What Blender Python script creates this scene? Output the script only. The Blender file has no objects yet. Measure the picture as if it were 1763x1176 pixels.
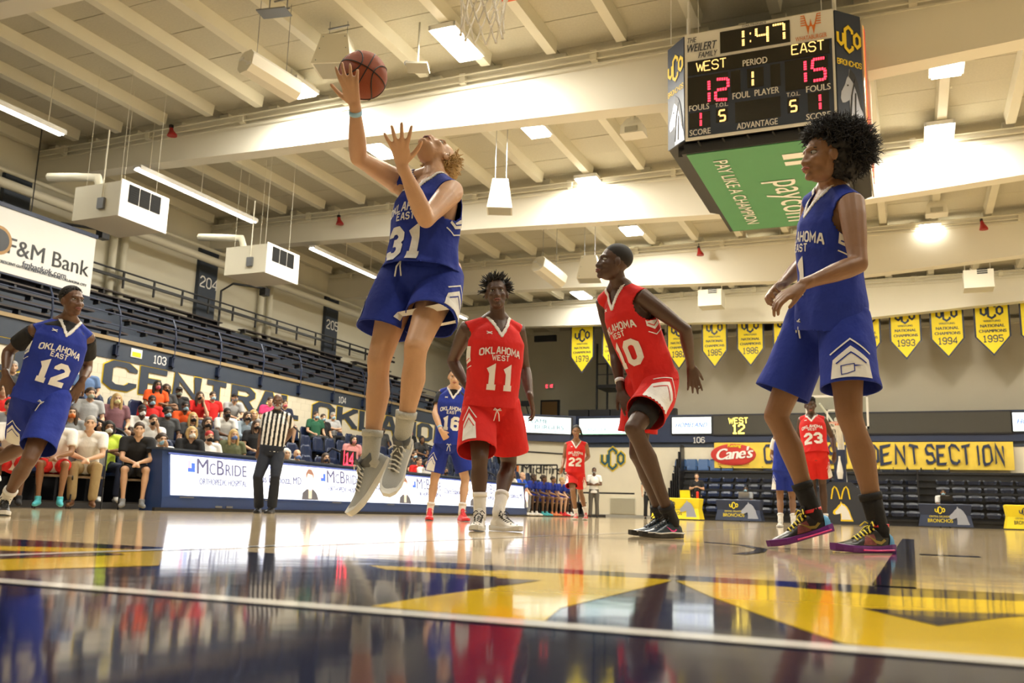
import bpy, bmesh, math, random
import numpy as np
from mathutils import Vector, Matrix
from mathutils.bvhtree import BVHTree
random.seed(7); RNG = np.random.default_rng(7)
S = bpy.context.scene; COL = S.collection
PI = math.pi
A3 = lambda *a: np.array(a, float)

# ------------------------------------------------------------------ camera
W_, H_ = 1763., 1176.; CX, CY = W_/2, H_/2; FPX = 1575.; EYE = A3(0, 0, .14)
_s = .0285; _y0 = 855.; _a = math.atan(_s); _p = math.atan((_y0+_s*CX-CY)*math.cos(_a)/FPX)
def _cp(px, py): return A3((px-CX)/FPX, -(py-CY)/FPX, 1)
_up = A3(math.sin(_a)*math.cos(_p), math.cos(_a)*math.cos(_p), math.sin(_p))
_d = _cp(1572., _y0+_s*1572.); _d /= np.linalg.norm(_d); _d -= _up*(_d@_up); _d /= np.linalg.norm(_d)
_x = np.cross(_d, _up); _x = -_x if _x[0] < 0 else _x
ROT = np.array([_x, _d, _up])
def ray(px, py): return ROT@_cp(px, py)
def onx(px, py, X): r = ray(px, py); return EYE+r*X/r[0]
def ony(px, py, Y): r = ray(px, py); return EYE+r*Y/r[1]
def onz(px, py, Z=0.): r = ray(px, py); return EYE+r*(Z-EYE[2])/r[2]
def dep(px, py, D): return EYE+ray(px, py)*D
cam = bpy.data.cameras.new('camera'); co = bpy.data.objects.new('camera', cam); COL.objects.link(co)
cam.sensor_width = 36; cam.lens = 36*FPX/W_; cam.clip_start = .05; cam.clip_end = 200
M = Matrix.Identity(4)
for i in range(3): M[i][0], M[i][1], M[i][2], M[i][3] = ROT[i, 0], ROT[i, 1], -ROT[i, 2], EYE[i]
co.matrix_world = M; S.camera = co
cam.dof.use_dof = True; cam.dof.focus_distance = 5.2; cam.dof.aperture_fstop = 5.0

# ------------------------------------------------------------------ world, exposure
w = bpy.data.worlds.new('world'); S.world = w; w.use_nodes = True
bg = w.node_tree.nodes['Background']; bg.inputs[0].default_value = (1, .93, .78, 1); bg.inputs[1].default_value = .25
S.view_settings.view_transform = 'Standard'; S.view_settings.look = 'None'
S.view_settings.exposure = 0.6; S.view_settings.gamma = 1; S.view_settings.use_curve_mapping = False

# ------------------------------------------------------------------ lights
LAMP_W = 270.0      # hall lamps, each under its own fixture
# fixture centres (x, y, width x, length y)
LAMPZ = 9.3
_L = [(787, 76, .55, 1.3), (655, 260, .55, .95), (512, 153, .55, .8), (922, 224, .55, .8), (1012, 311, .62, .5), (1131, 440, .6, 1.3), (1087, 397, .6, .9), (1346, 420, .62, 1.2), (1630, 112, .62, 1.0), (1617, 233, .62, 1.3), (1600, 397, .6, 1.4), (1001, 508, .6, 1.3)]
LAMPS = [(float(onz(a, b, LAMPZ)[0]), float(onz(a, b, LAMPZ)[1]), c, d) for a, b, c, d in _L]+[(-2.0, 9.0, .6, 1.3), (-8.1, 8.4, .6, 1.3), (4.2, 9.0, .6, 1.3), (-2.0, 2.5, .6, 1.3), (-8.1, 2.5, .6, 1.3), (4.2, 2.5, .6, 1.3), (7.5, 16.0, .6, 1.3), (7.5, 24.0, .6, 1.3), (7.5, 32.0, .6, 1.3)]
def area(x, y, z, sx, sy, watts, col=(1, .95, .84), rot=(0, 0, 0)):
    l = bpy.data.lights.new('hall_lamp', 'AREA'); l.shape = 'RECTANGLE'; l.size = sx; l.size_y = sy; l.energy = watts; l.color = col
    o = bpy.data.objects.new('hall_lamp', l); COL.objects.link(o); o.location = (x, y, z); o.rotation_euler = rot; return o
for (x, y, sx, sy) in LAMPS: area(x, y, LAMPZ-.09, sx, sy, LAMP_W*(.25 if y > 34 else 1))

# ------------------------------------------------------------------ helpers
def nrm(v):
    v = np.asarray(v, float); n = np.linalg.norm(v); return v/n if n > 1e-9 else v
_mats = {}
def mat(name, col, rough=.6, metal=0., emis=0., coat=0., noise=0., nscale=8., bump=0., bscale=60., sheen=0., sss=0.):
    if name in _mats: return _mats[name]
    m = bpy.data.materials.new(name); m.use_nodes = True; nt = m.node_tree; b = nt.nodes['Principled BSDF']
    c = tuple(col)+(1,); b.inputs['Base Color'].default_value = c; b.inputs['Roughness'].default_value = rough; b.inputs['Metallic'].default_value = metal
    b.inputs['Coat Weight'].default_value = coat; b.inputs['Coat Roughness'].default_value = .08
    if sheen: b.inputs['Sheen Weight'].default_value = sheen
    if sss: b.inputs['Subsurface Weight'].default_value = sss; b.inputs['Subsurface Radius'].default_value = (.02, .008, .004)
    if emis: b.inputs['Emission Color'].default_value = c; b.inputs['Emission Strength'].default_value = emis
    if noise or bump:
        tc = nt.nodes.new('ShaderNodeTexCoord')
        if noise:
            n = nt.nodes.new('ShaderNodeTexNoise'); n.inputs['Scale'].default_value = nscale; n.inputs['Detail'].default_value = 4
            nt.links.new(tc.outputs['Object'], n.inputs['Vector'])
            mx = nt.nodes.new('ShaderNodeMixRGB'); mx.blend_type = 'MIX'
            mx.inputs[1].default_value = tuple(max(0, k*(1-noise)) for k in col)+(1,); mx.inputs[2].default_value = tuple(min(1, k*(1+noise)) for k in col)+(1,)
            nt.links.new(n.outputs['Fac'], mx.inputs[0]); nt.links.new(mx.outputs[0], b.inputs['Base Color'])
        if bump:
            n2 = nt.nodes.new('ShaderNodeTexNoise'); n2.inputs['Scale'].default_value = bscale; n2.inputs['Detail'].default_value = 3
            nt.links.new(tc.outputs['Object'], n2.inputs['Vector'])
            bp = nt.nodes.new('ShaderNodeBump'); bp.inputs['Strength'].default_value = bump; bp.inputs['Distance'].default_value = .02
            nt.links.new(n2.outputs['Fac'], bp.inputs['Height']); nt.links.new(bp.outputs[0], b.inputs['Normal'])
    _mats[name] = m; return m
def wmat(o):
    M = o.matrix_basis
    if o.parent: M = wmat(o.parent) @ o.matrix_parent_inverse @ M
    return M
def adopt(o, parent):
    o.parent = parent; o.matrix_parent_inverse = wmat(parent).inverted()
def tag(o, label=None, cat=None, group=None, kind=None):
    if label: o['label'] = label
    if cat: o['category'] = cat
    if group: o['group'] = group
    if kind: o['kind'] = kind
    return o
def thing(name, label, cat, loc=(0, 0, 0), rz=0, group=None):
    o = bpy.data.objects.new(name, None); COL.objects.link(o); o.location = [float(k) for k in loc]; o.rotation_euler = (0, 0, rz); o.empty_display_size = .2
    return tag(o, label, cat, group)
class MB:
    def __init__(s): s.v = []; s.f = []; s.m = []; s.n = 0
    def add(s, vs, fs, mi=0):
        vs = np.asarray(vs, float).reshape(-1, 3); s.v.append(vs); s.f += [tuple(int(i)+s.n for i in f) for f in fs]; s.m += [mi]*len(fs); s.n += len(vs)
    def box(s, x0, x1, y0, y1, z0, z1, mi=0):
        s.add([(x, y, z) for x in (x0, x1) for y in (y0, y1) for z in (z0, z1)], [(0, 1, 3, 2), (4, 6, 7, 5), (0, 4, 5, 1), (2, 3, 7, 6), (0, 2, 6, 4), (1, 5, 7, 3)], mi)
    def obox(s, c, ax, mi=0):
        c = np.asarray(c); a, b, d = [np.asarray(k, float) for k in ax]
        s.add([c+i*a+j*b+k*d for i in (-1, 1) for j in (-1, 1) for k in (-1, 1)], [(0, 1, 3, 2), (4, 6, 7, 5), (0, 4, 5, 1), (2, 3, 7, 6), (0, 2, 6, 4), (1, 5, 7, 3)], mi)
    def loft(s, rings, mi=0, cap=True):
        n = len(rings[0]); vs = np.concatenate([np.asarray(r) for r in rings]); fs = []
        for i in range(len(rings)-1):
            for j in range(n): fs.append((i*n+j, i*n+(j+1) % n, (i+1)*n+(j+1) % n, (i+1)*n+j))
        if cap: fs.append(tuple(range(n))[::-1]); fs.append(tuple((len(rings)-1)*n+j for j in range(n)))
        s.add(vs, fs, mi)
    def tube(s, pts, r, n=8, mi=0, cap='flat', ref=None):
        """r: number, list, or list of (a, b): half width along ref, half depth across"""
        pts = [np.asarray(p, float) for p in pts]; k = len(pts)
        rr = [r]*k if np.isscalar(r) else list(r); rr = [(q, q) if np.isscalar(q) else q for q in rr]
        rings = []; prev = ref
        for i in range(k):
            t = nrm(pts[min(i+1, k-1)]-pts[max(i-1, 0)])
            if prev is None: prev = A3(0, 0, 1) if abs(t[2]) < .9 else A3(1, 0, 0)
            a = nrm(np.asarray(prev)-t*(np.asarray(prev)@t)); b = np.cross(t, a)
            if ref is None: prev = a
            ang = np.arange(n)*2*PI/n
            rings.append((pts[i], a, b, rr[i], t))
        mk = lambda q, sc, off: q[0]+q[4]*off+np.outer(np.cos(np.arange(n)*2*PI/n), q[1])*q[3][0]*sc+np.outer(np.sin(np.arange(n)*2*PI/n), q[2])*q[3][1]*sc
        out = []
        if cap == 'round':
            q = rings[0]; m = (q[3][0]+q[3][1])/2
            for th in (80, 55, 30): out.append(mk(q, math.cos(math.radians(th)), -m*math.sin(math.radians(th))))
        out += [mk(q, 1, 0) for q in rings]
        if cap == 'round':
            q = rings[-1]; m = (q[3][0]+q[3][1])/2
            for th in (30, 55, 80): out.append(mk(q, math.cos(math.radians(th)), m*math.sin(math.radians(th))))
        s.loft(out, mi, cap is not None)
    def ell(s, c, r, ax=None, nu=14, nv=9, mi=0):
        c = np.asarray(c, float); r = (r, r, r) if np.isscalar(r) else r
        ax = np.eye(3) if ax is None else np.array([nrm(a) for a in ax])
        rings = []
        for i in range(nv+1):
            th = PI*(i+.0)/nv; th = min(max(th, .06), PI-.06)
            ring = np.stack([np.cos(np.arange(nu)*2*PI/nu)*math.sin(th)*r[0], np.sin(np.arange(nu)*2*PI/nu)*math.sin(th)*r[1], np.full(nu, -math.cos(th)*r[2])], 1)
            rings.append(c+ring@ax)
        s.loft(rings, mi)
    def prism(s, pts, o, u, v, d, mi=0):
        """closed 2D outline pts in the plane o,u,v pushed out by vector d"""
        o = np.asarray(o, float); u = np.asarray(u, float); v = np.asarray(v, float); d = np.asarray(d, float)
        P = np.array([o+p[0]*u+p[1]*v for p in pts]); n = len(P)
        s.add(np.concatenate([P, P+d]), [tuple(range(n))[::-1], tuple(range(n, 2*n))]+[(i, (i+1) % n, (i+1) % n+n, i+n) for i in range(n)], mi)
    def mesh(s, name='mesh'):
        me = bpy.data.meshes.new(name); v = np.concatenate(s.v) if s.v else np.zeros((0, 3)); me.from_pydata(v.tolist(), [], s.f); return me
    def build(s, name, mats, parent=None, smooth=False, label=None, kind=None, fix=False):
        me = s.mesh(name); mats = mats if isinstance(mats, (list, tuple)) else [mats]
        for m in mats: me.materials.append(m)
        if len(mats) > 1: me.polygons.foreach_set('material_index', s.m)
        if fix:
            bm = bmesh.new(); bm.from_mesh(me); bmesh.ops.recalc_face_normals(bm, faces=bm.faces); bm.to_mesh(me); bm.free()
        if smooth: me.polygons.foreach_set('use_smooth', [True]*len(me.polygons))
        o = bpy.data.objects.new(name, me); COL.objects.link(o)
        if parent is not None: adopt(o, parent)
        tag(o, label, None, None, kind); return o
def dup(root, loc, rz, label=None, group=None, ov=None):
    """copy a thing, its parts and their sub-parts; ov maps part name -> material put on the copy"""
    def cp(o, par):
        c = o.copy(); COL.objects.link(c)
        if par is not None: c.parent = par; c.matrix_parent_inverse = o.matrix_parent_inverse.copy()
        return c
    r = cp(root, None); r.location = [float(k) for k in loc]; r.rotation_euler = (0, 0, rz)
    if label: r['label'] = label
    if group: r['group'] = group
    def rec(a, b):
        for ch in list(a.children):
            c = cp(ch, b)
            if ov:
                m = ov.get(ch.name.split('.')[0])
                if m:
                    c.material_slots[0].link = 'OBJECT'; c.material_slots[0].material = m
            rec(ch, c)
    rec(root, r); return r
TMP = bpy.data.scenes.new('tmp')
def evalmesh(ob):
    TMP.collection.objects.link(ob); TMP.view_layers[0].update(); dg = TMP.view_layers[0].depsgraph
    me = bpy.data.meshes.new_from_object(ob.evaluated_get(dg)); TMP.collection.objects.unlink(ob); return me
def arrays(me):
    v = np.empty(len(me.vertices)*3); me.vertices.foreach_get('co', v); v = v.reshape(-1, 3)
    return v, [tuple(p.vertices) for p in me.polygons]
def vox(mb, size, smooth=4, fac=.6):
    """one continuous skin around overlapping closed shapes"""
    me = mb.mesh(); bm = bmesh.new(); bm.from_mesh(me); bmesh.ops.recalc_face_normals(bm, faces=bm.faces); bm.to_mesh(me); bm.free()
    ob = bpy.data.objects.new('tmp', me)
    m = ob.modifiers.new('r', 'REMESH'); m.mode = 'VOXEL'; m.voxel_size = size; m.adaptivity = 0
    if smooth: q = ob.modifiers.new('s', 'SMOOTH'); q.iterations = smooth; q.factor = fac
    out = evalmesh(ob); bpy.data.objects.remove(ob); bpy.data.meshes.remove(me); r = arrays(out); bpy.data.meshes.remove(out); return r
def put(name, v, f, m, parent=None, smooth=True, thick=0, label=None, kind=None, mi=None):
    me = bpy.data.meshes.new(name); me.from_pydata(np.asarray(v).tolist(), [], f)
    for k in (m if isinstance(m, (list, tuple)) else [m]): me.materials.append(k)
    if mi is not None: me.polygons.foreach_set('material_index', mi)
    if smooth: me.polygons.foreach_set('use_smooth', [True]*len(me.polygons))
    o = bpy.data.objects.new(name, me); COL.objects.link(o)
    if parent is not None: adopt(o, parent)
    if thick: q = o.modifiers.new('thickness', 'SOLIDIFY'); q.thickness = thick; q.offset = -1
    tag(o, label, None, None, kind); return o
def bake(o):
    """apply modifiers of an object (thickness, bevel) into its mesh"""
    me = evalmesh(o); o.modifiers.clear(); o.data = me

# ------------------------------------------------------------------ lettering: 2D shapes (verts, faces)
def text2d(s, size=1., bold=0., ax='LEFT', shear=0., sp=1.):
    c = bpy.data.curves.new('t', 'FONT'); c.body = s; c.size = size; c.align_x = ax; c.shear = shear; c.space_character = sp; c.resolution_u = 3
    ob = bpy.data.objects.new('t', c); me = evalmesh(ob); v, f = arrays(me); bpy.data.objects.remove(ob); bpy.data.curves.remove(c); bpy.data.meshes.remove(me); v = v[:, :2].copy()
    if bold: n = len(v); b = bold if size < .9 or size > 1 else bold*.6; v = np.concatenate([v-[b, 0], v+[b, 0], v]); f = f+[tuple(i+n for i in q) for q in f]+[tuple(i+2*n for i in q) for q in f]
    return v, f
G = {'A': [[(0, 0), (1.6, 6), (2.4, 6), (4, 0)], [(.7, 2), (3.3, 2)]], 'B': [[(0, 0), (0, 6), (3, 6), (4, 5), (4, 4), (3.2, 3.1), (0, 3.1)], [(3.2, 3.1), (4, 2.2), (4, 1), (3, 0), (0, 0)]],
     'C': [[(4, 1.6), (4, 1), (3, 0), (1, 0), (0, 1), (0, 5), (1, 6), (3, 6), (4, 5), (4, 4.4)]], 'D': [[(0, 0), (0, 6), (2.8, 6), (4, 4.8), (4, 1.2), (2.8, 0), (0, 0)]],
     'E': [[(4, 0), (0, 0), (0, 6), (4, 6)], [(0, 3.1), (3, 3.1)]], 'F': [[(0, 0), (0, 6), (4, 6)], [(0, 3.1), (3, 3.1)]], 'G': [[(4, 4.4), (4, 5), (3, 6), (1, 6), (0, 5), (0, 1), (1, 0), (3, 0), (4, 1), (4, 3), (2.3, 3)]],
     'H': [[(0, 0), (0, 6)], [(4, 0), (4, 6)], [(0, 3.1), (4, 3.1)]], 'I': [[(2, 0), (2, 6)]], 'K': [[(0, 0), (0, 6)], [(4, 6), (.4, 2.6)], [(1.5, 3.6), (4, 0)]], 'L': [[(0, 6), (0, 0), (4, 0)]],
     'M': [[(0, 0), (0, 6), (2.2, 2), (4.4, 6), (4.4, 0)]], 'N': [[(0, 0), (0, 6), (4, 0), (4, 6)]], 'O': [[(0, 1), (1, 0), (3, 0), (4, 1), (4, 5), (3, 6), (1, 6), (0, 5), (0, 1)]],
     'P': [[(0, 0), (0, 6), (3, 6), (4, 5), (4, 3.8), (3, 2.8), (0, 2.8)]], 'R': [[(0, 0), (0, 6), (3, 6), (4, 5), (4, 4), (3, 3), (0, 3)], [(2.2, 3), (4, 0)]],
     'S': [[(0, 1.4), (0, 1), (1, 0), (3, 0), (4, 1), (4, 2.2), (3, 3.1), (1, 3.1), (0, 4), (0, 5), (1, 6), (3, 6), (4, 5), (4, 4.6)]], 'T': [[(0, 6), (4, 6)], [(2, 6), (2, 0)]],
     'U': [[(0, 6), (0, 1), (1, 0), (3, 0), (4, 1), (4, 6)]], 'V': [[(0, 6), (2, 0), (4, 6)]], 'W': [[(0, 6), (1.2, 0), (2.4, 4.6), (3.6, 0), (4.8, 6)]], 'Y': [[(0, 6), (2, 3), (4, 6)], [(2, 3), (2, 0)]],
     '0': [[(0, 1), (1, 0), (2.6, 0), (3.6, 1), (3.6, 5), (2.6, 6), (1, 6), (0, 5), (0, 1)]], '1': [[(.4, 4.9), (1.6, 5.7), (1.6, 0)], [(.3, 0), (2.9, 0)]],
     '2': [[(0, 4.5), (0, 5), (1, 6), (2.6, 6), (3.6, 5), (3.6, 3.9), (0, 1), (0, 0), (3.8, 0)]], '3': [[(0, 4.7), (0, 5), (1, 6), (2.6, 6), (3.6, 5), (3.6, 4), (2.7, 3.1), (1.4, 3.1)], [(2.7, 3.1), (3.6, 2.2), (3.6, 1), (2.6, 0), (1, 0), (0, 1), (0, 1.4)]],
     '4': [[(3, 0), (3, 6), (0, 2.2), (0, 1.8), (4, 1.8)]], '5': [[(3.6, 6), (0, 6), (0, 3.4), (2.6, 3.4), (3.6, 2.6), (3.6, 1), (2.6, 0), (1, 0), (0, 1)]],
     '6': [[(3.6, 5), (2.6, 6), (1, 6), (0, 5), (0, 1), (1, 0), (2.6, 0), (3.6, 1), (3.6, 2.4), (2.6, 3.3), (0, 3.3)]], '7': [[(0, 6), (3.6, 6), (1.4, 0)]],
     '8': [[(1, 3.1), (0, 4), (0, 5), (1, 6), (2.6, 6), (3.6, 5), (3.6, 4), (2.6, 3.1), (1, 3.1), (0, 2.2), (0, 1), (1, 0), (2.6, 0), (3.6, 1), (3.6, 2.2), (2.6, 3.1)]],
     '9': [[(0, 1), (1, 0), (2.6, 0), (3.6, 1), (3.6, 5), (2.6, 6), (1, 6), (0, 5), (0, 3.6), (1, 2.7), (3.6, 2.7)]], '.': [[(0, 0), (.5, 0)]], ':': [[(0, 1.4), (.6, 1.4)], [(0, 4.4), (.6, 4.4)]], '-': [[(0, 3), (2, 3)]], ' ': []}
def stroke(line, t, out_v, out_f):
    P = [A3(*p) for p in line]; closed = np.allclose(P[0], P[-1]); n = len(P); L = []; R = []
    for i in range(n):
        a = P[i]-P[i-1] if i > 0 else (P[0]-P[-2] if closed else None); b = P[i+1]-P[i] if i < n-1 else (P[1]-P[0] if closed else None)
        a = nrm(a) if a is not None else nrm(b); b = nrm(b) if b is not None else a
        na = A3(-a[1], a[0]); nb = A3(-b[1], b[0]); m = nrm(na+nb); k = min(1/max(m@na, .35), 2.2); L.append(P[i]+m*k*t/2); R.append(P[i]-m*k*t/2)
    b0 = len(out_v); out_v += [p for q in zip(L, R) for p in q]
    for i in range(n-1): out_f.append((b0+2*i, b0+2*i+1, b0+2*i+3, b0+2*i+2))
ORD = ['first', 'second', 'third', 'fourth', 'fifth', 'sixth', 'seventh', 'eighth', 'ninth', 'tenth', 'eleventh', 'twelfth', 'thirteenth', 'fourteenth', 'fifteenth', 'sixteenth', 'seventeenth', 'eighteenth', 'nineteenth', 'twentieth', 'twenty-first', 'twenty-second', 'twenty-third', 'twenty-fourth']
def fitw(s, w, h, bold=0., ax='CENTER', shear=0.):
    """lettering scaled to width w and capital height h"""
    V, F = text2d(s, 1., bold, 'LEFT', shear); V = V.copy(); x0, x1 = V[:, 0].min(), V[:, 0].max(); V[:, 0] = (V[:, 0]-x0)*w/(x1-x0)-(w/2 if ax == 'CENTER' else 0); V[:, 1] *= h/.729; return V, F
def block(s, h=1., t=1.1, serif=0., gap=1.4, ax='C', wide=1.):
    """blocky sport lettering, cap height h; t stroke thickness on a 6-unit-high grid"""
    V = []; F = []; x = 0
    for ch in s:
        g = G.get(ch, []); wd = max([p[0] for l in g for p in l], default=2.2)
        for l in g:
            v = []; f = []; stroke(l, t, v, f)
            if serif:
                for e, q in ((l[0], l[1]), (l[-1], l[-2])):
                    if l[0] != l[-1] and e[1] in (0, 6) and abs(q[1]-e[1]) > .5: stroke([(e[0]-serif, e[1]), (e[0]+serif, e[1])], t*.8, v, f)
                if ch in 'BDPEFLR' :
                    for yy in (0, 6):
                        if (0, yy) in l: stroke([(-serif, yy), (.4, yy)], t*.8, v, f)
            b = len(V); V += [(p[0]+x, p[1]) for p in v]; F += [tuple(i+b for i in q) for q in f]
        x += wd+gap+(serif*1.2 if serif else 0)
    V = np.array(V)*h/6; V[:, 0] *= wide; tot = (x-gap)*h/6*wide
    if ax == 'C': V[:, 0] -= tot/2
    return V, F
def place(mb, sh, o, u, v, mi=0, off=0., n=None):
    V, F = sh; o = np.asarray(o, float); u = np.asarray(u, float); v = np.asarray(v, float)
    P = o+np.outer(V[:, 0], u)+np.outer(V[:, 1], v)
    if n is not None: P = P+np.asarray(n)*off
    mb.add(P, F, mi)
def lift(name, sh, o, u, v, d, m, parent, **k):
    """raised sign lettering: shape on the plane o,u,v, moved out by d"""
    mb = MB(); place(mb, sh, np.asarray(o, float)+np.asarray(d, float), u, v); mb.v[0] = mb.v[0]+np.outer(np.arange(len(mb.v[0]))*8e-6, nrm(d)); return mb.build(name, m, parent, **k)
def fine(sh, L):
    V, F = sh; bm = bmesh.new(); vs = [bm.verts.new((p[0], p[1], 0)) for p in V]
    for f in F:
        try: bm.faces.new([vs[i] for i in f])
        except ValueError: pass
    bmesh.ops.triangulate(bm, faces=bm.faces)
    for _ in range(6):
        es = [e for e in bm.edges if e.calc_length() > L]
        if not es: break
        bmesh.ops.subdivide_edges(bm, edges=es, cuts=1); bmesh.ops.triangulate(bm, faces=[f for f in bm.faces if len(f.verts) > 3])
    bm.verts.index_update(); V = np.array([v.co[:2] for v in bm.verts]); F = [tuple(v.index for v in f.verts) for f in bm.faces]; bm.free(); return V, F
def decal(name, sh, o, u, v, n, bvh, m, parent, off=.003, L=.02, reach=.5, label=None):
    """print on cloth: each point of the 2D shape is dropped along -n on to the cloth"""
    V, F = fine(sh, L); o = np.asarray(o, float); out = []; ok = []
    for p in V:
        q = o+p[0]*np.asarray(u)+p[1]*np.asarray(v)+np.asarray(n)*reach
        loc, nn, i, d = bvh.ray_cast(Vector(q), Vector(-np.asarray(n)), reach*2)
        if loc is None or np.array(nn)@np.asarray(n) < .02 or d > reach+.16: out.append(q); ok.append(False)
        else: out.append(np.array(loc)+nrm(np.array(nn)+np.asarray(n)*.6)*off); ok.append(True)
    F = [f for f in F if all(ok[i] for i in f)]
    if not F: return None
    return put(name, out, F, m, parent, smooth=False, label=label)
def uco2d(t=.8):
    """the three-letter monogram: U and O small, C tall with pointed ends"""
    def mk(lines, t):
        v = []; f = []
        for l in lines: stroke(l, t, v, f)
        return v, f
    U = [(-4.6, 4.6), (-4.6, 1.9), (-3.3, .9), (-2.3, 1.7), (-2.3, 4.6)]
    C = [(1.5, 1.2), (1.5, .2), (0, -.9), (-1.5, .2), (-1.5, 5.8), (0, 6.9), (1.5, 5.8), (1.5, 4.8)]
    O = [(2.3, 2.0), (3.5, 1.0), (4.7, 2.0), (4.7, 4.2), (3.5, 5.2), (2.3, 4.2), (2.3, 2.0)]
    v, f = mk([U, C, O], t); return (np.array(v)-A3(0, 3))/10., f
# ------------------------------------------------------------------ materials of the hall
CREAM = mat('cream_paint', (.72, .685, .55), .55, noise=.05, nscale=1.5, bump=.05, bscale=30)
CREAMB = mat('painted_block', (.78, .72, .57), .5, noise=.05, nscale=3)
BEIGE = mat('beige_block_wall', (.50, .46, .36), .7, noise=.04, nscale=1)
NAVY = mat('navy_paint', (.018, .030, .075), .45, noise=.2, nscale=3)
SLATE = mat('slate_blue_paint', (.036, .050, .078), .55, noise=.15, nscale=2)
DARK = mat('black_plastic', (.012, .012, .014), .4)
DARKB = mat('dark_bench_board', (.05, .035, .032), .5, noise=.3)
TAN = mat('tan_timber', (.36, .26, .13), .6, noise=.15, nscale=3)
WHITE = mat('white_paint', (.85, .84, .80), .5)
OFFW = mat('white_lettering', (.86, .85, .82), .6)
STEEL = mat('grey_steel', (.25, .26, .28), .4, .8)
DECK = mat('fibre_deck_panel', (.54, .505, .39), .85, noise=.12, nscale=22, bump=.5, bscale=70)
GIRD = mat('girder_paint', (.80, .77, .66), .5, noise=.03, nscale=1)
YEL = mat('yellow_print', (.92, .74, .02), .55)
YELB = mat('gold_print', (.95, .68, .02), .5)
GREENP = mat('green_print', (.05, .30, .10), .5)
GLOW = mat('lamp_glow', (1, .95, .85), emis=14)
TUBE = mat('tube_glow', (1, .97, .92), emis=7)
LEDW = mat('screen_white', (.84, .90, 1), emis=1.05)
LEDW2 = mat('screen_white_far', (.86, .96, 1), emis=.8)
AMBER = mat('led_amber', (1, .60, .18), emis=1.6)
REDL = mat('led_red', (1, .03, .06), emis=2.6)
PURP = mat('screen_grey_blue', (.13, .13, .26), emis=.25)
SCRB = mat('screen_blue', (.05, .12, .6), emis=.8)
SCRG = mat('screen_green', (.35, .85, .5), emis=1.0)
SCRS = mat('screen_skin', (.9, .6, .5), emis=.9)
SCRD = mat('screen_suit', (.10, .10, .12), emis=.3)
SCRH = mat('screen_hair', (.28, .14, .10), emis=.5)
SCRP = mat('screen_pink', (.9, .35, .5), emis=.9)

# floor: varnished maple strips
def floor_mat():
    m = bpy.data.materials.new('varnished_maple'); m.use_nodes = True; nt = m.node_tree; b = nt.nodes['Principled BSDF']; N = nt.nodes.new; L = nt.links.new
    tc = N('ShaderNodeTexCoord'); mp = N('ShaderNodeMapping'); mp.inputs['Rotation'].default_value = (0, 0, PI/2); L(tc.outputs['Object'], mp.inputs[0])
    br = N('ShaderNodeTexBrick'); br.inputs['Scale'].default_value = 1; br.inputs['Brick Width'].default_value = .9; br.inputs['Row Height'].default_value = .057
    br.inputs['Mortar Size'].default_value = .0012; br.inputs['Color1'].default_value = (.70, .55, .34, 1); br.inputs['Color2'].default_value = (.64, .49, .29, 1); br.inputs['Mortar'].default_value = (.50, .37, .20, 1)
    L(mp.outputs[0], br.inputs['Vector'])
    n = N('ShaderNodeTexNoise'); n.inputs['Scale'].default_value = 3; n.inputs['Detail'].default_value = 6; st = N('ShaderNodeMapping'); st.inputs['Scale'].default_value = (8, .6, 1); L(tc.outputs['Object'], st.inputs[0]); L(st.outputs[0], n.inputs['Vector'])
    mx = N('ShaderNodeMixRGB'); mx.blend_type = 'OVERLAY'; mx.inputs[0].default_value = .35; L(br.outputs['Color'], mx.inputs[1]); L(n.outputs['Fac'], mx.inputs[2]); L(mx.outputs[0], b.inputs['Base Color'])
    varnish(m); return m
def varnish(m, rough=.07):
    nt = m.node_tree; b = nt.nodes['Principled BSDF']; N = nt.nodes.new; L = nt.links.new
    b.inputs['Roughness'].default_value = .5; b.inputs['Specular IOR Level'].default_value = .0; b.inputs['Coat Weight'].default_value = .95; b.inputs['Coat IOR'].default_value = 1.46; b.inputs['Coat Roughness'].default_value = rough
    tc = N('ShaderNodeTexCoord'); n = N('ShaderNodeTexNoise'); n.inputs['Scale'].default_value = 5; n.inputs['Detail'].default_value = 2; L(tc.outputs['Object'], n.inputs['Vector'])
    bp = N('ShaderNodeBump'); bp.inputs['Strength'].default_value = .12; bp.inputs['Distance'].default_value = .004; L(n.outputs['Fac'], bp.inputs['Height']); L(bp.outputs[0], b.inputs['Coat Normal'])
WOOD = floor_mat()
FNAVY = mat('floor_navy_paint', (.010, .014, .045), .2); varnish(FNAVY)
FYEL = mat('floor_yellow_paint', (.86, .58, .02), .2); varnish(FYEL)
FWHT = mat('floor_white_paint', (.85, .84, .80), .2); varnish(FWHT)

# ------------------------------------------------------------------ floor
mb = MB(); mb.box(-24, 18, -8, 47, -.2, 0); floor = mb.build('floor', WOOD, kind='structure')
def flat(name, pts, m, z, label=None):
    v = [(p[0], p[1], z) for p in pts]; mb = MB(); n = len(v)
    a = sum(v[i][0]*v[(i+1) % n][1]-v[(i+1) % n][0]*v[i][1] for i in range(n))
    if a < 0: v = v[::-1]
    bm = bmesh.new(); f = bm.faces.new([bm.verts.new(p) for p in v]); bmesh.ops.triangulate(bm, faces=[f]); bm.verts.index_update()
    mb.add([list(q.co) for q in bm.verts], [tuple(q.index for q in g.verts) for g in bm.faces]); bm.free()
    return mb.build(name, m, floor, label=label)
BL = 2.22
flat('end_band', [(-24, -3), (18, -3), (18, BL), (-24, BL)], FNAVY, .001, 'navy painted band')
c1 = lambda *P: [onz(p[0]/1.959, 860+p[1]/1.959)[:2] for p in P]
c2 = lambda *P: [onz(863+p[0]/1.959, 860+p[1]/1.959)[:2] for p in P]
flat('letter', c1((-120, 156), (555, 172), (535, 225), (-120, 246)), FYEL, .0016)
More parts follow.
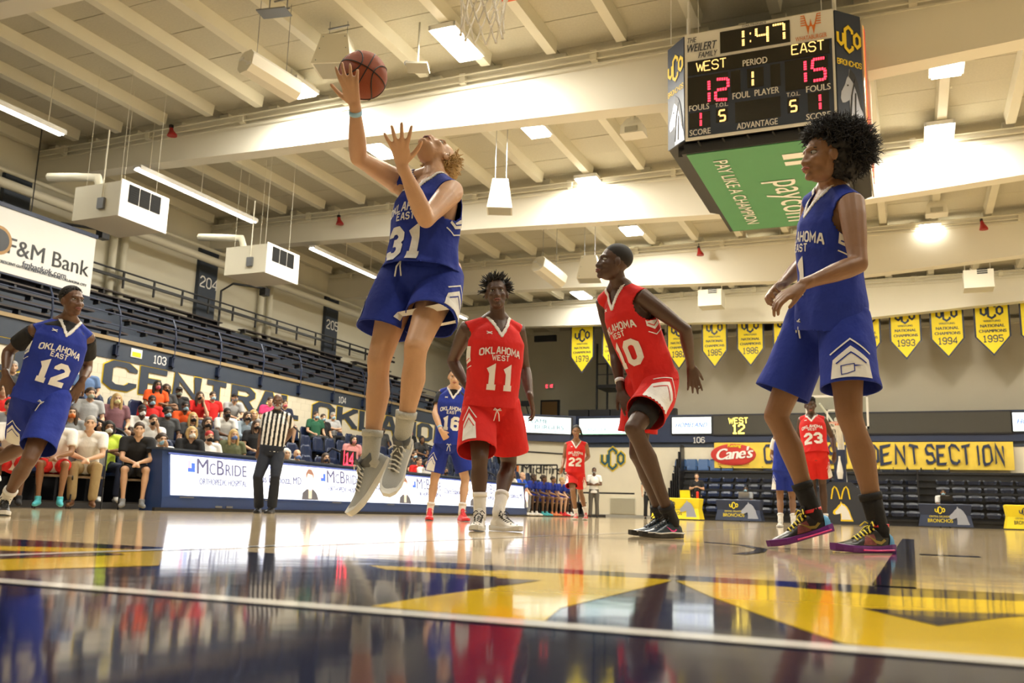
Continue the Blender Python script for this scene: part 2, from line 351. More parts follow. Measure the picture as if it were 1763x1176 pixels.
flat('letter_gap', c1((-120, 172), (400, 184), (424, 189), (-120, 208)), FNAVY, .0022)
flat('letter', c1((1240, 223), (1763, 247), (1763, 268), (1300, 238)), FYEL, .0013)
flat('letter', c1((1250, 363), (1440, 330), (1763, 285), (1770, 284), (1770, 408), (1735, 405), (1500, 385)), FYEL, .0013)
flat('letter', c2((-15, 240), (560, 272), (577, 276), (200, 370), (140, 420), (-15, 406)), FYEL, .0016)
flat('letter_gap', c2((-20, 268), (135, 276), (30, 292), (-20, 296)), FNAVY, .0022)
flat('letter', c2((585, 275), (940, 296), (1340, 330), (1900, 352), (2300, 372), (2300, 610), (1763, 552), (1160, 492), (900, 402), (700, 328)), FYEL, .0016)
flat('letter_gap', c2((1215, 371), (1520, 384), (1900, 392), (1700, 402), (1475, 432)), FNAVY, .0022)
flat('boundary_line', [(-24, 1.08), (18, 1.08), (18, 1.135), (-24, 1.135)], FWHT, .003, 'white line across the navy band')
flat('court_line', [(-2.03, 1.5), (-1.97, 1.5), (-1.97, 30), (-2.03, 30)], FWHT, .003)
flat('lane_line', [(-.09, BL), (.0, BL), (.0, 8.6), (-.09, 8.6)], FNAVY, .0028, 'navy lane line')
flat('side_line', [(-9.65, BL), (-9.6, BL), (-9.6, 30), (-9.65, 30)], FWHT, .003)
flat('court_line', [(-5.03, 2.6), (-4.97, 2.6), (-4.97, 20), (-5.03, 20)], FWHT, .003)
flat('lane_block', [(.02, 4.46), (.26, 4.46), (.26, 4.6), (.02, 4.6)], FNAVY, .003)
arc = [(-1.36+.0, 5.25), (-1.05, 5.15), (-.8, 4.85), (-.64, 4.4), (-.6, 4.0), (-.62, 3.65)]
V = []; F = []; stroke([(-1.9, 5.2)]+arc, .05, V, F); mb = MB(); mb.add([(p[0], p[1], .0026) for p in V], F); mb.build('arc_line', FNAVY, floor, label='navy arc line', fix=True)
flat('end_line', [(-9.6, 30.8), (5.6, 30.8), (5.6, 30.86), (-9.6, 30.86)], FWHT, .003)
flat('centre_line', [(-9.6, 16.5), (5.6, 16.5), (5.6, 16.56), (-9.6, 16.56)], FWHT, .003)

# ------------------------------------------------------------------ roof: deck panels, joists, girders
DZ = 9.68; GY = [2.6, 9.6, 16.5, 23.35, 30.3, 37.3]
mb = MB(); mb.box(-22, 14, -8, 46, DZ+.06, DZ+.3); ceil = mb.build('ceiling', CREAM, kind='structure')
JX = [-4.9-1.49*i for i in range(-12, 12)]
pan = None; k = 0; rest = MB()
for x in sorted(JX, key=lambda a: abs(a+5)):
    for j in range(46):
        y = -6+j*1.13; vis = -21.9 < x < 4 and 9.5 < y < 32
        if vis and k < 300:
            if pan is None:
                mb = MB(); mb.box(0, 1.47, 0, 1.11, 0, .055); pan = mb.build('panel', DECK, ceil); o = pan; bpy.context.view_layer.update()
            else: o = pan.copy(); COL.objects.link(o)
            o.location = (x, y, DZ+random.uniform(-.006, .006)); k += 1
        elif x < 12.5: rest.box(x, x+1.47, y, y+1.11, DZ, DZ+.055)
rest.build('deck_panels', DECK, ceil, kind='stuff')
# joists: tapered concrete stems, one object per joist and bay
for g in range(len(GY)-1):
    for x in JX:
        if not (-21.8 < x < 10): continue
        mb = MB(); y0, y1 = GY[g]+.25, GY[g+1]-.25
        mb.loft([[(x-.10, y, 9.42), (x+.10, y, 9.42), (x+.14, y, DZ), (x-.14, y, DZ)] for y in (y0, y1)]); mb.build('joist', CREAM, ceil, fix=True)
mb = MB()
for x in JX:
    if -21.8 < x < 10: mb.loft([[(x-.10, y, 9.42), (x+.10, y, 9.42), (x+.14, y, DZ), (x-.14, y, DZ)] for y in (37.6, 44.5)])
mb.build('joists', CREAM, ceil, kind='stuff', fix=True)
prof = [(-21.5, 8.66), (-17.5, 8.56), (-14, 8.44), (-11.4, 8.38), (-7.5, 8.22), (-4, 8.08), (-1.5, 8.04), (.5, 8.16), (3, 8.32), (8, 8.6), (13.9, 8.8)]
for gi, y in enumerate(GY):
    mb = MB(); dz = (0, 0, 0, -.08, -.22, -.15)[gi]
    mb.loft([[(x, y, z+dz), (x, y+.42, z+dz), (x, y+.42, 9.2), (x, y, 9.2)] for x, z in prof], fix if False else 0)
    mb.box(-21.5, 13.9, y+.05, y+.37, 9.2, 9.44)
    mb.build('girder', GIRD, ceil, fix=True)
    mb = MB()
    mb.tube([(-21.4, y-.07, 9.25), (13.8, y-.07, 9.25)], .022, 6); mb.tube([(-21.4, y-.14, 9.36), (13.8, y-.14, 9.36)], .018, 6); mb.tube([(-21.4, y-.10, 9.10), (13.8, y-.10, 9.10)], .012, 6)
    for i in range(12): mb.box(-20.5+i*2.98, -20.36+i*2.98, y-.12, y, 9.2, 9.42)
    mb.build('conduit', CREAM, ceil)
for (x, y, sx, sy) in LAMPS:
    big = sy > .6
    t = thing('ceiling_light', 'hall lamp', 'light', (x, y, LAMPZ))
    mb = MB()
    for s in (-1, 1): mb.box(x+s*sx/2-.02, x+s*sx/2+.02, y-sy/2-.02, y+sy/2+.02, LAMPZ+.0, LAMPZ+.1); mb.box(x-sx/2, x+sx/2, y+s*sy/2-.02, y+s*sy/2+.02, LAMPZ+.0, LAMPZ+.1)
    mb.box(x-sx/2, x+sx/2, y-sy/2, y+sy/2, LAMPZ+.08, LAMPZ+.1)
    for s in (-1, 1): mb.tube([(x, y+s*sy*.3, LAMPZ+.1), (x, y+s*sy*.3, DZ)], .012, 5)
    mb.build('housing', WHITE, t)
    mb = MB(); mb.box(x-sx/2+.03, x+sx/2-.03, y-sy/2+.03, y+sy/2-.03, LAMPZ-.05, LAMPZ+.02); mb.build('diffuser', GLOW, t)
    bay = sum(y > g for g in GY); t['label'] = ('small twin' if sy < .6 else 'bright square')+' lamp in the '+['rearmost', 'rear', 'over-camera', 'nearest', 'second', 'third', 'fourth', 'last'][min(bay, 7)]+' bay, '+('far left' if x < -10 else 'left of centre' if x < -6 else 'centre left' if x < -3 else 'centre' if x < 0 else 'right of centre' if x < 3 else 'right' if x < 6 else 'far right')+(' near the girder' if y-GY[max(0, min(bay, 6)-1)] > 4.2 and bay > 2 else ''); t['group'] = 'hall lamps in the roof bays'
# long tube lights over the left stand
for i, (y0, y1) in enumerate(((8.2, 13.8), (16.0, 20.5), (23.3, 27.2), (30.6, 34.5))):
    t = thing('tube_light', ['long tube light nearest the camera above the left upper deck', 'long bright tube light beyond the first girder over left stand', 'shorter tube light beyond the second girder at the left', 'far tube light low at the left over the upper deck'][i], 'light', (-17.25, y0, 8.2))
    mb = MB(); mb.box(-17.36, -17.14, y0, y1, 8.26, 8.32); mb.prism([(0, 0), (.05, .08), (-.02, .08)], (-17.36, y0, 8.2), (1, 0, 0), (0, 0, 1), (0, y1-y0, 0)); mb.prism([(0, 0), (-.05, .08), (.02, .08)], (-17.14, y0, 8.2), (1, 0, 0), (0, 0, 1), (0, y1-y0, 0)); mb.build('reflector', WHITE, t)
    n = int((y1-y0)/1.3)
    for j in range(n):
        mb = MB(); a = y0+j*(y1-y0)/n
        for xx in (-17.3, -17.2): mb.tube([(xx, a+.03, 8.215), (xx, a+(y1-y0)/n-.03, 8.215)], .03, 8)
        mb.build('tube', TUBE, t)
    mb = MB()
    for a in (y0+.4, (y0+y1)/2, y1-.4): mb.tube([(-17.25, a, 8.3), (-17.25, a, DZ)], .012, 5)
    mb.build('hanger', CREAM, t)
    area(-17.25, (y0+y1)/2, 8.15, .25, y1-y0, 60, (1, .95, .8))

# ------------------------------------------------------------------ left side: lettered wall, fascia, upper deck, upper wall
WX = -16.1
mb = MB(); mb.box(WX-.4, WX-.006, -8, 35.3, 0, 3.2); wl = mb.build('wall_left', CREAM, kind='structure')
blk = None; k = 0; rest = MB()
cells = [(y, z) for y in np.arange(11.2, 35, .4064) for z in np.arange(1.42, 3.2, .2032)]
cells.sort(key=lambda c: c[0]-6*(c[1] > 1.9))
for (y, z) in cells:
    sh = .2032*(int(round(z/.2032)) % 2); h = min(.1995, 3.2-z)
    if k < 300 and z > 1.6:
        if blk is None:
            mb = MB(); mb.box(-.06, 0, 0, .4026, 0, .1995); blk = mb.build('block', CREAMB, wl); o = blk
        else: o = blk.copy(); COL.objects.link(o)
        o.location = (WX, y+sh, z); o.scale = (1, 1, h/.1995); k += 1
    else: rest.box(WX-.08, WX, y+sh, y+sh+.4026, z, z+h)
rest.box(WX-.08, WX, -8, 11.2, 0, 3.2); rest.box(WX-.08, WX, 11.2, 35.3, 0, 1.41)
rest.build('wall_blocks', CREAMB, wl, kind='stuff')
def wall_word(s, y0, y1, z0, h):
    V, F = block(s, h, t=1.45, serif=.75, gap=1.0, ax='L'); V = V.copy(); V[:, 0] -= V[:, 0].min(); V[:, 0] *= (y1-y0)/V[:, 0].max()
    U, E = block(s, h+.02, t=1.7, serif=.85, gap=.93, ax='L'); U = U.copy(); U[:, 0] -= U[:, 0].min(); U[:, 0] *= (y1-y0+.05)/U[:, 0].max(); U[:, 0] -= .025; U[:, 1] -= .01
    return (V, F), (U, E)
qs = []; rs = []; a = MB(); b = MB()
for s, y0, y1 in (('OF', 11.5, 13.9), ('CENTRAL', 14.6, 21.65), ('OKLAHOMA', 22.3, 32.4)):
    q, r = wall_word(s, y0, y1, 2.60, .52); qs.append((q, y0)); rs.append((r, y0))
t = thing('wall_lettering', 'large navy words painted along the block wall above the left stand', 'lettering', (WX, 14.6, 2.6))
def per_letter(sh, y0, off, m, nm):
    """one object per painted letter: strokes grouped where their spans along the wall touch"""
    V, F = sh; comp = list(range(len(F))); spans = []
    sets = []
    for f in F:
        lo, hi = V[list(f), 0].min(), V[list(f), 0].max(); hit = [s for s in sets if lo <= s[1]-.0 and hi >= s[0]+.0]
        new = [min([lo]+[s[0] for s in hit]), max([hi]+[s[1] for s in hit]), [f]+[g for s in hit for g in s[2]]]; sets = [s for s in sets if s not in hit]+[new]
    for s in sorted(sets, key=lambda s: s[0]):
        mb = MB(); used = sorted({i for f in s[2] for i in f}); mp = {a_: k for k, a_ in enumerate(used)}; P = np.array([(WX+off+k*4e-5, y0+V[i, 0], 2.60+V[i, 1]) for k, i in enumerate(used)]); mb.add(P, [tuple(mp[i] for i in f) for f in s[2]]); mb.build(nm, m, t)
for r, y0 in rs: per_letter(r, y0, .008, YELB, 'letter_outline')
for q, y0 in qs: per_letter(q, y0, .022, SLATE, 'letter')

# fascia and ledge of the upper deck (left), corner piece, far ribbon
mb = MB(); mb.box(WX-.3, WX+.02, -8, 36.9, 3.2, 3.6); o = mb.build('trim_1', SLATE, kind='structure')
mb = MB(); mb.box(WX-.3, WX+.06, -8, 36.9, 3.6, 3.68); mb.build('trim_2', TAN, kind='structure')
mb = MB(); mb.box(-21.7, -21.5, -8, 46, 0, DZ+.06); wlu = mb.build('wall_left_upper', CREAM, kind='structure')
mb = MB(); mb.box(14, 14.2, -8, 46, 0, DZ+.06); mb.build('wall_right', CREAM, kind='structure')
mb = MB(); mb.box(-24, 18, -8.2, -8, 0, DZ+.06); mb.build('wall_behind', BEIGE, kind='structure')
mb = MB(); mb.box(-21.5, WX-.3, -8, 35, 3.0, 3.3); 
NR = 8
for r in range(NR): mb.box(-21.5, WX-.75-.62*r, -8, 35, 3.3+.33*r-.01 if r else 3.28, 3.3+.33*(r+1))
mb.build('upper_deck_steps', SLATE, kind='structure')
AIS = [(9.9, 10.9), (16.6, 17.5), (24.0, 24.9), (31.2, 32.0)]
segs = [(-2, 9.8), (11.0, 16.5), (17.6, 23.9), (25.0, 31.1), (32.1, 35)]
rown = ['lowest', 'second', 'third', 'fourth', 'fifth', 'sixth', 'seventh', 'topmost']
for r in range(NR):
    x = WX-.92-.605*r; z = 3.3+.33*(r+1)+.16
    for si, (y0, y1) in enumerate(segs):
        if y1 < 8: continue
        t = thing('bleacher_bench', '%s bench row of the upper deck, %s' % (rown[r], ['nearest section at the left frame edge', 'section left of the first aisle', 'middle section between the first and second aisles', 'section between the second and third aisles', 'short far end section'][si]), 'bench', (x, y0, z), 0, 'upper deck bench rows')
        mb = MB(); mb.box(x-.14, x+.14, y0, y1, z+.0, z+.04); mb.build('plank', DARKB, t)
        mb = MB()
        for k in range(int((y1-y0)/1.2)+1):
            y = min(y0+.1+k*1.2, y1-.1); mb.box(x-.03, x+.11, y-.03, y+.03, z-.1, z); mb.box(x-.09, x-.03, y-.03, y+.03, z-.17, z)
        mb.build('brackets', DARK, t)
t = thing('back_rail', 'dark rail along the top of the left upper deck', 'railing', (-21.2, 0, 6.4)); mb = MB(); mb.tube([(-21.0, -2, 6.75), (-21.0, 35, 6.75)], .03, 6); mb.box(-21.04, -20.96, -2, 35, 6.5, 6.58)
for k in range(30): mb.box(-21.03, -20.98, -1+k*1.2, -.95+k*1.2, 6.25, 6.75)
mb.build('rail', DARK, t)
for ai, (y0, y1) in enumerate(AIS):
    for r in range(NR):
        x = WX-.75-.62*r; mb = MB(); mb.box(x-.32, x+.0, y0, y1, 3.3+.33*r+.0, 3.3+.33*r+.17); mb.build('aisle_step', TAN, bpy.data.objects['upper_deck_steps'], label='tan aisle step' if r == 0 and ai == 0 else None)
# front railing with curved posts
t = thing('deck_railing', 'dark steel railing with curved posts along the upper deck front', 'railing', (WX, 0, 3.3))
ys = [13.1, 14.9, 16.6, 18.2, 19.9, 21.6, 23.3, 25.0, 26.7, 28.4, 30.1, 31.8]; ys = [9.7, 11.4]+ys
for y in ys:
    mb = MB(); mb.tube([(WX+.03, y, 3.25), (WX+.05, y, 3.7), (WX+.06, y, 4.0), (WX+.01, y, 4.25), (WX-.09, y, 4.45)], .022, 6)
    mb.box(WX+.02, WX+.12, y-.12, y-.10, 3.28, 3.52); mb.box(WX+.02, WX+.12, y-.12, y, 3.28, 3.30); mb.box(WX+.02, WX+.12, y-.12, y, 3.5, 3.52); mb.build('post', NAVY, t)
for x, z in ((WX-.09, 4.45), (WX+.05, 3.95), (WX+.04, 4.2)):
    mb = MB(); mb.tube([(x, 9.0, z), (x, 32, z)], .016, 6); mb.build('rail', NAVY, t)
# pillars with numbers
for num, y0, y1 in (('203', 15.55, 16.35), ('204', 22.85, 23.7), ('205', 30.1, 30.95), ('202', 8.4, 9.2)):
    t = thing('pillar', 'dark slate pillar numbered %s, %s' % (num, {'203': 'behind the bank board', '204': 'beside the second air unit', '205': 'left of the jumping player', '202': 'outside the left edge'}[num]), 'pillar', (-21.4, y0, 5.9)); mb = MB(); mb.box(-21.5, -21.35, y0, y1, 6.0, 8.5); mb.build('shaft', SLATE, t)
    lift('number', block(num, .34, .8), (-21.35, (y0+y1)/2+.05, 7.2), (0, 1, 0), (0, 0, 1), (.01, 0, 0), OFFW, t)
for i, y in enumerate((19.2, 19.6, 26.0, 26.5)):
    mb = MB(); mb.tube([(-21.3, y, 5.85), (-21.3, y, 8.6)], .11, 10); tag(mb.build('downpipe', CREAM, smooth=True), ['cream pipe on the upper wall left of the first AC', 'second cream pipe beside it', 'cream pipe on the upper wall between pillars 204 and 205', 'right hand pipe between pillars 204 and 205'][i], 'pipe')
for y, lb in ((16.9, 'black bracket arm above the corner of the bank board'), (23.9, 'black bracket arm under the second air unit')):
    mb = MB(); mb.tube([(-21.3, y, 5.9), (-21.3, y, 7.25), (-20.9, y+.1, 7.5), (-20.1, y+.9, 7.45)], .04, 6); mb.box(-20.3, -20.05, y+.75, y+1.0, 7.2, 7.45); tag(mb.build('bracket_arm', DARK), lb, 'bracket')
# heating units hung under the roof edge
for i, y in enumerate((13.6, 18.45)):
    x = -15.05; z0, z1 = 6.04, 6.8; L = 1.3
    t = thing('air_handler', ['large cream air unit with black grille near the first girder, left', 'smaller looking cream air unit with black grille beside pillar 204', 'cream air unit far along the left wall'][i], 'air conditioner', (x, y, z0))
    if i == 2: L = .9
    mb = MB(); mb.box(x-1.35, x, y, y+L, z0, z1); mb.build('casing', CREAM, t)
    mb = MB(); mb.box(x, x+.03, y-.03, y+L+.03, z0-.03, z1+.03); mb.build('front_panel', WHITE, t)
    for k in range(3):
        mb = MB(); yy = y+.18+k*.31*L/1.3
        for j in range(7): mb.box(x+.03, x+.045, yy, yy+.28*L/1.3, z0+.38+j*.05, z0+.405+j*.05)
        mb.box(x+.025, x+.042, yy, yy+.28*L/1.3, z0+.34, z0+.73); mb.build('grille', mat('grille_black', (.008, .008, .008), .95), t)
    mb = MB(); mb.box(x-.6, x-.42, y-.06, y, z0+.18, z0+.42); mb.build('switch_box', STEEL, t)
    mb = MB(); mb.tube([(x-.5, y-.03, z0+.42), (x-.5, y-.03, z1+1.2)], .015, 5)
    for a in (.2, 1.2):
        for b in (.15, L-.15): mb.tube([(x-a, y+b, z1), (x-a, y+b, DZ)], .005, 4)
    mb.build('hanger', CREAM, t)
    mb = MB(); mb.tube([(x-2.6, y+.3, 7.3), (x-1.9, y+.4, 7.25), (x-1.3, y+.5, 7.2), (x-1.15, y+.5, z1)], .1, 8); mb.build('duct', CREAM, t, smooth=True)
mb = MB(); mb.tube([(-20.6, 2, 7.9), (-20.6, 44, 7.9)], .13, 10); mb.tube([(-20.9, 2, 8.35), (-20.9, 44, 8.35)], .06, 8); tag(mb.build('roof_pipe', CREAM, smooth=True), 'long cream pipe running under the roof along the left wall', 'pipe')
# bank sign
SX = -20.0; c = lambda px, py: onx(px, py, SX)
t = thing('bank_sign', 'white F&M Bank board hanging over the left upper deck', 'sign', (SX, 14, 5.5))
yr = c(160, 460)[1]; zt = c(162, 410)[2]; zb = c(153, 510)[2]; yl = 10.2
mb = MB(); mb.box(SX-.06, SX, yl, yr, zb, zt); mb.build('board', WHITE, t)
mb = MB(); mb.box(SX-.1, SX+.04, yl, yr+.03, zt, zt+.1); mb.build('top_rail', NAVY, t)
lift('bank_name', fitw('F&M Bank', c(152, 470)[1]-c(12, 435)[1], .42, .01, 'LEFT'), (SX, c(12, 435)[1], c(12, 435)[2]), (0, 1, 0), (0, 0, 1), (.01, 0, 0), DARK, t)
lift('web_address', fitw('fmbankok.com', c(113, 478)[1]-c(38, 455)[1], .15, .012, 'LEFT'), (SX, c(38, 455)[1], c(38, 455)[2]-.05), (0, 1, 0), (0, 0, 1), (.01, 0, 0), NAVY, t)
lift('towns', fitw('·CRESCENT·GUTHRIE·PIEDMONT·EDMOND·OKLAHOMA CITY', c(148, 494)[1]-c(-5, 450)[1], .07, .004, 'LEFT'), (SX, c(-5, 450)[1], c(148, 494)[2]-.0), (0, 1.0, 0), (0, 0, 1), (.01, 0, 0), SLATE, t)
mb = MB(); cc = c(0, 414); mb.tube([(SX, cc[1]-.05, cc[2]), (SX+.02, cc[1]-.05, cc[2])], .36, 24); mb.build('coin_emblem', mat('bronze_print', (.45, .25, .08), .5), t)
mb = MB(); mb.tube([(SX+.015, cc[1]-.05, cc[2]), (SX+.03, cc[1]-.05, cc[2])], .28, 24); mb.build('emblem_centre', DARK, t)
for a in (.3, 5.2):
    mb = MB(); mb.tube([(SX-.03, yl+a, zt), (SX-.03, yl+a, DZ)], .015, 5); mb.build('hanger', DARK, t)
# fascia numbers and notice
for num, p in (('103', (283, 622)), ('104', (594, 690))):
    q = onx(*p, WX+.03); tag(lift('section_number', block(num, .18, .8), (WX+.02, q[1]-.14, q[2]-.09), (0, 1, 0), (0, 0, 1), (.006, 0, 0), OFFW, None), 'white section number %s on the left fascia, %s' % (num, 'above the letter E' if num == '103' else 'above the letter K'), 'number')
t = thing('notice', 'small white and yellow notice on the fascia left of 103', 'notice', onx(231, 606, WX)); q = onx(223, 614, WX); mb = MB(); mb.box(WX+.02, WX+.035, q[1], q[1]+.33, q[2]-.0, q[2]+.2); mb.build('sheet', WHITE, t)
mb = MB(); mb.box(WX+.035, WX+.04, q[1]+.04, q[1]+.29, q[2]+.02, q[2]+.12); mb.build('yellow_block', YEL, t)
# corner: diagonal fascia with screens, far wall
FY = 38.5; XC = -14.2
def slab(name, a, b, z0, z1, d, m, parent=None, **k):
    a = A3(*a, 0); b = A3(*b, 0); t_ = nrm(b-a); n = A3(t_[1], -t_[0], 0); mb = MB(); mb.add([p+A3(0, 0, z)+n*o for p in (a, b) for z in (z0, z1) for o in (0, d)], [(0, 1, 3, 2), (4, 6, 7, 5), (0, 4, 5, 1), (2, 3, 7, 6), (0, 2, 6, 4), (1, 5, 7, 3)]); return mb.build(name, m, parent, fix=True, **k)
mb = MB(); mb.box(-24, 18, 45, 45.2, 0, DZ+.06); mb.build('wall_back_recess', CREAM, kind='structure')
mb = MB(); mb.box(-11.6, 14, FY+1.6, FY+1.9, 3.0, 8.3); wb = mb.build('wall_back', BEIGE, kind='structure')
mb = MB(); mb.box(-11.6, -11.4, FY+1.6, 45, 3.0, DZ); mb.box(-11.6, 14, FY+1.4, FY+1.9, 8.3, DZ); mb.build('wall_back_top', CREAM, kind='structure')
mb = MB(); mb.box(-11.9, 14, FY+1.35, FY+1.6, 7.95, 8.12)
mb.build('trim_3', CREAM, kind='structure')
for i, x in enumerate((-16.2, -11.0, -6.2, 4.4)):
    mb = MB(); mb.box(x, x+1.1, FY+1.25, FY+1.4, 8.1, 8.4); mb.build('vent_slot', DARK, bpy.data.objects['wall_back_top'])
mb = MB(); mb.box(-17, 14, FY+.02, FY+.3, 0, 3.2); wbl = mb.build('wall_back_lower', CREAMB, kind='structure')
mb = MB(); mb.box(-21.5, 14, FY, 45, 3.0, 3.2); mb.build('balcony_floor', SLATE, kind='structure')
mb = MB(); mb.box(-13.6, 13.9, FY-.12, FY+.1, 3.2, 4.36); fas = mb.build('trim_4', NAVY, kind='structure')
slab('trim_5', (WX, 36.9), (-13.6, FY-.1), 3.2, 4.36, .2, NAVY, kind='structure'); slab('wall_corner', (WX-.05, 36.95), (-13.6, FY+.02), 0, 3.2, -.2, CREAMB, kind='structure')
def screen_x(name, lb, x0, x1, z0, z1, m, y=FY-.12):
    t = thing(name, lb, 'screen', ((x0+x1)/2, y, z0)); mb = MB(); mb.box(x0-.05, x1+.05, y-.08, y-.02, z0-.05, z1+.05); mb.build('frame', DARK, t)
    mb = MB(); mb.box(x0, x1, y-.095, y-.08, z0, z1); mb.build('display', m, t); return t
YS = FY-.235; q = lambda px, py: ony(px, py, YS)
a = q(1157, 730)[0]; b = q(1224, 730)[0]; t = screen_x('ribbon_screen', 'white far screen reading HOMELAND beside the WEST 12 display', a, b, 3.56, 4.24, LEDW2)
lift('lettering', fitw('HOMELAND', 1.35, .20, .035, shear=.3), ((a+b)/2, YS+.0, 3.82), (1., 0, 0), (0, 0, 1), (0, -.01, 0), SCRB, t)
a = q(997, 730)[0]; b = q(1108, 730)[0]; t = screen_x('ribbon_screen', 'white far screen reading STANDLEY left of the crouching player', a, b, 3.56, 4.24, LEDW2)
lift('lettering', fitw('STANDLEY', 1.15, .16, .03), (q(1023, 730)[0], YS, 3.68), (1., 0, 0), (0, 0, 1), (0, -.01, 0), mat('screen_teal', (.25, .4, .4), emis=.5), t)
mb = MB()
for i in range(3): mb.box(q(1012, 730)[0], q(1036, 730)[0], YS-.012, YS-.005, 3.98+i*.07, 4.01+i*.07)
mb.build('emblem', mat('screen_pale_blue', (.5, .65, .7), emis=.7), t); mb = MB(); mb.box(a, b, YS-.012, YS-.005, 3.56, 3.6); mb.build('green_strip', SCRG, t)
b = 9.0; a = q(1228, 730)[0]; xr = q(1741, 730)[0]; t = screen_x('ribbon_screen', 'long black ribbon display showing WEST 12 on the far wall', a, xr, 3.52, 4.28, mat('led_panel_off', (.045, .042, .032), .6))
lift('lettering', block('WEST', .22, .95), (q(1271, 720)[0], YS, 3.96), (1.0, 0, 0), (0, 0, 1), (0, -.01, 0), mat('led_yellow', (1, .75, .12), emis=1.8), t); lift('score', block('12', .36, 1.0), (q(1271, 720)[0], YS, 3.55), (1.0, 0, 0), (0, 0, 1), (0, -.01, 0), mat('led_yellow', (1, .75, .12)), t)
a = q(1744, 730)[0]; t = screen_x('ribbon_screen', 'white screen at the right end of the far ribbon board', a, a+1.6, 3.56, 4.24, LEDW2)
lift('lettering', fitw('HOMELAND', 1.35, .20, .035, shear=.3), (a+.8, YS, 3.82), (1., 0, 0), (0, 0, 1), (0, -.01, 0), SCRB, t)
# diagonal screen
t = thing('ribbon_screen', 'white far screen reading FLAME BURGERS on the corner fascia', 'screen', (WX, 35, 3.5)); _t = nrm(A3(-13.6-WX, FY-.1-36.9, 0)); _n = A3(_t[1], -_t[0], 0)*.24; a2 = (WX+_n[0]+.05, 36.9+_n[1]); b2 = (-13.65+_n[0]-.1, FY-.1+_n[1])
slab('frame', a2, b2, 3.5, 4.3, .05, DARK, t); ta = nrm(A3(b2[0]-a2[0], b2[1]-a2[1], 0)); nn = A3(ta[1], -ta[0], 0); p0 = A3(*a2, 0)+ta*.1+nn*.05; p1 = A3(*b2, 0)-ta*.1+nn*.05
slab('display', p0[:2], p1[:2], 3.55, 4.25, .02, LEDW2, t); mm = (p0+p1)/2+nn*.03; INK = mat('screen_ink', (.12, .25, .27), emis=.3)
lift('lettering', fitw('FLAME', .9, .19, .02), mm+A3(0, 0, 3.97)-ta*.2, ta, (0, 0, 1), nn*.01, INK, t); lift('lettering', fitw('BURGERS', 1.3, .19, .02), mm+A3(0, 0, 3.72)+ta*.3, ta, (0, 0, 1), nn*.01, INK, t)
mb = MB(); mb.tube([mm+nn*.012+ta*x+A3(0, 0, 3.62+.12*(x/1.2)**2) for x in np.linspace(-1.2, 1.2, 9)], .012, 4); mb.build('underline', INK, t)
q = ony(1203, 758, FY-.14); tag(lift('section_number', block('106', .22, .75), (q[0], FY-.12, q[2]-.1), (1, 0, 0), (0, 0, 1), (0, -.006, 0), OFFW, None), 'white section number 106 under the far ribbon board', 'number')
# balcony items far left corner
t = thing('door', 'brown door on the balcony in the far corner', 'door', (-17.5, 44.8, 3.2)); q0 = ony(933, 692, 44.8); q1 = ony(959, 692, 44.8)
mb = MB(); mb.box(q0[0]-.1, q1[0]+.1, 44.85, 45, 3.2, q0[2]+.1); mb.build('frame', DARK, t); mb = MB(); mb.box(q0[0], q1[0], 44.8, 44.86, 3.2, q0[2]); mb.build('leaf', mat('brown_door', (.30, .16, .05), .5), t)
mb = MB(); mb.box(q0[0]+.25, q0[0]+.5, 44.78, 44.8, 4.2, 4.7); mb.build('window_pane', DARK, t); mb = MB(); mb.box(q1[0]-.2, q1[0]-.1, 44.74, 44.8, 4.2, 4.3); mb.build('handle', STEEL, t)
q = ony(946, 665, 44.8); mb = MB(); mb.box(q[0]-.2, q[0]+.2, 44.8, 45, q[2]-.12, q[2]+.12); t = thing('exit_sign', 'small red exit sign above the brown door', 'sign', q); mb.build('case', WHITE, t); lift('letters', block('EXIT'.replace('X', 'X'), .14, 1.2), (q[0], 44.8, q[2]-.07), (1, 0, 0), (0, 0, 1), (0, -.01, 0), REDL, t)
q0 = ony(758, 612, 44.9); q1 = ony(775, 648, 44.9); mb = MB(); mb.box(q0[0], q1[0], 44.85, 45, q1[2], q0[2]); tag(mb.build('wall_louvre', mat('dark_louvre', (.08, .09, .07), .6)), 'dark square louvre on the far wall behind the jumping player', 'vent')
mb = MB(); q = ony(1010, 715, 39.5)
for k in range(5): mb.box(-14.2+k*1.0, -13.25+k*1.0, 39.2, 39.6, 3.2, 4.75)
tag(mb.build('draped_equipment', DARK), 'row of black covered cases on the far balcony corner', 'equipment')
t = thing('scaffold_stair', 'black steel platform frame on the balcony at far corner', 'platform', (-12.8, 41, 3.2)); mb = MB()
for x in (-13.3, -11.8):
    for y in (40.4, 42): mb.box(x, x+.08, y, y+.08, 3.2, 8.0)
mb.box(-13.3, -11.7, 40.4, 42.1, 5.9, 6.05); mb.box(-13.3, -11.7, 40.4, 40.45, 7.0, 7.05); mb.box(-13.3, -11.7, 40.4, 40.45, 6.5, 6.54); mb.build('frame', DARK, t)
# upper deck beyond pillar 205: stair rail
mb = MB(); 
for z in (0, .35, .7): mb.tube([(-16.2, 31.6, 5.1-z), (-16.2, 35.0, 4.2-z)], .03, 6)
tag(mb.build('stair_railing', DARK), 'sloping dark handrail at the far end of the upper deck', 'railing')
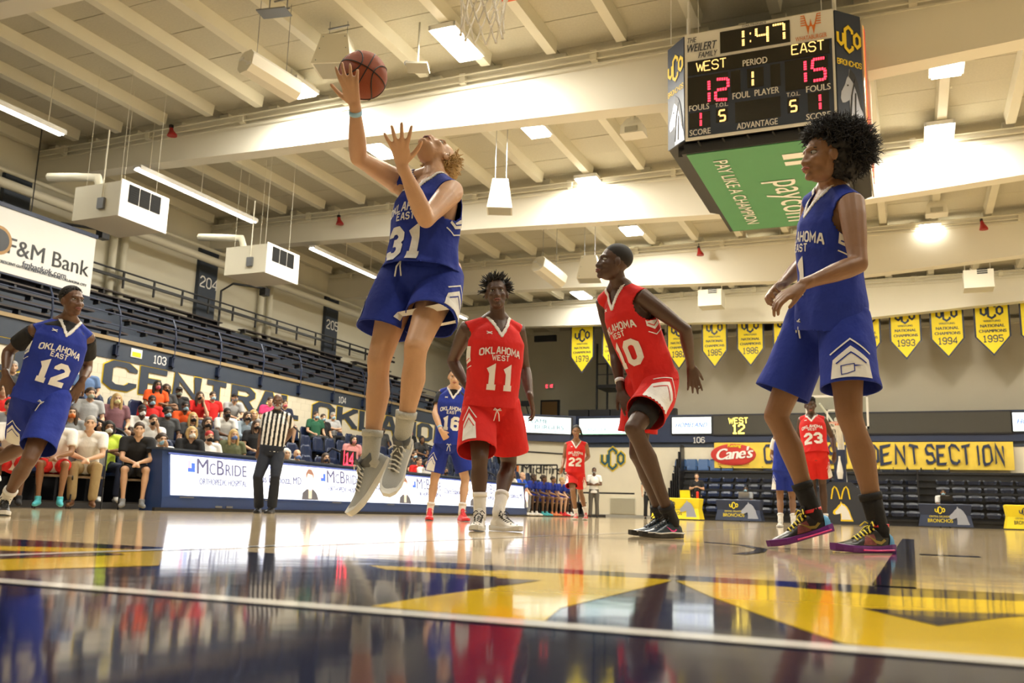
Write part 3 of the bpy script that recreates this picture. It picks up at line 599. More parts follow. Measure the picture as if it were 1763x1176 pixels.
# lower far wall: monogram, bank name, vent, bench rail, stanchion
t = thing('wall_monogram', 'navy and gold UCO monogram on the far cream wall', 'logo', (-11.87, FY, 2.0))
U = (1.05, 0, 0); V3 = (0, 0, 1.13); q = ony(1055, 790, FY)
for i, (th, m, n) in enumerate(((1.75, YELB, 'gold_outline'), (1.35, DARK, 'dark_outline'), (1.15, YELB, 'inner_outline'), (.85, mat('teal_navy_print', (.02, .09, .13), .5), 'letters'))): lift(n, uco2d(th), q*A3(1, 0, 1)+A3(0, FY, .0), U, V3, (0, -.01-.006*i, 0), m, t)
t = thing('bank_wall_sign', 'dark MidFirst Bank lettering on the far cream wall', 'sign', (-15, FY, 1.6))
wd = nrm(A3(-13.6, FY+.02, 0)-A3(WX-.05, 36.95, 0)); wn = A3(wd[1], -wd[0], 0); w0 = A3(WX-.05, 36.95, 0)+wn*.03+wd*.62; lift('upper_word', fitw('MidFirst', 2.0, .40, .01, 'LEFT'), w0+A3(0, 0, 1.80), wd, (0, 0, 1), wn*.02, DARK, t); lift('lower_word', fitw('Bank', 1.15, .38, .01, 'LEFT'), w0+A3(0, 0, 1.28), wd, (0, 0, 1), wn*.02, DARK, t)
mb = MB(); q = ony(893, 805, FY)
for k in range(4): p_ = w0-wd*(.75-k*.17); mb.add([p_+wd*a_+A3(0, 0, z_) for a_, z_ in ((0, 1.3), (.1, 1.3), (.1, 1.75+.12*k), (0, 1.75+.12*k))], [(0, 1, 2, 3)])
mb.build('orange_emblem', mat('orange_print', (.75, .2, .03), .5), t)
a = ony(1050, 861, FY); b = ony(1095, 890, FY); t = thing('wall_vent', 'pale square vent low on the far wall', 'vent', (a[0], FY, b[2])); mb = MB(); mb.box(a[0], b[0], FY-.02, FY+.02, .15, .85); mb.build('frame', CREAM, t); mb = MB()
for k in range(16): mb.box(a[0]+.04, b[0]-.04, FY-.05, FY-.02, .18+k*.041, .2+k*.041)
mb.build('slats', mat('vent_grey', (.6, .57, .45), .6), t)
mb = MB(); mb.box(-17, -9.6, FY-.04, FY+.02, 0, .12); mb.build('baseboard_back', mat('grey_base', (.35, .34, .3), .6), kind='structure')
mb = MB(); mb.tube([w0-wd*.5+A3(0, 0, 2.75), w0+wd*2.1+A3(0, 0, 2.68), (-13.5, FY-.06, 2.68), (-13.5, FY-.06, .3)], .03, 6); tag(mb.build('wall_cable', DARK), 'black cable line on the far wall above the bench', 'cable')
t = thing('wall_railing', 'black upright barrier railing before the far bank sign', 'railing', (-14.6, 35, 0)); p0 = ony(880, 805, 34.5)
mb = MB(); mb.tube([(-16, 34.5, 2.0), (p0[0]+2.0, 34.5, 2.0)], .03, 6); mb.tube([(-16, 34.5, 1.0), (p0[0]+2.0, 34.5, 1.0)], .03, 6); mb.build('rail', DARK, t); mb = MB()
for k in range(16): mb.tube([(-15.8+k*.22, 34.5, 1.0), (-15.8+k*.22, 34.5, 2.0)], .015, 5)
for k in (-16, p0[0]+2.0): mb.tube([(k, 34.5, 0), (k, 34.5, 2.0)], .03, 6)
mb.build('bars', DARK, t)
def stanchion(x, y, x2, y2):
    t = thing('queue_post', 'black belt post standing before the far wall vent', 'post', (x, y, 0)); mb = MB(); mb.tube([(x, y, 0), (x, y, .03), (x, y, .05)], [.2, .2, .05], 16); mb.build('base', DARK, t)
    mb = MB(); mb.tube([(x, y, .04), (x, y, .98)], .03, 10); mb.ell((x, y, .98), .045); mb.build('pole', DARK, t); mb = MB(); mb.box(min(x, x2), max(x, x2), y-.01, y+.01, .88, .94); mb.build('belt', DARK, t)
q = onz(1086, 891); stanchion(q[0]*.93, 33.6, q[0]*.93+2.2, 33.6)
# ------------------------------------------------------------------ far bleachers, right
BX0 = -8.6
t = bleach = thing('folded_bleachers', 'folded black bleacher bank under the student section banner', 'bleachers', (0, 38, 0)); mb = MB()
for k in range(8): mb.box(BX0, 13.9, 36.95+k*.12, 38.45 if k < 6 else 37.84, .0+k*.25, .25*(k+1)-.06); mb.box(BX0, 13.9, 36.88+k*.12, 37.0+k*.12, .25*(k+1)-.08, .25*(k+1))
mb.build('tiers', mat('black_tier', (.008, .009, .012), .5), t)
for x0 in np.arange(BX0+.0, 13, 4.4):
    mb = MB(); mb.box(x0, x0+.06, 36.85, 38.4, 0, 2.05); mb.build('end_frame', DARK, t)
mb = MB()
for k in range(8): mb.box(BX0-.55+.06*k, BX0-.5+.06*k, 37+.1*k, 37.6+.1*k, 0, .95+.3*k)
mb.build('side_panels', DARK, t)
def seatback(name, mats, w=.46, h=.5):
    mb = MB()
    rr = []
    for z, sx, dy in ((0, .85, 0), (.1, 1, -.01), (h*.6, 1, .02), (h*.9, .95, .05), (h, .8, .06)): rr.append([(x*sx*w/2, yy+dy, z) for x, yy in ((-1, 0), (-.6, .03), (.6, .03), (1, 0), (1, .04), (.6, .07), (-.6, .07), (-1, .04))])
    mb.loft(rr); return mb
SEATB = mat('seat_blue', (.008, .019, .062), .35); SEATD = mat('seat_dark_navy', (.007, .012, .03), .35); SEATL = mat('seat_mid_blue', (.05, .12, .28), .4)
def top_chair(m):
    t = thing('stadium_chair', 'chair', 'chair', (0, 0, 0)); mb = seatback('', 0, .5, .52)
    mb.v = [v+A3(0, .2, .42) for v in mb.v]; mb.build('backrest', m, t, smooth=False, fix=True)
    mb = MB(); mb.box(-.22, .22, -.2, .2, .38, .43); mb.build('seat', m, t)
    for s in (-1, 1): mb = MB(); mb.tube([(s*.25, .2, 0), (s*.25, .2, .62), (s*.25, -.1, .62)], .015, 5); mb.build('leg', DARK, t)
    return t
base = top_chair(SEATL)
xs = [ony(px, 830, 38.2)[0] for px in (1171, 1190, 1211, 1231, 1251)]
for i, x in enumerate(xs):
    lb = ['leftmost', 'second from left', 'middle', 'second from right', 'rightmost'][i]+' of the five blue chairs atop the far bleachers'
    if i == 0: base.location = (x, 38.1, 1.55); base['label'] = lb; base['group'] = 'blue chairs atop the far bleachers'
    else: dup(base, (x, 38.1, 1.55), 0, lb)
xs = [ony(px, 830, 38.2)[0] for px in (1325, 1527, 1551, 1575, 1599, 1623)]
for i, x in enumerate(xs):
    lb = 'single dark chair atop the far bleachers left of the knees' if i == 0 else ['leftmost', 'second', 'middle', 'fourth', 'rightmost'][i-1]+' of the dark chairs under the banner word SECTION'
    dup(base, (x, 38.1, 1.55), 0, lb, 'dark chairs atop the far bleachers', {'backrest': SEATD, 'seat': SEATD})
fold = None; n = 0
FS = seatback('', 0, .44, .2)
for r in range(5):
    for x in np.arange(-8.3, 13.0, .52):
        if (x+8.3) % 4.4 < .5: continue
        z = .35+r*.3; y = 36.75+r*.2
        if fold is None:
            fold = FS.build('folded_seat', SEATD, bleach, fix=True); o = fold; fold.location = (x, y, z)
        else:
            o = fold.copy(); COL.objects.link(o); o.location = (x, y, z)
            if x < -6: o.material_slots[0].link = 'OBJECT'; o.material_slots[0].material = SEATB
        n += 1
# banner
YB = FY-.16; a = ony(1230, 780, YB)[0]; b = ony(1745, 780, YB)[0]
t = thing('student_banner', 'long yellow student section banner with red oval on the far wall', 'banner', (a, YB, 2.2)); mb = MB(); n = 40
vs = [(a+(b-a)*i/n, YB-.04-.02*math.sin(i*1.1), z) for i in range(n+1) for z in (2.13, 3.17)]; mb.add(vs+[(x, y+.02, z) for x, y, z in vs], [(2*i, 2*i+2, 2*i+3, 2*i+1) for i in range(n)]+[(2*i+82, 2*i+83, 2*i+85, 2*i+84) for i in range(n)]); mb.build('cloth', mat('banner_yellow', (.88, .60, .07), .6, noise=.25, nscale=2), t)
YT = YB-.09
mb = MB(); cx_ = ony(1262, 776, YT); mb.ell((0, 0, 0), (.92, .02, .44), nu=28, nv=12); mb.v = [v+A3(cx_[0], YT+.02, 2.68) for v in mb.v]; mb.build('red_oval', mat('banner_red', (.55, .03, .02), .5), t)
lift('logo_word', text2d("Cane's", .62, .022, 'CENTER', shear=.25, sp=.9), (cx_[0]+.02, YT-.01, 2.5), (1.0, 0, .08), (0, 0, 1.05), (0, -.02, 0), WHITE, t)
lift('logo_small_word', text2d("Raising", .2, .006, 'CENTER', shear=.2), (cx_[0]+.05, YT-.01, 2.98), (1.0, 0, 0), (0, 0, 1), (0, -.02, 0), YEL, t); lift('logo_line', text2d("CHICKEN FINGERS", .15, .004, 'CENTER', shear=.2), (cx_[0], YT-.01, 2.26), (1.0, 0, 0), (0, 0, 1), (0, -.02, 0), mat('banner_red', 0), t)
def rag(s, px0, px1, nm):
    x0 = ony(px0, 780, YT)[0]; x1 = ony(px1, 780, YT)[0]; V, F = block(s, .66, t=1.0, serif=.35, gap=1.5, ax='L'); V = V.copy(); V[:, 0] *= (x1-x0)/V[:, 0].max(); V[:, 1] += np.sin(V[:, 0]*9)*.04; V[:, 0] += np.sin(V[:, 1]*17)*.03
    lift(nm, (V, F), (x0, YT, 2.35), (1, 0, 0), (0, 0, 1), (0, -.01, 0), NAVY, t)
rag("CANES", 1316, 1412, 'first_word'); rag("STUDENT", 1426, 1582, 'second_word'); rag("SECTION", 1594, 1730, 'third_word')
# champion pennants
yrs = ['1979', '1981', '1982', '1985', '1986', '1987', '1989', '1992', '1993', '1994', '1995', '2003']
pxs = [(983, 1023), (1037, 1077), (1148, 1190), (1208, 1252), (1268, 1315), (1330, 1376), (1390, 1440), (1468, 1516), (1531, 1586), (1601, 1660), (1677, 1740), (1756, 1822)]
YP = 38.0
for i, (yr_, (p0, p1)) in enumerate(zip(yrs, pxs)):
    x0 = ony(p0, 560, YP)[0]; x1 = ony(p1, 560, YP)[0]; zt = 8.42+.012*i; xm = (x0+x1)/2; w = x1-x0 if i else x1-x0; h = 2.2; sh = 1.45
    lb = 'yellow pennant %s' % ('reading %s, %s' % (yr_, {0: 'leftmost of the row', 3: 'right of the arm of player 10', 4: 'midway between the two near players', 8: 'first one fully seen right of the blue shorts', 9: 'middle one of the whole ones at the right', 10: 'largest looking, last whole one at the right'}[i]) if i in (0, 3, 4, 8, 9, 10) else ['', 'partly hidden behind the crouching player right of 1979', 'behind the shoulder of the crouching player, left of 1985', '', '', 'just left of the shorts of player 1', 'hidden behind the blue shorts', 'right of the blue shorts left of 1993', '', '', '', 'cut by the right edge of the photo'][i])
    t = thing('pennant', lb, 'banner', (xm, YP, zt-h), 0, 'championship pennants')
    def pen(g, y, m, nm):
        mb = MB(); ww = w/2-g; P = [(-ww, -g), (ww, -g), (ww, -sh), (0, -h+g*1.4), (-ww, -sh)]; mb.prism(P, (xm, y, zt), (1, 0, 0), (0, 0, 1), (0, .012, 0)); mb.build(nm, m, t, fix=True)
    pen(0, YP, NAVY, 'border'); pen(.06, YP-.013, YEL, 'field')
    s_ = w/1.5
    lift('monogram', uco2d(1.0), (xm, YP-.014, zt-.48), (s_*.95, 0, 0), (0, 0, .72), (0, -.006, 0), NAVY, t)
    for tx, sz, z, bd in (('WRESTLING', .13, .90, .003), ('NATIONAL', .2, 1.1, .006), ('CHAMPIONS', .2, 1.30, .006)): lift('line', text2d(tx, sz*s_*1.0, bd, 'CENTER'), (xm, YP-.014, zt-z), (1, 0, 0), (0, 0, 1), (0, -.006, 0), NAVY, t)
    lift('year', block(yr_, .24, .95, gap=1.6), (xm, YP-.014, zt-1.66), (s_*1.1, 0, 0), (0, 0, 1), (0, -.006, 0), NAVY, t)
    mb = MB()
    for s in (-1, 1): mb.tube([(xm+s*w*.42, YP, zt), (xm+s*w*.42, YP, DZ)], .006, 4)
    mb.build('cord', WHITE, t)
# ------------------------------------------------------------------ tables
def cloth_table(lb, x0, x1, y, m, dark=True):
    t = thing('cloth_table', lb, 'table', ((x0+x1)/2, y, 0)); mb = MB(); rings = []
    for z, e in ((.76, 0), (.74, .015), (.4, -.03), (.04, .04)): rings.append([(x0-e, y-.38-e, z), (x1+e, y-.38-e, z), (x1+e, y+.38+e, z), (x0-e, y+.38+e, z)])
    mb.loft(rings); mb.build('tablecloth', m, t, fix=True); xm = (x0+x1)/2; yy = y-.36
    lift('monogram', uco2d(.9), (xm-.1*(x1-x0), yy, .56), (.30, 0, 0), (0, 0, .28), (0, -.03, 0), YEL if dark else NAVY, t)
    lift('small_line', fitw('CENTRAL OKLAHOMA', (x1-x0)*.42, .06, .001), (xm-.1*(x1-x0), yy, .33), (1, 0, 0), (0, 0, 1), (0, -.03, 0), YEL if dark else NAVY, t)
    lift('name', fitw('BRONCHOS', (x1-x0)*.48, .12, .01), (xm-.1*(x1-x0), yy, .17), (1, 0, 0), (0, 0, 1), (0, -.035, 0), YEL if dark else NAVY, t)
    hx = x1-.36; mb = MB(); horse(mb, (hx, yy-.04, .08), .62); mb.build('horse_head', mat('horse_grey', (.33, .36, .45), .6), t)
HORSE = [(-.12, 0), (-.10, .2), (-.12, .40), (-.28, .34), (-.42, .32), (-.48, .40), (-.45, .52), (-.30, .66), (-.20, .80), (-.12, .86), (-.08, .99), (-.01, .88), (.08, .86), (.20, .74), (.32, .52), (.40, .25), (.50, 0)]
def horse(mb, o, s, u=(1, 0, 0), n=(0, -.006, 0)): mb.prism([(p[0]*s, p[1]*s) for p in HORSE], o, u, (0, 0, 1), n)
TY = 33.6; xx = lambda px: ony(px, 890, TY)[0]
cloth_table('navy clothed table with monogram, behind the raised shoe', xx(1237), xx(1312), TY, NAVY); cloth_table('navy clothed table with monogram right of the black socks', xx(1583), xx(1672), TY, NAVY)
TY = 32.6; cloth_table('yellow clothed table left of the navy tables', xx(1128), xx(1207), TY, YEL, False); cloth_table('yellow clothed table cut by the right frame edge', xx(1731), xx(1810), TY, YEL, False)
def laptop(lb, x, y, m):
    t = thing('laptop', lb, 'laptop', (x, y, .77)); mb = MB(); mb.box(x-.18, x+.18, y-.12, y+.13, .765, .785); mb.build('base', m, t); mb = MB(); mb.add([(x+i*.18, y-.12-.07*k-.01*j, .785+.25*k) for i in (-1, 1) for j in (0, 1) for k in (0, 1)], [(0, 1, 3, 2), (4, 6, 7, 5), (0, 4, 5, 1), (2, 3, 7, 6), (0, 2, 6, 4), (1, 5, 7, 3)]); mb.build('lid', m, t, fix=True)
laptop('yellow backed laptop on the left yellow table', ony(1181, 855, 32.6)[0], 32.6, YEL); laptop('silver laptop on the left navy table', ony(1282, 860, 33.6)[0], 33.6, STEEL); laptop('black laptop on the right navy table', ony(1629, 862, 33.6)[0], 33.6, DARK)
x = ony(1201, 862, 32.5)[0]; mb = MB(); mb.tube([(x, 32.5, .765), (x, 32.5, .98), (x, 32.5, 1.0)], [.045, .045, .03], 12); tag(mb.build('red_bottle', mat('red_plastic', (.8, .03, .02), .4), smooth=True), 'red drink bottle on the yellow table', 'bottle')
# ------------------------------------------------------------------ far hoop
def hoop_far():
    x, y = -2.0, 29.7; t = thing('far_basket', 'far basketball goal with padded base standing before the bleachers', 'basketball hoop', (x, y+2, 0))
    mb = MB(); a, b = x-.915, x+.915
    for (p, q, r, s) in ((a, b, 3.95, 3.88), (a, b, 2.97, 2.90)): mb.box(p, q, y, y+.06, s, r)
    for p in (a, b-.06): mb.box(p, p+.06, y, y+.06, 2.9, 3.95)
    mb.build('frame', WHITE, t)
    gl = bpy.data.materials.new('clear_glass'); gl.use_nodes = True; g = gl.node_tree.nodes['Principled BSDF']; g.inputs['Transmission Weight'].default_value = 1; g.inputs['Roughness'].default_value = 0; g.inputs['IOR'].default_value = 1.05; g.inputs['Base Color'].default_value = (.95, 1, .98, 1); _mats['clear_glass'] = gl
    mb = MB(); mb.box(a+.06, b-.06, y+.02, y+.035, 2.97, 3.88); mb.build('glass', gl, t)
    mb = MB(); 
    for (p, q, r, s) in ((-.3, .3, 3.5, 3.45), (-.3, .3, 3.1, 3.05), (-.3, -.25, 3.5, 3.05), (.25, .3, 3.5, 3.05)): mb.box(x+p, x+q, y-.012, y, s, r)
    mb.build('target_square', WHITE, t); ring(t, x, y-.38, 3.05, .62)
    mb = MB(); mb.tube([(x, y+.06, 3.2), (x, y+1.3, 2.6), (x, y+1.9, 1.1)], [.09, .1, .13], 8); mb.tube([(x-.5, y+.1, 3.7), (x, y+1.2, 2.9)], .03, 6); mb.tube([(x+.5, y+.1, 3.7), (x, y+1.2, 2.9)], .03, 6); mb.build('arm', WHITE, t)
    mb = MB(); mb.box(x-.17, x+.17, y+.5, y+.8, 1.25, 2.3); mb.build('arm_pad', NAVY, t)
    mb = MB(); P = [(-.72, .04), (.72, .04), (.72, .95), (.3, 1.3), (-.3, 1.3), (-.72, .95)]; mb.prism(P, (x, y+.35, 0), (1, 0, 0), (0, 0, 1), (0, 1.3, 0)); mb.build('base_pad', mat('pad_navy', (.03, .035, .05), .5), t, fix=True)
    mb = MB()
    for s in (-1, 1): mb.tube([(x+s*.02+s*k, y+.34, z) for k, z in ((0, .78), (.05, 1.0), (.10, 1.12), (.15, 1.16), (.20, 1.08), (.25, .78))], .022, 6)
    mb.build('arch_emblem', YELB, t)
    mb = MB(); horse(mb, (x+.05, y+.345, .12), .6); mb.build('horse_head', YELB, t); mb = MB(); horse(mb, (x+.06, y+.338, .17), .48); mb.build('horse_face', WHITE, t)
    mb = MB(); mb.tube([(x, y+.49, z) for z in (1.4, 1.6, 1.8, 2.0, 2.1)], [.07, .1, .07, .03, .03], 8); mb.build('bottle_print', WHITE, t)
def ring(t, x, y, z, drop=.42, netm=None, n=12, r=.2286):
    mb = MB(); mb.tube([(x+r*math.cos(a), y+r*math.sin(a), z) for a in np.linspace(0, 2*PI, 25)], .009, 6); mb.box(x-.06, x+.06, y+r, y+r+.15, z-.05, z+.01); mb.build('rim', mat('rim_orange', (.75, .12, .03), .4), t)
    mb = MB(); rows = 5; rad = [r, .19, .145, .118, .11, .115]; pt = lambda i, k: A3(x+rad[k]*math.cos((i+.5*(k % 2))*2*PI/n), y+rad[k]*math.sin((i+.5*(k % 2))*2*PI/n), z-drop*k/rows)
    for k in range(rows):
        for i in range(n):
            for d in ((0, 1) if k % 2 == 0 else (0, 1)):
                j = i-d if k % 2 == 0 else i+d
                a, b = pt(i, k), pt(j, k+1); m = (a+b)/2+A3(0, 0, -.012); mb.tube([a, m, b], .0045, 5)
            mb.ell(pt(i, k+1), .009, nu=6, nv=4)
    mb.build('net', mat('net_cord', (.80, .76, .66), .8), t)
hoop_far()
# near basket: its net hangs into the top of the frame; board and arm continue above the frame
q = onz(830, 58, 2.60); t = thing('near_basket', 'near basketball goal whose white net hangs in at the top', 'basketball hoop', (q[0], q[1], 2.6)); ring(t, q[0], q[1], 3.05, .45)
mb = MB(); x, y = q[0], q[1]-.38
for (p, r_, s, u) in ((-.915, .915, 3.95, 3.88), (-.915, .915, 2.97, 2.90), (-.915, -.85, 3.95, 2.9), (.85, .915, 3.95, 2.9)): mb.box(x+p, x+r_, y-.06, y, u, s)
mb.build('frame', WHITE, t); mb = MB(); mb.box(x-.85, x+.85, y-.04, y-.025, 2.97, 3.88); mb.build('glass', _mats['clear_glass'], t); mb = MB(); mb.box(x-.06, x+.06, y-.02, q[1]-.2, 3.0, 3.05); mb.tube([(x, y-.06, 3.4), (x, y-1.6, 4.4), (x, y-1.6, DZ)], .08, 8); mb.build('arm', STEEL, t)
# ------------------------------------------------------------------ scorer's board on the left sideline
BX = -10.1
t = thing('scorers_board', 'long navy courtside board with bright white medical advert screens', 'advertising board', (BX, 10.4, 0))
mb = MB()
mb.loft([[(BX-.4, y, 0), (BX+.02, y, 0), (BX+.02, y, .2), (BX-.06, y, .9), (BX-.3, y, .9)] for y in (10.45, 24.5)]); mb.build('body', mat('board_navy', (.02, .05, .17), .4), t, fix=True)
mb = MB(); mb.box(BX-.34, BX-.02, 10.42, 24.55, .9, .93); mb.build('top', SLATE, t)
SC = lambda y, z: (BX+.025-.08*(z-.2)/.7+.012, y, z)
n = A3(1, 0, .11); n /= np.linalg.norm(n)
mb = MB(); mb.add([SC(10.6, .235), SC(24.3, .235), SC(24.3, .83), SC(10.6, .83)], [(0, 1, 2, 3)]); mb.build('screen', LEDW, t)
mb = MB(); mb.tube([A3(*SC(10.55, .845))+n*.005, A3(*SC(24.3, .845))+n*.005], .014, 4); mb.build('blue_edge', mat('edge_blue', (.03, .08, .5), .4), t)
mb = MB()
for k in range(7): mb.box(BX+.02, BX+.03, 10.8+k*2, 11.1+k*2, .20, .215)
mb.box(BX+.02, BX+.03, 11.6, 11.75, .06, .09); mb.box(BX+.02, BX+.03, 11.85, 12.0, .06, .09); mb.build('small_labels', STEEL, t)
mb = MB(); mb.box(BX+.0, BX+.05, 10.3, 24.5, 0, .05); mb.build('kick_strip', DARK, t)
UP = A3(-.08/.7, 0, 1)
def onscr(nm, sh, y, z, m, k=1.): return lift(nm, sh, SC(y, z), (0, k, 0), UP, n*.006, m, t)
for rep in range(4):
    y = 10.95+rep*3.47
    mb = MB(); a = A3(*SC(y, .62)); place(mb, (np.array([(0, 0), (.07, 0), (.07, .14), (0, .14)]), [(0, 1, 2, 3)]), a+n*.006, (0, 1, 0), UP, 0); mb.build('logo_pink', SCRP, t); mb = MB(); place(mb, (np.array([(.0, -.03), (.16, -.03), (.16, .11), (.08, .11), (.08, .03), (.0, .03)]), [(0, 1, 2, 3, 4, 5)]), a+n*.007, (0, 1, 0), UP, 0); mb.build('logo_blue', SCRB, t)
    for wd, x0_, w_, h_ in (('M', .2, .26, .25), ('C', .48, .14, .19), ('B', .65, .17, .25), ('RIDE', .85, .52, .19)): onscr('hospital_name', fitw(wd, w_, h_, .022, 'LEFT'), y+x0_, .57, PURP)
    onscr('hospital_line', fitw('ORTHOPEDIC HOSPITAL', 1.12, .10, .03, 'LEFT'), y+.25, .41, PURP)
    onscr('web_line', text2d('McBrideHospital.com', .06), y-.0, .27, SCRB)
    onscr('doctor_name', fitw('Chris Espinoza, MD', 1.35, .14, .02, 'LEFT'), y+1.52, .50, PURP); onscr('doctor_line', text2d('Orthopedic Surgeon', .09), y+1.8, .40, SCRB); onscr('doctor_line', text2d('Welcomes', .1), y+1.8, .74, SCRB)
    py = y+3.13
    for nm, pts, m in (('portrait_suit', [(-.26, -.0), (-.23, .12), (-.1, .19), (.1, .19), (.2, .12), (.26, 0)], SCRD), ('portrait_shirt', [(-.06, .02), (-.05, .2), (.06, .2), (.04, .02)], WHITE),
                       ('portrait_face', [(-.04, .16), (-.1, .25), (-.12, .36), (-.09, .46), (0, .5), (.09, .46), (.12, .36), (.1, .25), (.04, .16)], SCRS), ('portrait_hair', [(-.12, .36), (-.12, .47), (-.05, .55), (.05, .55), (.12, .47), (.12, .36), (.08, .45), (-.06, .47)], SCRH)):
        k = {'portrait_suit': 0, 'portrait_shirt': 1, 'portrait_face': 2, 'portrait_hair': 3}[nm]; mb = MB(); V = np.array(pts); P = A3(*SC(py, .24))+n*(.006+.002*k)+np.outer(V[:, 0], (0, 1, 0))+np.outer(V[:, 1], UP)
        bm = bmesh.new(); f = bm.faces.new([bm.verts.new(p) for p in P]); bmesh.ops.triangulate(bm, faces=[f]); bm.verts.index_update(); mb.add([list(v.co) for v in bm.verts], [tuple(v.index for v in f.verts) for f in bm.faces]); bm.free(); mb.build(nm, m, t)
q = onx(599, 790, BX-.3); mb = MB(); mb.box(q[0]-.05, q[0]+.03, q[1]-.2, q[1]+.25, .93, q[2]+.16); t2 = thing('shot_clock', 'small red-lit clock box on the courtside board', 'clock', q); mb.build('case', DARK, t2); lift('digits', block('14', .2, 1.2), (q[0]+.03, q[1], q[2]-.1), (0, 1, 0), (0, 0, 1), (.01, 0, 0), REDL, t2)
mb = MB(); mb.box(q[0]+.03, q[0]+.035, q[1]-.2, q[1]+.25, .95, .97); mb.box(q[0]+.03, q[0]+.035, q[1]-.2, q[1]-.18, .95, q[2]+.15); mb.build('red_edge', REDL, t2)

# ------------------------------------------------------------------ left lower stand: tiers and seats
mb = MB(); RX = [-11.8-.85*k for k in range(5)]; RZ = [.1+.335*k for k in range(5)]
for k in range(5): mb.box(RX[k]-.42-(.5 if k == 4 else 0), RX[k]+.43, 6.0, 36, 0 if k == 0 else RZ[k]-.335, RZ[k])
mb.build('stand_tiers', mat('tier_black', (.015, .016, .02), .6), kind='structure')
def stand_seat():
    t = thing('stand_seat', 's', 'seat', (0, 0, 0)); mb = MB(); rr = []
    for z, w, b in ((.40, .2, .0), (.5, .225, -.02), (.68, .23, -.03), (.80, .20, -.05), (.86, .13, -.06)):
        rr.append([(-.22+b-.05*(1-abs(s))+o, s*w, z) for o in (0,) for s in (-1, -.6, -.2, .2, .6, 1)]+[(-.25+b-.05*(1-abs(s)), s*w, z) for s in (1, .6, .2, -.2, -.6, -1)])
    mb.loft(rr); mb.build('backrest', SEATB, t, smooth=True, fix=True)
    mb = MB(); mb.loft([[(-.2, s*.2, .40) for s in (-1, 1)]+[(.2, s*.22, .42) for s in (1, -1)], [(-.2, s*.2, .44) for s in (-1, 1)]+[(.2, s*.22, .46) for s in (1, -1)]]); mb.build('seat_pan', SEATB, t, fix=True)
    mb = MB(); mb.box(-.2, .1, -.02, .02, 0, .41); mb.box(-.24, -.18, -.2, .2, .36, .42); mb.build('bracket', DARK, t); return t
seat0 = None; rn = ['front', 'second', 'middle', 'fourth', 'back']; SEATY = np.arange(8.3, 34.5, .56)
for k in range(5):
    for y in SEATY:
        if 18.95 < y < 19.6 or 27 < y < 27.8: continue
        sec = 0 if y < 19 else 1 if y < 27 else 2; j_ = int(round((y-(8.3, 19.6, 27.8)[sec])/.56)); lb = '%s row blue stand seat, %s %s' % (rn[k], ORD[max(0, min(j_, 23))], ('from the left end of the stand', 'past the referee aisle', 'past the far aisle')[sec])
        if seat0 is None: seat0 = stand_seat(); seat0.location = (RX[k], y, RZ[k]); seat0['label'] = lb; seat0['group'] = 'blue seats of the left stand'
        else: dup(seat0, (RX[k], y, RZ[k]), 0, lb)
for i, (y, px) in enumerate(((19.25, 0), (27.4, 0), (11.9, 0))):
    t = thing('aisle_rail', ['black curved handrail in the stand aisle behind the referee', 'black curved handrail in the far stand aisle', 'black curved handrail beside the curly haired spectator'][i], 'handrail', (-13, y, .5)); mb = MB(); mb.tube([(-12.3, y, .3), (-12.3, y, 1.15), (-12.5, y, 1.3), (-13.2, y, 1.55), (-13.4, y, 1.4), (-13.4, y, .7)], .025, 7); mb.tube([(-14.2, y, 1.0), (-14.2, y, 1.95), (-14.4, y, 2.1), (-15.1, y, 2.3), (-15.3, y, 2.1), (-15.3, y, 1.5)], .025, 7); mb.build('tube', DARK, t, smooth=True)

# ------------------------------------------------------------------ hanging scoreboard
t = thing('scoreboard', 'hanging four-sided scoreboard reading West 12 East 15 and 1:47', 'scoreboard', (-2.05, 17.3, 6.3)); sb = t
X0, X1, Y0, Y1, ZB, ZT = -3.34, -.83, 15.0, 19.4, 6.58, 8.58; ch = .38
BOARD = mat('board_face', (.022, .035, .07), .35); PANEL = mat('digit_window', (.012, .012, .010), .25); SILV = mat('silver_print', (.50, .53, .62), .3, .35)
oct_ = [(X0, Y0), (X1, Y0), (X1+ch, Y0+ch), (X1+ch, Y1-ch), (X1, Y1), (X0, Y1), (X0-ch, Y1-ch), (X0-ch, Y0+ch)]
mb = MB(); mb.loft([[(x, y, z) for x, y in oct_] for z in (ZB+.02, ZT-.02)]); mb.build('cabinet', DARK, t, fix=True)
mb = MB(); mb.box(X0, X1, Y0-.03, Y0, ZB, ZT); mb.build('front_face', WHITE, t)
fw = X1-X0; FY_ = Y0-.03; fx = lambda u: X0+u*fw; H2 = ZT-ZB; fz = lambda v: ZB+v*H2
def pane(nm, u0, u1, v0, v1, m, d=.012, lbl=None):
    mb = MB(); mb.box(fx(u0), fx(u1), FY_-d, FY_, fz(v0), fz(v1)); return mb.build(nm, m, t, label=lbl)
pane('dark_field', .02, .985, .025, .735, BOARD)
Z = lambda a: 1-a
for u0, u1, v0, v1 in ((.025, .97, .60, .73), (.02, .3, .30, .58), (.32, .385, .38, .58), (.43, .54, .40, .575), (.585, .65, .38, .58), (.68, .955, .32, .59), (.03, .175, .10, .245), (.215, .295, .125, .25), (.345, .645, .10, .285), (.69, .765, .12, .25), (.82, .955, .10, .27)): pane('digit_window', u0, u1, v0, v1, PANEL, .018)
pane('clock_window', .25, .72, .765, .965, PANEL, .02)
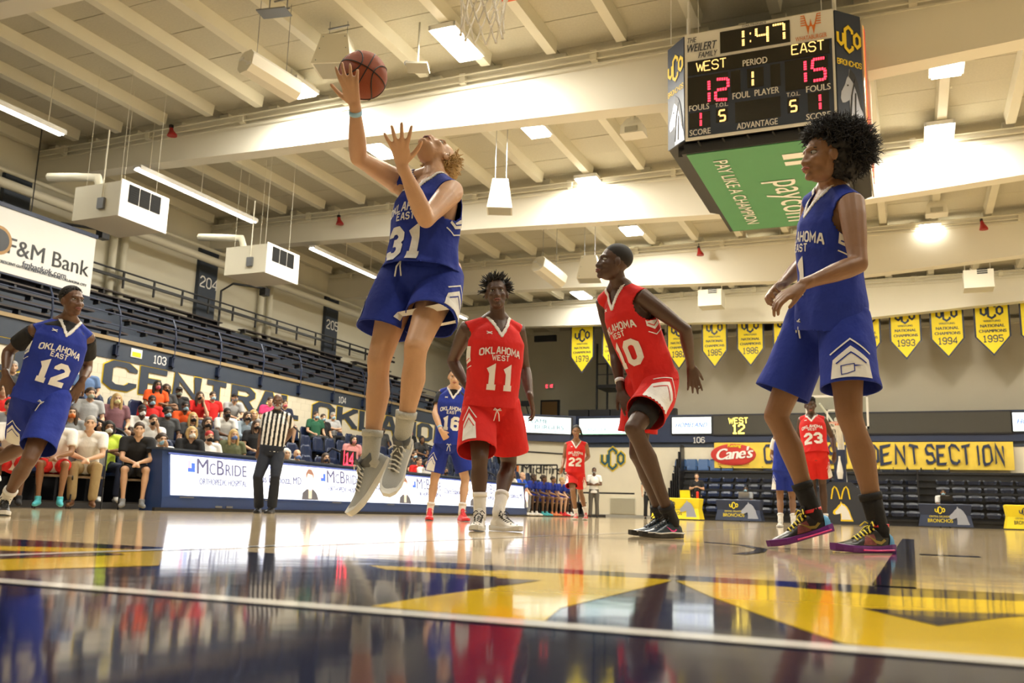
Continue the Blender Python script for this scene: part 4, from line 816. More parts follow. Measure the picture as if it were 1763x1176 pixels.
def led(s, u, v, h, m, tt=.8, k=1., gap=1.6): 
    # letters of short lit dashes
    V = []; F = []; x = 0
    for chh in s:
        g = {'C': G['C']}.get(chh, SEG.get(chh, G.get(chh)))
        wd = 3.6 if chh not in ':1' else (1.2 if chh == ':' else 3.6)
        for l in g:
            for a, b in zip(l[:-1], l[1:]):
                a = A3(*a)*1.; b = A3(*b)*1.; L = np.linalg.norm(b-a); nd = max(2, int(L/.62)); d = (b-a)/nd
                for i in range(nd): stroke([a+d*(i+.14), a+d*(i+.86)], tt, V, F) if True else None
                # keep dashes apart per character
        # shift this character
        cnt = len(V); 
        for j in range(led.last if hasattr(led, 'last') else 0, cnt): V[j] = (V[j][0]+x, V[j][1])
        led.last = cnt; x += wd+gap
    led.last = 0
    V = np.array([(p[0], p[1]) for p in V])*h/6; V[:, 0] = V[:, 0]*k-(x-gap)*h/12*k
    lift('lit_digits', (V, F), (fx(u), FY_-.02, fz(v)), (1, 0, 0), (0, 0, 1), (0, -.004, 0), m, t)
SEG = {'1': [[(3.4, 0), (3.4, 2.7)], [(3.4, 3.3), (3.4, 6)]], '4': [[(0, 6), (0, 3), (3.4, 3)], [(3.4, 0), (3.4, 6)]], '7': [[(0, 6), (3.4, 6), (3.4, 3.3)], [(3.4, 2.7), (3.4, 0)]], '2': [[(.3, 6), (3.4, 5.7), (3.4, 3.3)], [(3.1, 3), (.3, 3)], [(0, 2.7), (0, .3), (3.1, 0)]], '5': [[(3.4, 6), (.3, 6), (0, 3.3)], [(.3, 3), (3.1, 3), (3.4, 2.7), (3.4, .3), (3.1, 0), (.2, 0)]], ':': [[(.5, 1.4), (.9, 1.4)], [(.5, 4.4), (.9, 4.4)]]}
SEG = {k: [[(float(a), float(b)) for a, b in l] for l in v] for k, v in SEG.items()}
led('1:47', .51, .795, .29, AMBER, .75, 1.15, 1.3); led('WEST', .185, .625, .17, AMBER, .62, .95, 1.5); led('EAST', .83, .64, .17, AMBER, .62, .95, 1.5)
led('12', .195, .325, .40, REDL, .75, .95, 1.6); led('15', .835, .375, .38, REDL, .75, .95, 1.6); led('1', .44, .415, .26, AMBER, .9); led('1', .085, .115, .24, REDL, .9); led('1', .87, .115, .26, REDL, .9); led('5', .258, .135, .19, AMBER, 1.0, .95); led('5', .728, .13, .19, AMBER, 1.0, .95)
def sbt(s, u, v, wd, h, m=OFFW, bold=.03, shear=0): lift('lettering', fitw(s, wd*fw, h*H2, bold, 'CENTER', shear), (fx(u), FY_-.022, fz(v)), (1, 0, 0), (0, 0, 1), (0, -.003, 0), m, t)
sbt('PERIOD', .485, .605, .165, .06); sbt('FOUL  PLAYER', .485, .315, .31, .06); sbt('ADVANTAGE', .49, .035, .27, .058); sbt('FOULS', .10, .262, .14, .055); sbt('T.O.L.', .255, .265, .088, .038); sbt('SCORE', .105, .035, .145, .055); sbt('FOULS', .89, .278, .155, .058); sbt('T.O.L.', .73, .265, .088, .038); sbt('SCORE', .885, .035, .155, .055)
sbt('THE', .055, .91, .065, .052, BOARD, .03, .3); sbt('WEILERT', .125, .82, .21, .08, BOARD, .04, .3); sbt('FAMILY', .165, .752, .135, .055, BOARD, .03, .3); sbt('DAKTRONICS', .485, .972, .16, .02, BOARD, .02)
ORG = mat('orange_print', (.75, .2, .03), .5); sbt('WHATABURGER', .855, .752, .2, .04, ORG, .02)
mb = MB(); L = []; F = []
for k in range(5): stroke([(-.62, 1.0-.13*k), (-.40+.035*k, 1.0-.13*k), (-.17, .0+.10*k), (.0, .72-.08*k), (.17, .0+.10*k), (.40-.035*k, 1.0-.13*k), (.62, 1.0-.13*k)], .055, L, F)
lift('w_emblem', (np.array(L)*.34, F), (fx(.855), FY_, fz(.81)), (.78, 0, 0), (0, 0, 1), (0, -.01, 0), ORG, t)
# chamfer wings
def wing(a, b, nm):
    a = A3(*a, 0); b = A3(*b, 0); d = nrm(b-a); L = np.linalg.norm(b-a); nn = A3(d[1], -d[0], 0); a0 = a+nn*.03
    mb = MB(); mb.add([a+A3(0, 0, ZB+.02), b+A3(0, 0, ZB+.02), b+A3(0, 0, ZT-.02), a+A3(0, 0, ZT-.02), a0+A3(0, 0, ZB+.02), b+nn*.03+A3(0, 0, ZB+.02), b+nn*.03+A3(0, 0, ZT-.02), a0+A3(0, 0, ZT-.02)], [(4, 5, 6, 7), (0, 3, 2, 1), (0, 1, 5, 4), (3, 7, 6, 2), (0, 4, 7, 3), (1, 2, 6, 5)]); mb.build(nm, BOARD, t, fix=True)
    m_ = a+d*L/2; lift('monogram', uco2d(1.5), m_+A3(0, 0, ZT-.5)+nn*.03, d*.50, (0, 0, .58), nn*.006, DARK, t); lift('monogram', uco2d(1.0), m_+A3(0, 0, ZT-.5)+nn*.03, d*.50, (0, 0, .58), nn*.010, YELB, t)
    lift('team_name', block('BRONCHOS', .09, 1.1), m_+A3(0, 0, ZT-.98)+nn*.03, d*.8, (0, 0, 1), nn*.006, YELB, t)
    mb = MB(); P = [(a_*.5+.03, b_*.95) for a_, b_ in HORSE]; mb.prism(P, m_+A3(0, 0, ZB+.03)+nn*.03, d, (0, 0, 1), nn*.006); mb.build('horse_head', SILV, t, fix=True)
    mb = MB(); P = [(-.03, .80), (.0, .93), (.09, .86), (.16, .70), (.21, .46), (.24, .2), (.19, .3), (.13, .52), (.06, .70)]; mb.prism(P, m_+A3(0, 0, ZB+.03)+nn*.037, d, (0, 0, 1), nn*.004); mb.tube([m_+A3(0, 0, ZB+.1)+nn*.038+d*-.02, m_+A3(0, 0, ZB+.5)+nn*.038+d*.02, m_+A3(0, 0, ZB+.8)+nn*.038+d*.1], .012, 4); mb.tube([m_+A3(0, 0, ZB+.1)+nn*.038+d*.08, m_+A3(0, 0, ZB+.55)+nn*.038+d*.1], .012, 4); mb.ell(m_+A3(0, 0, ZB+.66)+nn*.04+d*-.06, .015, nu=6, nv=4); mb.build('horse_mane', DARK, t, fix=True)
wing((X0-ch, Y0+ch), (X0, Y0), 'left_wing'); wing((X1, Y0), (X1+ch, Y0+ch), 'right_wing')
mb = MB(); xs_ = X1+ch+.01; mb.box(xs_, xs_+.03, Y0+ch+.1, Y1-ch, ZB, ZT); mb.build('side_display', mat('side_face_silver', (.5, .46, .4), .25, .6), t)
mb = MB()
for k in range(26): yk = Y0+ch+.15+k*.12; mb.tube([(xs_+.05, yk, ZB+.1), (xs_+.05+.01*(k % 3), yk, ZT-.1)], .008, 4, mi=k % 3)
mb.build('side_lit_strips', [mat('strip_orange', (1, .45, .1), emis=.35), mat('strip_red', (.9, .05, .08), emis=.3), mat('strip_tan', (.7, .5, .35), .5)], t)
mb = MB(); mb.box(X0-.05, X1+.05, Y0+.1, Y1-.1, 6.45, ZB); mb.box(X0-.2, X1+.2, Y0+.3, Y0+.4, 6.43, 6.6)
for k in range(6): mb.tube([(X0+.2+k*.42, Y0+.05, ZB), (X0+.3+k*.42, Y0+.2, 6.42)], .02, 4)
mb.build('under_frame', DARK, t)
mb = MB(); mb.box(X0-.08, X1+.08, Y0+.02, 19.75, 6.36, 6.42); mb.build('under_tray', DARK, t); 
mb = MB(); mb.box(X0, X1+.0, Y0+.06, 19.68, 6.345, 6.36); mb.build('green_panel', mat('green_board', (.07, .28, .12), .5), t)
GU = (0, 1, 0); GV = (1, 0, 0)   # reading along +y, letter tops towards -x ... seen from below
zz = 6.34
lift('slogan', text2d('PAY LIKE A CHAMPION', .36, .002, 'CENTER'), (X0+.38, 17.35, zz), (0, 1.02, 0), (1.0, 0, 0), (0, 0, -.004), OFFW, t); lift('company_name', text2d('paycom', .9, .004, 'LEFT'), (X0+1.22, 16.75, zz), (0, .93, 0), (1, 0, 0), (0, 0, -.004), OFFW, t)
mb = MB(); V = []; F = []; stroke([(1.0, 1.05), (1.95, 1.05), (1.95, .1)], .18, V, F); stroke([(1.0, .72), (1.55, .72), (1.55, .1), (1.0, .1)][:3], .24, V, F); lift('company_mark', (np.array([(b-1.0, a) for a, b in V]), [f[::-1] for f in F]), (X0+.55, 15.95, zz), (0, 1, 0), (1, 0, 0), (0, 0, -.004), OFFW, t)
mb = MB()
for x, y in ((X0, Y0+.3), (X1, Y0+.3), (X0, Y1-.3), (X1, Y1-.3)): mb.tube([(x, y, ZT-.1), (x, y, DZ)], .02, 6); mb.tube([(x, y, ZT+.1), (x, y, ZT+.5)], .035, 6)
for x in (X0-.3, X0+.2, X1-.2): mb.tube([(x, Y0+.2, ZT), (x, Y0+.2, DZ)], .006, 4)
mb.build('hanging_cable', WHITE, t)

# ------------------------------------------------------------------ loudspeakers, mounts and beacons in the roof
def horn_box(lb, px, py, Y, w, h, d, yaw=0, tilt=0, taper=.65):
    c = ony(px, py, Y); t = thing('loudspeaker', lb, 'loudspeaker', c, 0); cy_, sy_ = math.cos(yaw), math.sin(yaw); u = A3(cy_, sy_, 0); f = A3(-sy_, cy_, 0); f2 = f*math.cos(tilt)+A3(0, 0, math.sin(tilt)); v = np.cross(u, f2)
    mb = MB(); R = []
    for z, k, e in ((-h/2, 1, 0), (h/2, taper, 0)): R.append([c+u*sx*w/2*k+f2*sy*d/2*k+v*z for sx, sy in ((-1, -1), (1, -1), (1, 1), (-1, 1))])
    mb.loft(R); mb.build('cabinet', CREAMW, t, fix=True)
    mb = MB()
    for sx in (-.8, .8):
        for z in (-.4, 0, .4): k = 1+(taper-1)*(z+.5); mb.ell(c+u*sx*w/2*k-f2*(d/2*k+.004)+v*z*h, .012, nu=6, nv=4)
    mb.build('bolts', STEEL, t)
    mb = MB(); k = .9; a = [c+u*sx*w/2*k+f2*sy*d/2*k-v*(h/2+.006) for sx, sy in ((-1, -1), (1, -1), (1, 1), (-1, 1))]; mb.add(a, [(0, 1, 2, 3)]); mb.build('grille', mat('grille_grey', (.42, .40, .32), .6), t)
    mb = MB()
    for sx in (-.35, .35): p = c+u*sx*w*taper+v*h/2; mb.tube([p, A3(p[0], p[1], DZ)], .007, 4)
    mb.tube([A3(c[0]-.3*w, c[1], DZ-.12), A3(c[0]+.3*w, c[1], DZ-.12)], .02, 5); mb.build('cable', STEEL, t); return t
CREAMW = mat('speaker_cream', (.80, .77, .66), .5)
horn_box('large cream loudspeaker behind the basketball', 580, 95, 14.0, .8, .68, .7, .3); horn_box('cream loudspeaker hanging right of player 31', 861, 338, 19.6, .62, .78, .62, .4, 0, .62); horn_box('cream loudspeaker hidden behind the head of player 10', 1015, 463, 27.5, .75, .8, .7, .2)
def column(lb, px, py, Y, L, r, yaw, tilt):
    c = ony(px, py, Y); t = thing('loudspeaker', lb, 'loudspeaker', c); a = A3(math.cos(yaw)*math.cos(tilt), math.sin(yaw)*math.cos(tilt), math.sin(tilt)); u = nrm(np.cross(a, (0, 0, 1))); v = np.cross(u, a)
    oc = [(-.5, -1), (.5, -1), (1, -.5), (1, .5), (.5, 1), (-.5, 1), (-1, .5), (-1, -.5)]
    mb = MB(); mb.loft([[c+a*s*L/2+u*p*r+v*q*r for p, q in oc] for s in (-1, 1)]); mb.build('cabinet', CREAMW, t, fix=True)
    mb = MB(); e = c-a*(L/2+.01); mb.tube([e+u*-.5*r+v*.3*r, e+u*.5*r+v*-.3*r], .015, 5); mb.obox(e+u*-.55*r+v*.35*r, (a*.01, u*.05, v*.03)); mb.obox(e+u*.55*r+v*-.35*r, (a*.01, u*.05, v*.03)); mb.build('bracket', WHITE, t)
    mb = MB(); mb.obox(c+a*.15+v*(r+.003), (a*.1, u*.06, v*.004)); mb.build('socket', DARK, t)
    mb = MB()
    for s in (-.3, .3): p = c+a*s*L; mb.tube([p, A3(p[0], p[1], DZ)], .007, 4)
    mb.tube([A3(c[0]-.35, c[1], DZ-.1), A3(c[0]+.35, c[1], DZ-.1)], .02, 5); mb.build('cable', STEEL, t)
column('tilted cream loudspeaker hanging at the upper left beside a lamp', 466, 132, 12.8, 1.15, .22, PI/2-.25, -.12); column('small tilted cream loudspeaker above player 11', 946, 469, 26.5, 1.15, .26, PI/2-.35, -.3)
for lb, px, py, Y, s in (('cream speaker mounted flat to the roof left of the scoreboard', 1091, 222, 19.4, .5), ('cream speaker on a roof bracket right of the scoreboard', 1634, 134, 21.2, .62), ('cream speaker on the roof below the second girder, right', 1612, 360, 28.5, .55)):
    c = ony(px, py, Y); t = thing('roof_speaker', lb, 'loudspeaker', c); mb = MB(); mb.loft([[c+A3(x*s*k, y*s*k, z*s) for x, y in ((-.5, -.4), (.5, -.4), (.5, .4), (-.5, .4))] for z, k in ((-.35, 1.1), (.1, 1), (.45, .55))]); mb.build('cabinet', CREAMW, t, fix=True)
    mb = MB(); mb.box(c[0]-.3*s, c[0]+.3*s, c[1]-.48*s, c[1]-.44*s, c[2]-.3*s, c[2]-.05*s); mb.build('grille', mat('grille_grey', 0), t); mb = MB(); mb.box(c[0]-.05, c[0]+.05, c[1]-.05, c[1]+.05, c[2]+.4*s, DZ); mb.box(c[0]-.08*s, c[0]+.08*s, c[1]-.3*s, c[1]-.2*s, c[2]+.3*s, c[2]+.7*s); mb.build('mount', CREAM, t)
for lb, px, py, Y, w in (('cream heater box on the roof behind the arm of the crouching player', 1225, 516, 35.0, 1.0), ('cream heater box on the roof at the right above the pennants', 1684, 484, 35.0, 1.05)):
    c = ony(px, py, Y); t = thing('heater_box', lb, 'heater', c); mb = MB(); mb.box(c[0]-w*.45, c[0]+w*.45, c[1]-.4, c[1]+.4, c[2]-.32, c[2]+.32); mb.build('casing', CREAMW, t); mb = MB()
    for k in range(3): mb.box(c[0]-.05, c[0]+.28, c[1]-.42, c[1]-.4, c[2]+.3-k*.07, c[2]+.34-k*.07)
    mb.build('louvre', DARK, t); mb = MB()
    for s in (-.4, .4): mb.tube([(c[0]+s, c[1], c[2]+.3), (c[0]+s, c[1], DZ)], .012, 4)
    mb.build('hanger', CREAM, t)
for i, (px, py, Y) in enumerate(((294, 227, 16.2), (583, 380, 23.1), (1203, 433, 29.9), (1690, 387, 29.9))):
    c = ony(px, py, Y); t = thing('red_beacon', ['red bell beacon under the first girder, upper left', 'red bell beacon left of the jersey of player 31', 'red bell beacon right of player 10', 'red bell beacon at the right below the roof joists'][i], 'beacon', c); s = .9+.1*i
    mb = MB(); mb.tube([c+A3(0, 0, .12*s), c+A3(.02, 0, .02), c+A3(.05, 0, -.1*s), c+A3(.05, 0, -.13*s)], [.04, .06, .12, .125], 10); mb.build('bell', mat('beacon_red', (.35, .012, .01), .5), t); mb = MB(); mb.tube([c+A3(0, 0, .1), A3(c[0], c[1], 9.25)], .012, 5); mb.box(c[0]-.04, c[0]+.04, c[1]-.04, c[1]+.04, c[2]+.1, c[2]+.18); mb.build('stem', DARK, t)
c = ony(472, 22, 12.2); t = thing('roof_bracket', 'grey steel rigging plate under the roof, top left', 'bracket', c); mb = MB(); mb.obox(c, ((.28, .05, 0), (-.03, .15, 0), (0, 0, .012))); mb.tube([c+A3(-.3, 0, .06), c+A3(.3, .05, .06)], .02, 5); mb.tube([c+A3(-.2, .1, 0), c+A3(-.2, .1, DZ-c[2])], .012, 5); mb.tube([c+A3(.2, .1, 0), c+A3(.2, .1, DZ-c[2])], .012, 5); mb.build('plate', STEEL, t)
c = ony(719, 116, 14.6); t = thing('roof_sensor', 'flat grey panel with a small camera on the roof left of the lamp', 'panel', c); mb = MB(); mb.obox(c, ((.2, .08, 0), (-.08, .2, 0), (0, 0, .02))); mb.tube([c, A3(c[0], c[1], DZ)], .02, 5); mb.build('panel', mat('grille_grey', 0), t); mb = MB(); mb.ell(c+A3(-.2, -.1, .08), .05); mb.build('camera_dome', STEEL, t, smooth=True)
# ------------------------------------------------------------------ people
def skinmat(name, col): return mat(name, col, .45, noise=.10, nscale=14, sss=.06, bump=.06, bscale=180)
SK_LIGHT = skinmat('skin_light', (.62, .38, .24)); SK_TAN = skinmat('skin_tan', (.58, .34, .20)); SK_MID = skinmat('skin_mid_brown', (.25, .125, .06)); SK_BROWN = skinmat('skin_brown', (.13, .062, .032)); SK_DARK = skinmat('skin_dark_brown', (.075, .036, .02))
CLOTH = {}
def cloth(name, col, **k): return mat('cloth_'+name, col, .85, noise=.10, nscale=7, bump=.55, bscale=11, **k)
BLUE = cloth('royal_blue', (.008, .028, .30)); RED = cloth('red', (.62, .010, .008)); CWHITE = cloth('white', (.80, .79, .76)); CBLACK = cloth('black', (.010, .010, .012)); CGREY = cloth('grey', (.25, .26, .27)); KHAKI = cloth('khaki', (.34, .25, .12)); CNAVY = cloth('navy', (.012, .018, .045))
EYEW = mat('eye_white', (.40, .38, .35), .9); IRIS = mat('iris_dark', (.02, .012, .008), .15); LIPM = mat('lip_rose', (.35, .10, .08), .4); LIPD = mat('lip_brown', (.20, .06, .045), .4); HAIRB = mat('hair_black', (.010, .008, .007), .7); HAIRD = mat('hair_dark_brown', (.045, .025, .014), .6); HAIRL = mat('hair_blond', (.50, .33, .13), .6); HAIRG = mat('hair_grey', (.35, .33, .30), .6); HAIRR = mat('hair_red_dyed', (.45, .02, .02), .6)

def solve(par, px, py, L, s):
    """point on the sight line of a photo position lying a bone length L from its parent joint; s=-1 nearer, +1 farther"""
    r = ray(px, py); c = EYE-par; a = r@r; b = 2*r@c; q = c@c-L*L; D = b*b-4*a*q
    t = -b/(2*a) if D < 0 else (-b+s*math.sqrt(D))/(2*a); return EYE+r*t
def at_z(px, d, z):
    """the point seen in column px, at depth d and height z"""
    py = 600.
    for _ in range(6): p = dep(px, py, d); py += (p[2]-z)*FPX/d*1.0
    return dep(px, py, d)
def knee_fit(hip, ank, px, py, L1, L2, s):
    """knee on its sight line, so that thigh and shin come out closest to their lengths"""
    r = ray(px, py); t0 = (hip-EYE)@r/(r@r); best = None
    for t in np.linspace(t0-.55, t0+.55, 221):
        k = EYE+r*t; e = abs(np.linalg.norm(k-hip)-L1)+abs(np.linalg.norm(k-ank)-L2)+(.02 if (t-t0)*s < 0 else 0)
        if best is None or e < best[0]: best = (e, k)
    return best[1]
def set_feet(J, H, feet, kn, ks=(-1, -1)):
    """feet: per side (ankle column, depth, ankle height, toe column, nearer/farther sign, toe height)"""
    for i, s in enumerate('RL'):
        ax_, d, z, tx, sgn, tz = feet[i]; A = at_z(ax_, d, z); best = None
        for dd in np.linspace(0, .24, 49): q = at_z(tx, d+sgn*dd, tz); e = abs(np.linalg.norm((q-A)[:2])-.108*H); best = (e, q) if best is None or e < best[0] else best
        J['a'+s] = A; J['t'+s] = best[1]; J['k'+s] = knee_fit(J['i'+s], A, *kn[i], .240*H, .238*H, ks[i])
def pose(H, D, neck, head, pel, sh, el, wr, hd, hip, kn, an, toe, sg):
    """joints from photo positions; each pair is (player's right, player's left); sg: near/far signs"""
    J = {}; J['neck'] = dep(*neck, D); J['pel'] = solve(J['neck'], *pel, sg.get('TL', .292)*H, sg.get('pel', 1)); J['head'] = solve(J['neck'], *head, .078*H, sg.get('head', -1))
    for i, s in enumerate('RL'):
        g = lambda k: sg.get(k, (1, 1))[i]
        J['s'+s] = solve(J['neck'], *sh[i], .112*H, g('s')); J['e'+s] = solve(J['s'+s], *el[i], .172*H, g('e')); J['w'+s] = solve(J['e'+s], *wr[i], .150*H, g('w')); J['h'+s] = solve(J['w'+s], *hd[i], .052*H, g('h'))
        J['i'+s] = solve(J['pel'], *hip[i], .055*H, g('i')); J['k'+s] = solve(J['i'+s], *kn[i], .240*H, g('k')); J['a'+s] = solve(J['k'+s], *an[i], .238*H, g('a')); J['t'+s] = solve(J['a'+s], *toe[i], .112*H, g('t'))
    return J
def frames(J):
    up = nrm(J['neck']-J['pel']); lf = nrm(J['sL']-J['sR']); lf = nrm(lf-up*(lf@up)); fw = np.cross(lf, up)
    hl = nrm(J['iL']-J['iR']); hl = nrm(hl-up*(hl@up)); return up, lf, fw, hl
def rdisp(v, amp, freq, seed=1, n=5):
    """soft cloth folds: shift by a few sine waves"""
    r = np.random.default_rng(seed); out = np.zeros(len(v))
    for _ in range(n): k = r.normal(size=3)*(1, 1, .4); k = k/np.linalg.norm(k)*freq*r.uniform(.5, 1.6); out += np.sin(v@k+r.uniform(0, 6.28))
    return out/n*amp
def headprims(mb, c, F, U, k=1., bald=False):
    R = np.cross(F, U); X = lambda x, y, z: c+(R*x+F*y+U*z)*k; ax = (R, F, U)
    e = lambda p, r, a=ax, nu=18, nv=12: mb.ell(X(*p), tuple(q*k for q in r), a, nu, nv)
    e((0, -.012, .038), (.076, .097, .088)); e((0, .022, -.015), (.066, .072, .092)); e((0, .030, -.068), (.055, .060, .045)); e((0, .077, -.094), (.026, .022, .020)); e((0, .079, .034), (.05, .018, .014))
    for s in (-1, 1): e((s*.036, .060, -.020), (.027, .028, .026)); e((s*.016, .095, -.034), (.0115, .014, .010)); e((s*.080, -.002, -.004), (.010, .019, .032), [nrm(R*s*.9+F*.5), nrm(F-R*s*.3), U])
    mb.tube([X(0, .086, .026), X(0, .098, -.006), X(0, .106, -.032)], [.0085*k, .0105*k, .014*k], 10, cap='round')
    e((0, .088, -.056), (.03, .018, .018)); e((0, .0985, -.0575), (.024, .0105, .0065)); e((0, .0965, -.070), (.021, .0105, .0075))
def sculpt(v, c, F, U, k=1.):
    R = np.cross(F, U); d = v-c; x = d@R/k; y = d@F/k; z = d@U/k
    for s in (-1, 1):
        g = np.exp(-(((x-s*.032)/.016)**2+((z-.012)/.011)**2))*(y > .04); v -= np.outer(g*.011*k, F)
        g = np.exp(-(((x-s*.050)/.02)**2+((z+.05)/.02)**2))*(y > .03); v -= np.outer(g*.004*k, F)
    g = np.exp(-((x/.024)**2+((z+.0635)/.0028)**2))*(y > .05); v -= np.outer(g*.006*k, F)
    return v
def hand(mb, w, d, n, th, H=1.9, curl=.5, spread=.12, thumb=.6, k=None):
    """w wrist, d direction to the knuckles, n back-of-hand normal, th=+1/-1 which side the thumb leaves"""
    q = H/1.9 if k is None else k; d = nrm(d); n = nrm(n-d*(n@d)); s = np.cross(d, n)*th
    P = lambda a, b, c: w+(d*a+s*b+n*c)*q
    mb.tube([P(-.03, 0, 0), P(.0, 0, 0), P(.03, .002, 0), P(.065, .003, 0), P(.095, 0, -.002)], [(.026*q, .020*q), (.028*q, .019*q), (.036*q, .018*q), (.042*q, .016*q), (.040*q, .012*q)], 14, ref=s, cap='round')
    L = [(.030, .094, .043, .027, .022), (.010, .099, .048, .031, .023), (-.011, .096, .044, .029, .022), (-.031, .088, .034, .023, .019)]
    for i, (b, a, l1, l2, l3) in enumerate(L):
        cu = curl[i] if hasattr(curl, '__len__') else curl*(.85+.12*i); sp = spread*(1.4-i)*.9; p = P(a-.018, b*.95, 0); pts = [p]; ang = cu*.35; dr = nrm(d*math.cos(sp)+s*math.sin(sp)); p = P(a-.002, b, .001); pts.append(p)
        for l, c2 in ((l1, .9), (l2, 1.0), (l3, .7)): v = dr*math.cos(ang)-n*math.sin(ang); p = p+v*l*q; pts.append(p); ang += cu*c2
        mb.tube(pts, [.0105*q, .0112*q, .0100*q, .0092*q, .0078*q], 9, cap='round')
    t0 = P(.022, .026, -.004); td = nrm(d*math.cos(thumb)+s*math.sin(thumb)-n*.25); p1 = t0+td*.042*q; t2 = nrm(td*.9+d*.35-n*.2*curl0(curl)); p2 = p1+t2*.034*q; p3 = p2+nrm(t2+d*.25)*.026*q
    mb.tube([t0-td*.01*q, t0, p1, p2, p3], [.014*q, .0155*q, .0125*q, .0108*q, .009*q], 10, cap='round')
def curl0(c): return c[0] if hasattr(c, '__len__') else c
def bodyprims(mb, J, H, b=1., hands=None, torso=True):
    k = H/1.9; up, lf, fw, hl = frames(J); T = J['neck']-J['pel']; P = lambda t, f=0: J['pel']+T*t+fw*f*k
    mb.tube([P(-.12, -.01), P(-.05, -.012), P(.08, -.01), P(.28, .0), P(.50, .008), P(.70, .008), P(.84, .0), P(.95, -.012)], [(.11*k, .07*k), (.152*k*b, .105*k*b), (.158*k*b, .112*k*b), (.142*k*b, .10*k*b), (.160*k*b, .112*k), (.172*k*b, .115*k), (.165*k, .095*k), (.09*k, .07*k)], 22, ref=lf, cap='round')
    for s in (-1, 1): mb.ell(P(.70, .045)+lf*s*.075*k, (.085*k, .055*k, .06*k), (lf, fw, up))
    hd = J['head']; mb.tube([P(.88, -.015), J['neck'], J['neck']+(hd-J['neck'])*.55, hd+nrm(hd-J['neck'])*.0], [.062*k, .057*k, .053*k, .055*k], 14, cap='round')
    for i, s in enumerate('RL'):
        sg = (-1, 1)[i]; S_, E_, W_2 = J['s'+s], J['e'+s], J['w'+s]; m = lambda a, c, t: a+(c-a)*t; bb = (b+1)/2
        mb.tube([J['neck']+(hd-J['neck'])*.25, m(J['neck'], S_, .5)-up*.005, S_-up*.01], [.045*k, .052*k, .058*k], 12, cap='round')
        mb.tube([m(S_, J['neck'], .25)-up*.035*k, S_, m(S_, E_, .22), m(S_, E_, .5), m(S_, E_, .8), E_], [.060*k*bb, .062*k*bb, .058*k*bb, .052*k*bb, .043*k*bb, .041*k*bb], 14, cap='round')
        mb.tube([E_, m(E_, W_2, .2), m(E_, W_2, .45), m(E_, W_2, .8), W_2], [.041*k*bb, .045*k*bb, .041*k*bb, .029*k*bb, .0265*k], 14, cap='round')
        if hands and s in hands: h = hands[s]; hand(mb, W_2, J['h'+s]-W_2, np.asarray(h.get('n', fw), float), h.get('th', sg), H, h.get('curl', .5), h.get('spread', .12), h.get('thumb', .6))
        else: mb.tube([W_2, J['h'+s], J['h'+s]+(J['h'+s]-W_2)*.6], [.028*k, .038*k, .022*k], 10, cap='round')
        I, K, A = J['i'+s], J['k'+s], J['a'+s]; q = lambda a, c, t: a+(c-a)*t
        mb.tube([I+up*.03*k, q(I, K, .12), q(I, K, .4), q(I, K, .75), q(I, K, .93), K], [(.092*k*b, .10*k*b), (.095*k*b, .10*k*b), .085*k*bb, .066*k*bb, .060*k*bb, .058*k], 18, ref=fw, cap='round')
        bk = -nrm(np.cross(nrm(K-A), np.cross(fw, nrm(K-A)))) if False else None
        kn = nrm(I-K); sh = nrm(A-K); back = nrm(-(kn+sh)) if np.linalg.norm(kn+sh) > .12 else fw; back = -back if back@fw > 0 and np.linalg.norm(kn+sh) > .12 and False else back
        cb = -fw*.014*k
        mb.tube([K, q(K, A, .15)+cb*.5, q(K, A, .32)+cb, q(K, A, .6)+cb*.5, q(K, A, .88), A], [.057*k*bb, .052*k*bb, .059*k*bb, .043*k*bb, .034*k*bb, .036*k], 16, cap='round')
        mb.ell(K+nrm(fw)*.022*k, (.04*k, .036*k, .045*k), (lf, fw, up))
def eyes(t, J, F, U, k, closed=False, lips=LIPM, brow=HAIRB, mask=None, look=0.):
    c = J['head']; R = np.cross(F, U); X = lambda x, y, z: c+(R*x+F*y+U*z)*k
    for s in (-1, 1):
        mb = MB(); mb.ell(X(s*.032, .0715, .012), (.0140*k, .0145*k, .0078*k), (R, F, U), 16, 10); e = mb.build('eye', EYEW, t, True)
        mb = MB(); mb.ell(X(s*.032+look, .0820, .0125), (.0064*k, .006*k, .0064*k), (R, F, U), 10, 8); mb.build('iris', IRIS, e, True)
        mb = MB(); mb.tube([X(s*.013, .0885, .029), X(s*.032, .0865, .0345), X(s*.054, .070, .028)], [.0025*k, .0040*k, .0018*k], 6, cap='round'); mb.build('eyebrow', brow, t, True)
    mb = MB(); mb.tube([X(-.026, .092, -.0615), X(-.010, .1065, -.0565), X(0, .1075, -.058), X(.010, .1065, -.0565), X(.026, .092, -.0615)], [.002*k, .0055*k, .005*k, .0055*k, .002*k], 8, cap='round')
    mb.tube([X(-.024, .092, -.0645), X(0, .1055, -.0710), X(.024, .092, -.0645)], [.002*k, .0072*k, .002*k], 8, cap='round'); mb.build('lips', lips, t, True)
def figure(t, J, H, skin, F, U=None, vs=.0055, b=1., hands=None, face=True, lips=LIPM, brow=HAIRB, smooth=5, hk=1., mouth_open=False, look=0.):
    k = H/1.9*hk; F = nrm(F); U0 = nrm(J['head']-J['neck']) if U is None else np.asarray(U, float); U = nrm(U0-F*(U0@F)); mb = MB(); bodyprims(mb, J, H, b, hands); headprims(mb, J['head'], F, U, k)
    v, f = vox(mb, vs, smooth); v = sculpt(v, J['head'], F, U, k)
    put('body', v, f, skin, t)
    if face: eyes(t, J, F, U, k, lips=lips, brow=brow, look=look)
    if mouth_open:
        R = np.cross(F, U); m = MB(); m.ell(J['head']+(F*.101-U*.066)*k, (.017*k, .009*k, .012*k), (R, F, U)); m.build('open_mouth', mat('mouth_inside', (.08, .012, .01), .5), t, True)
    return F, U, k
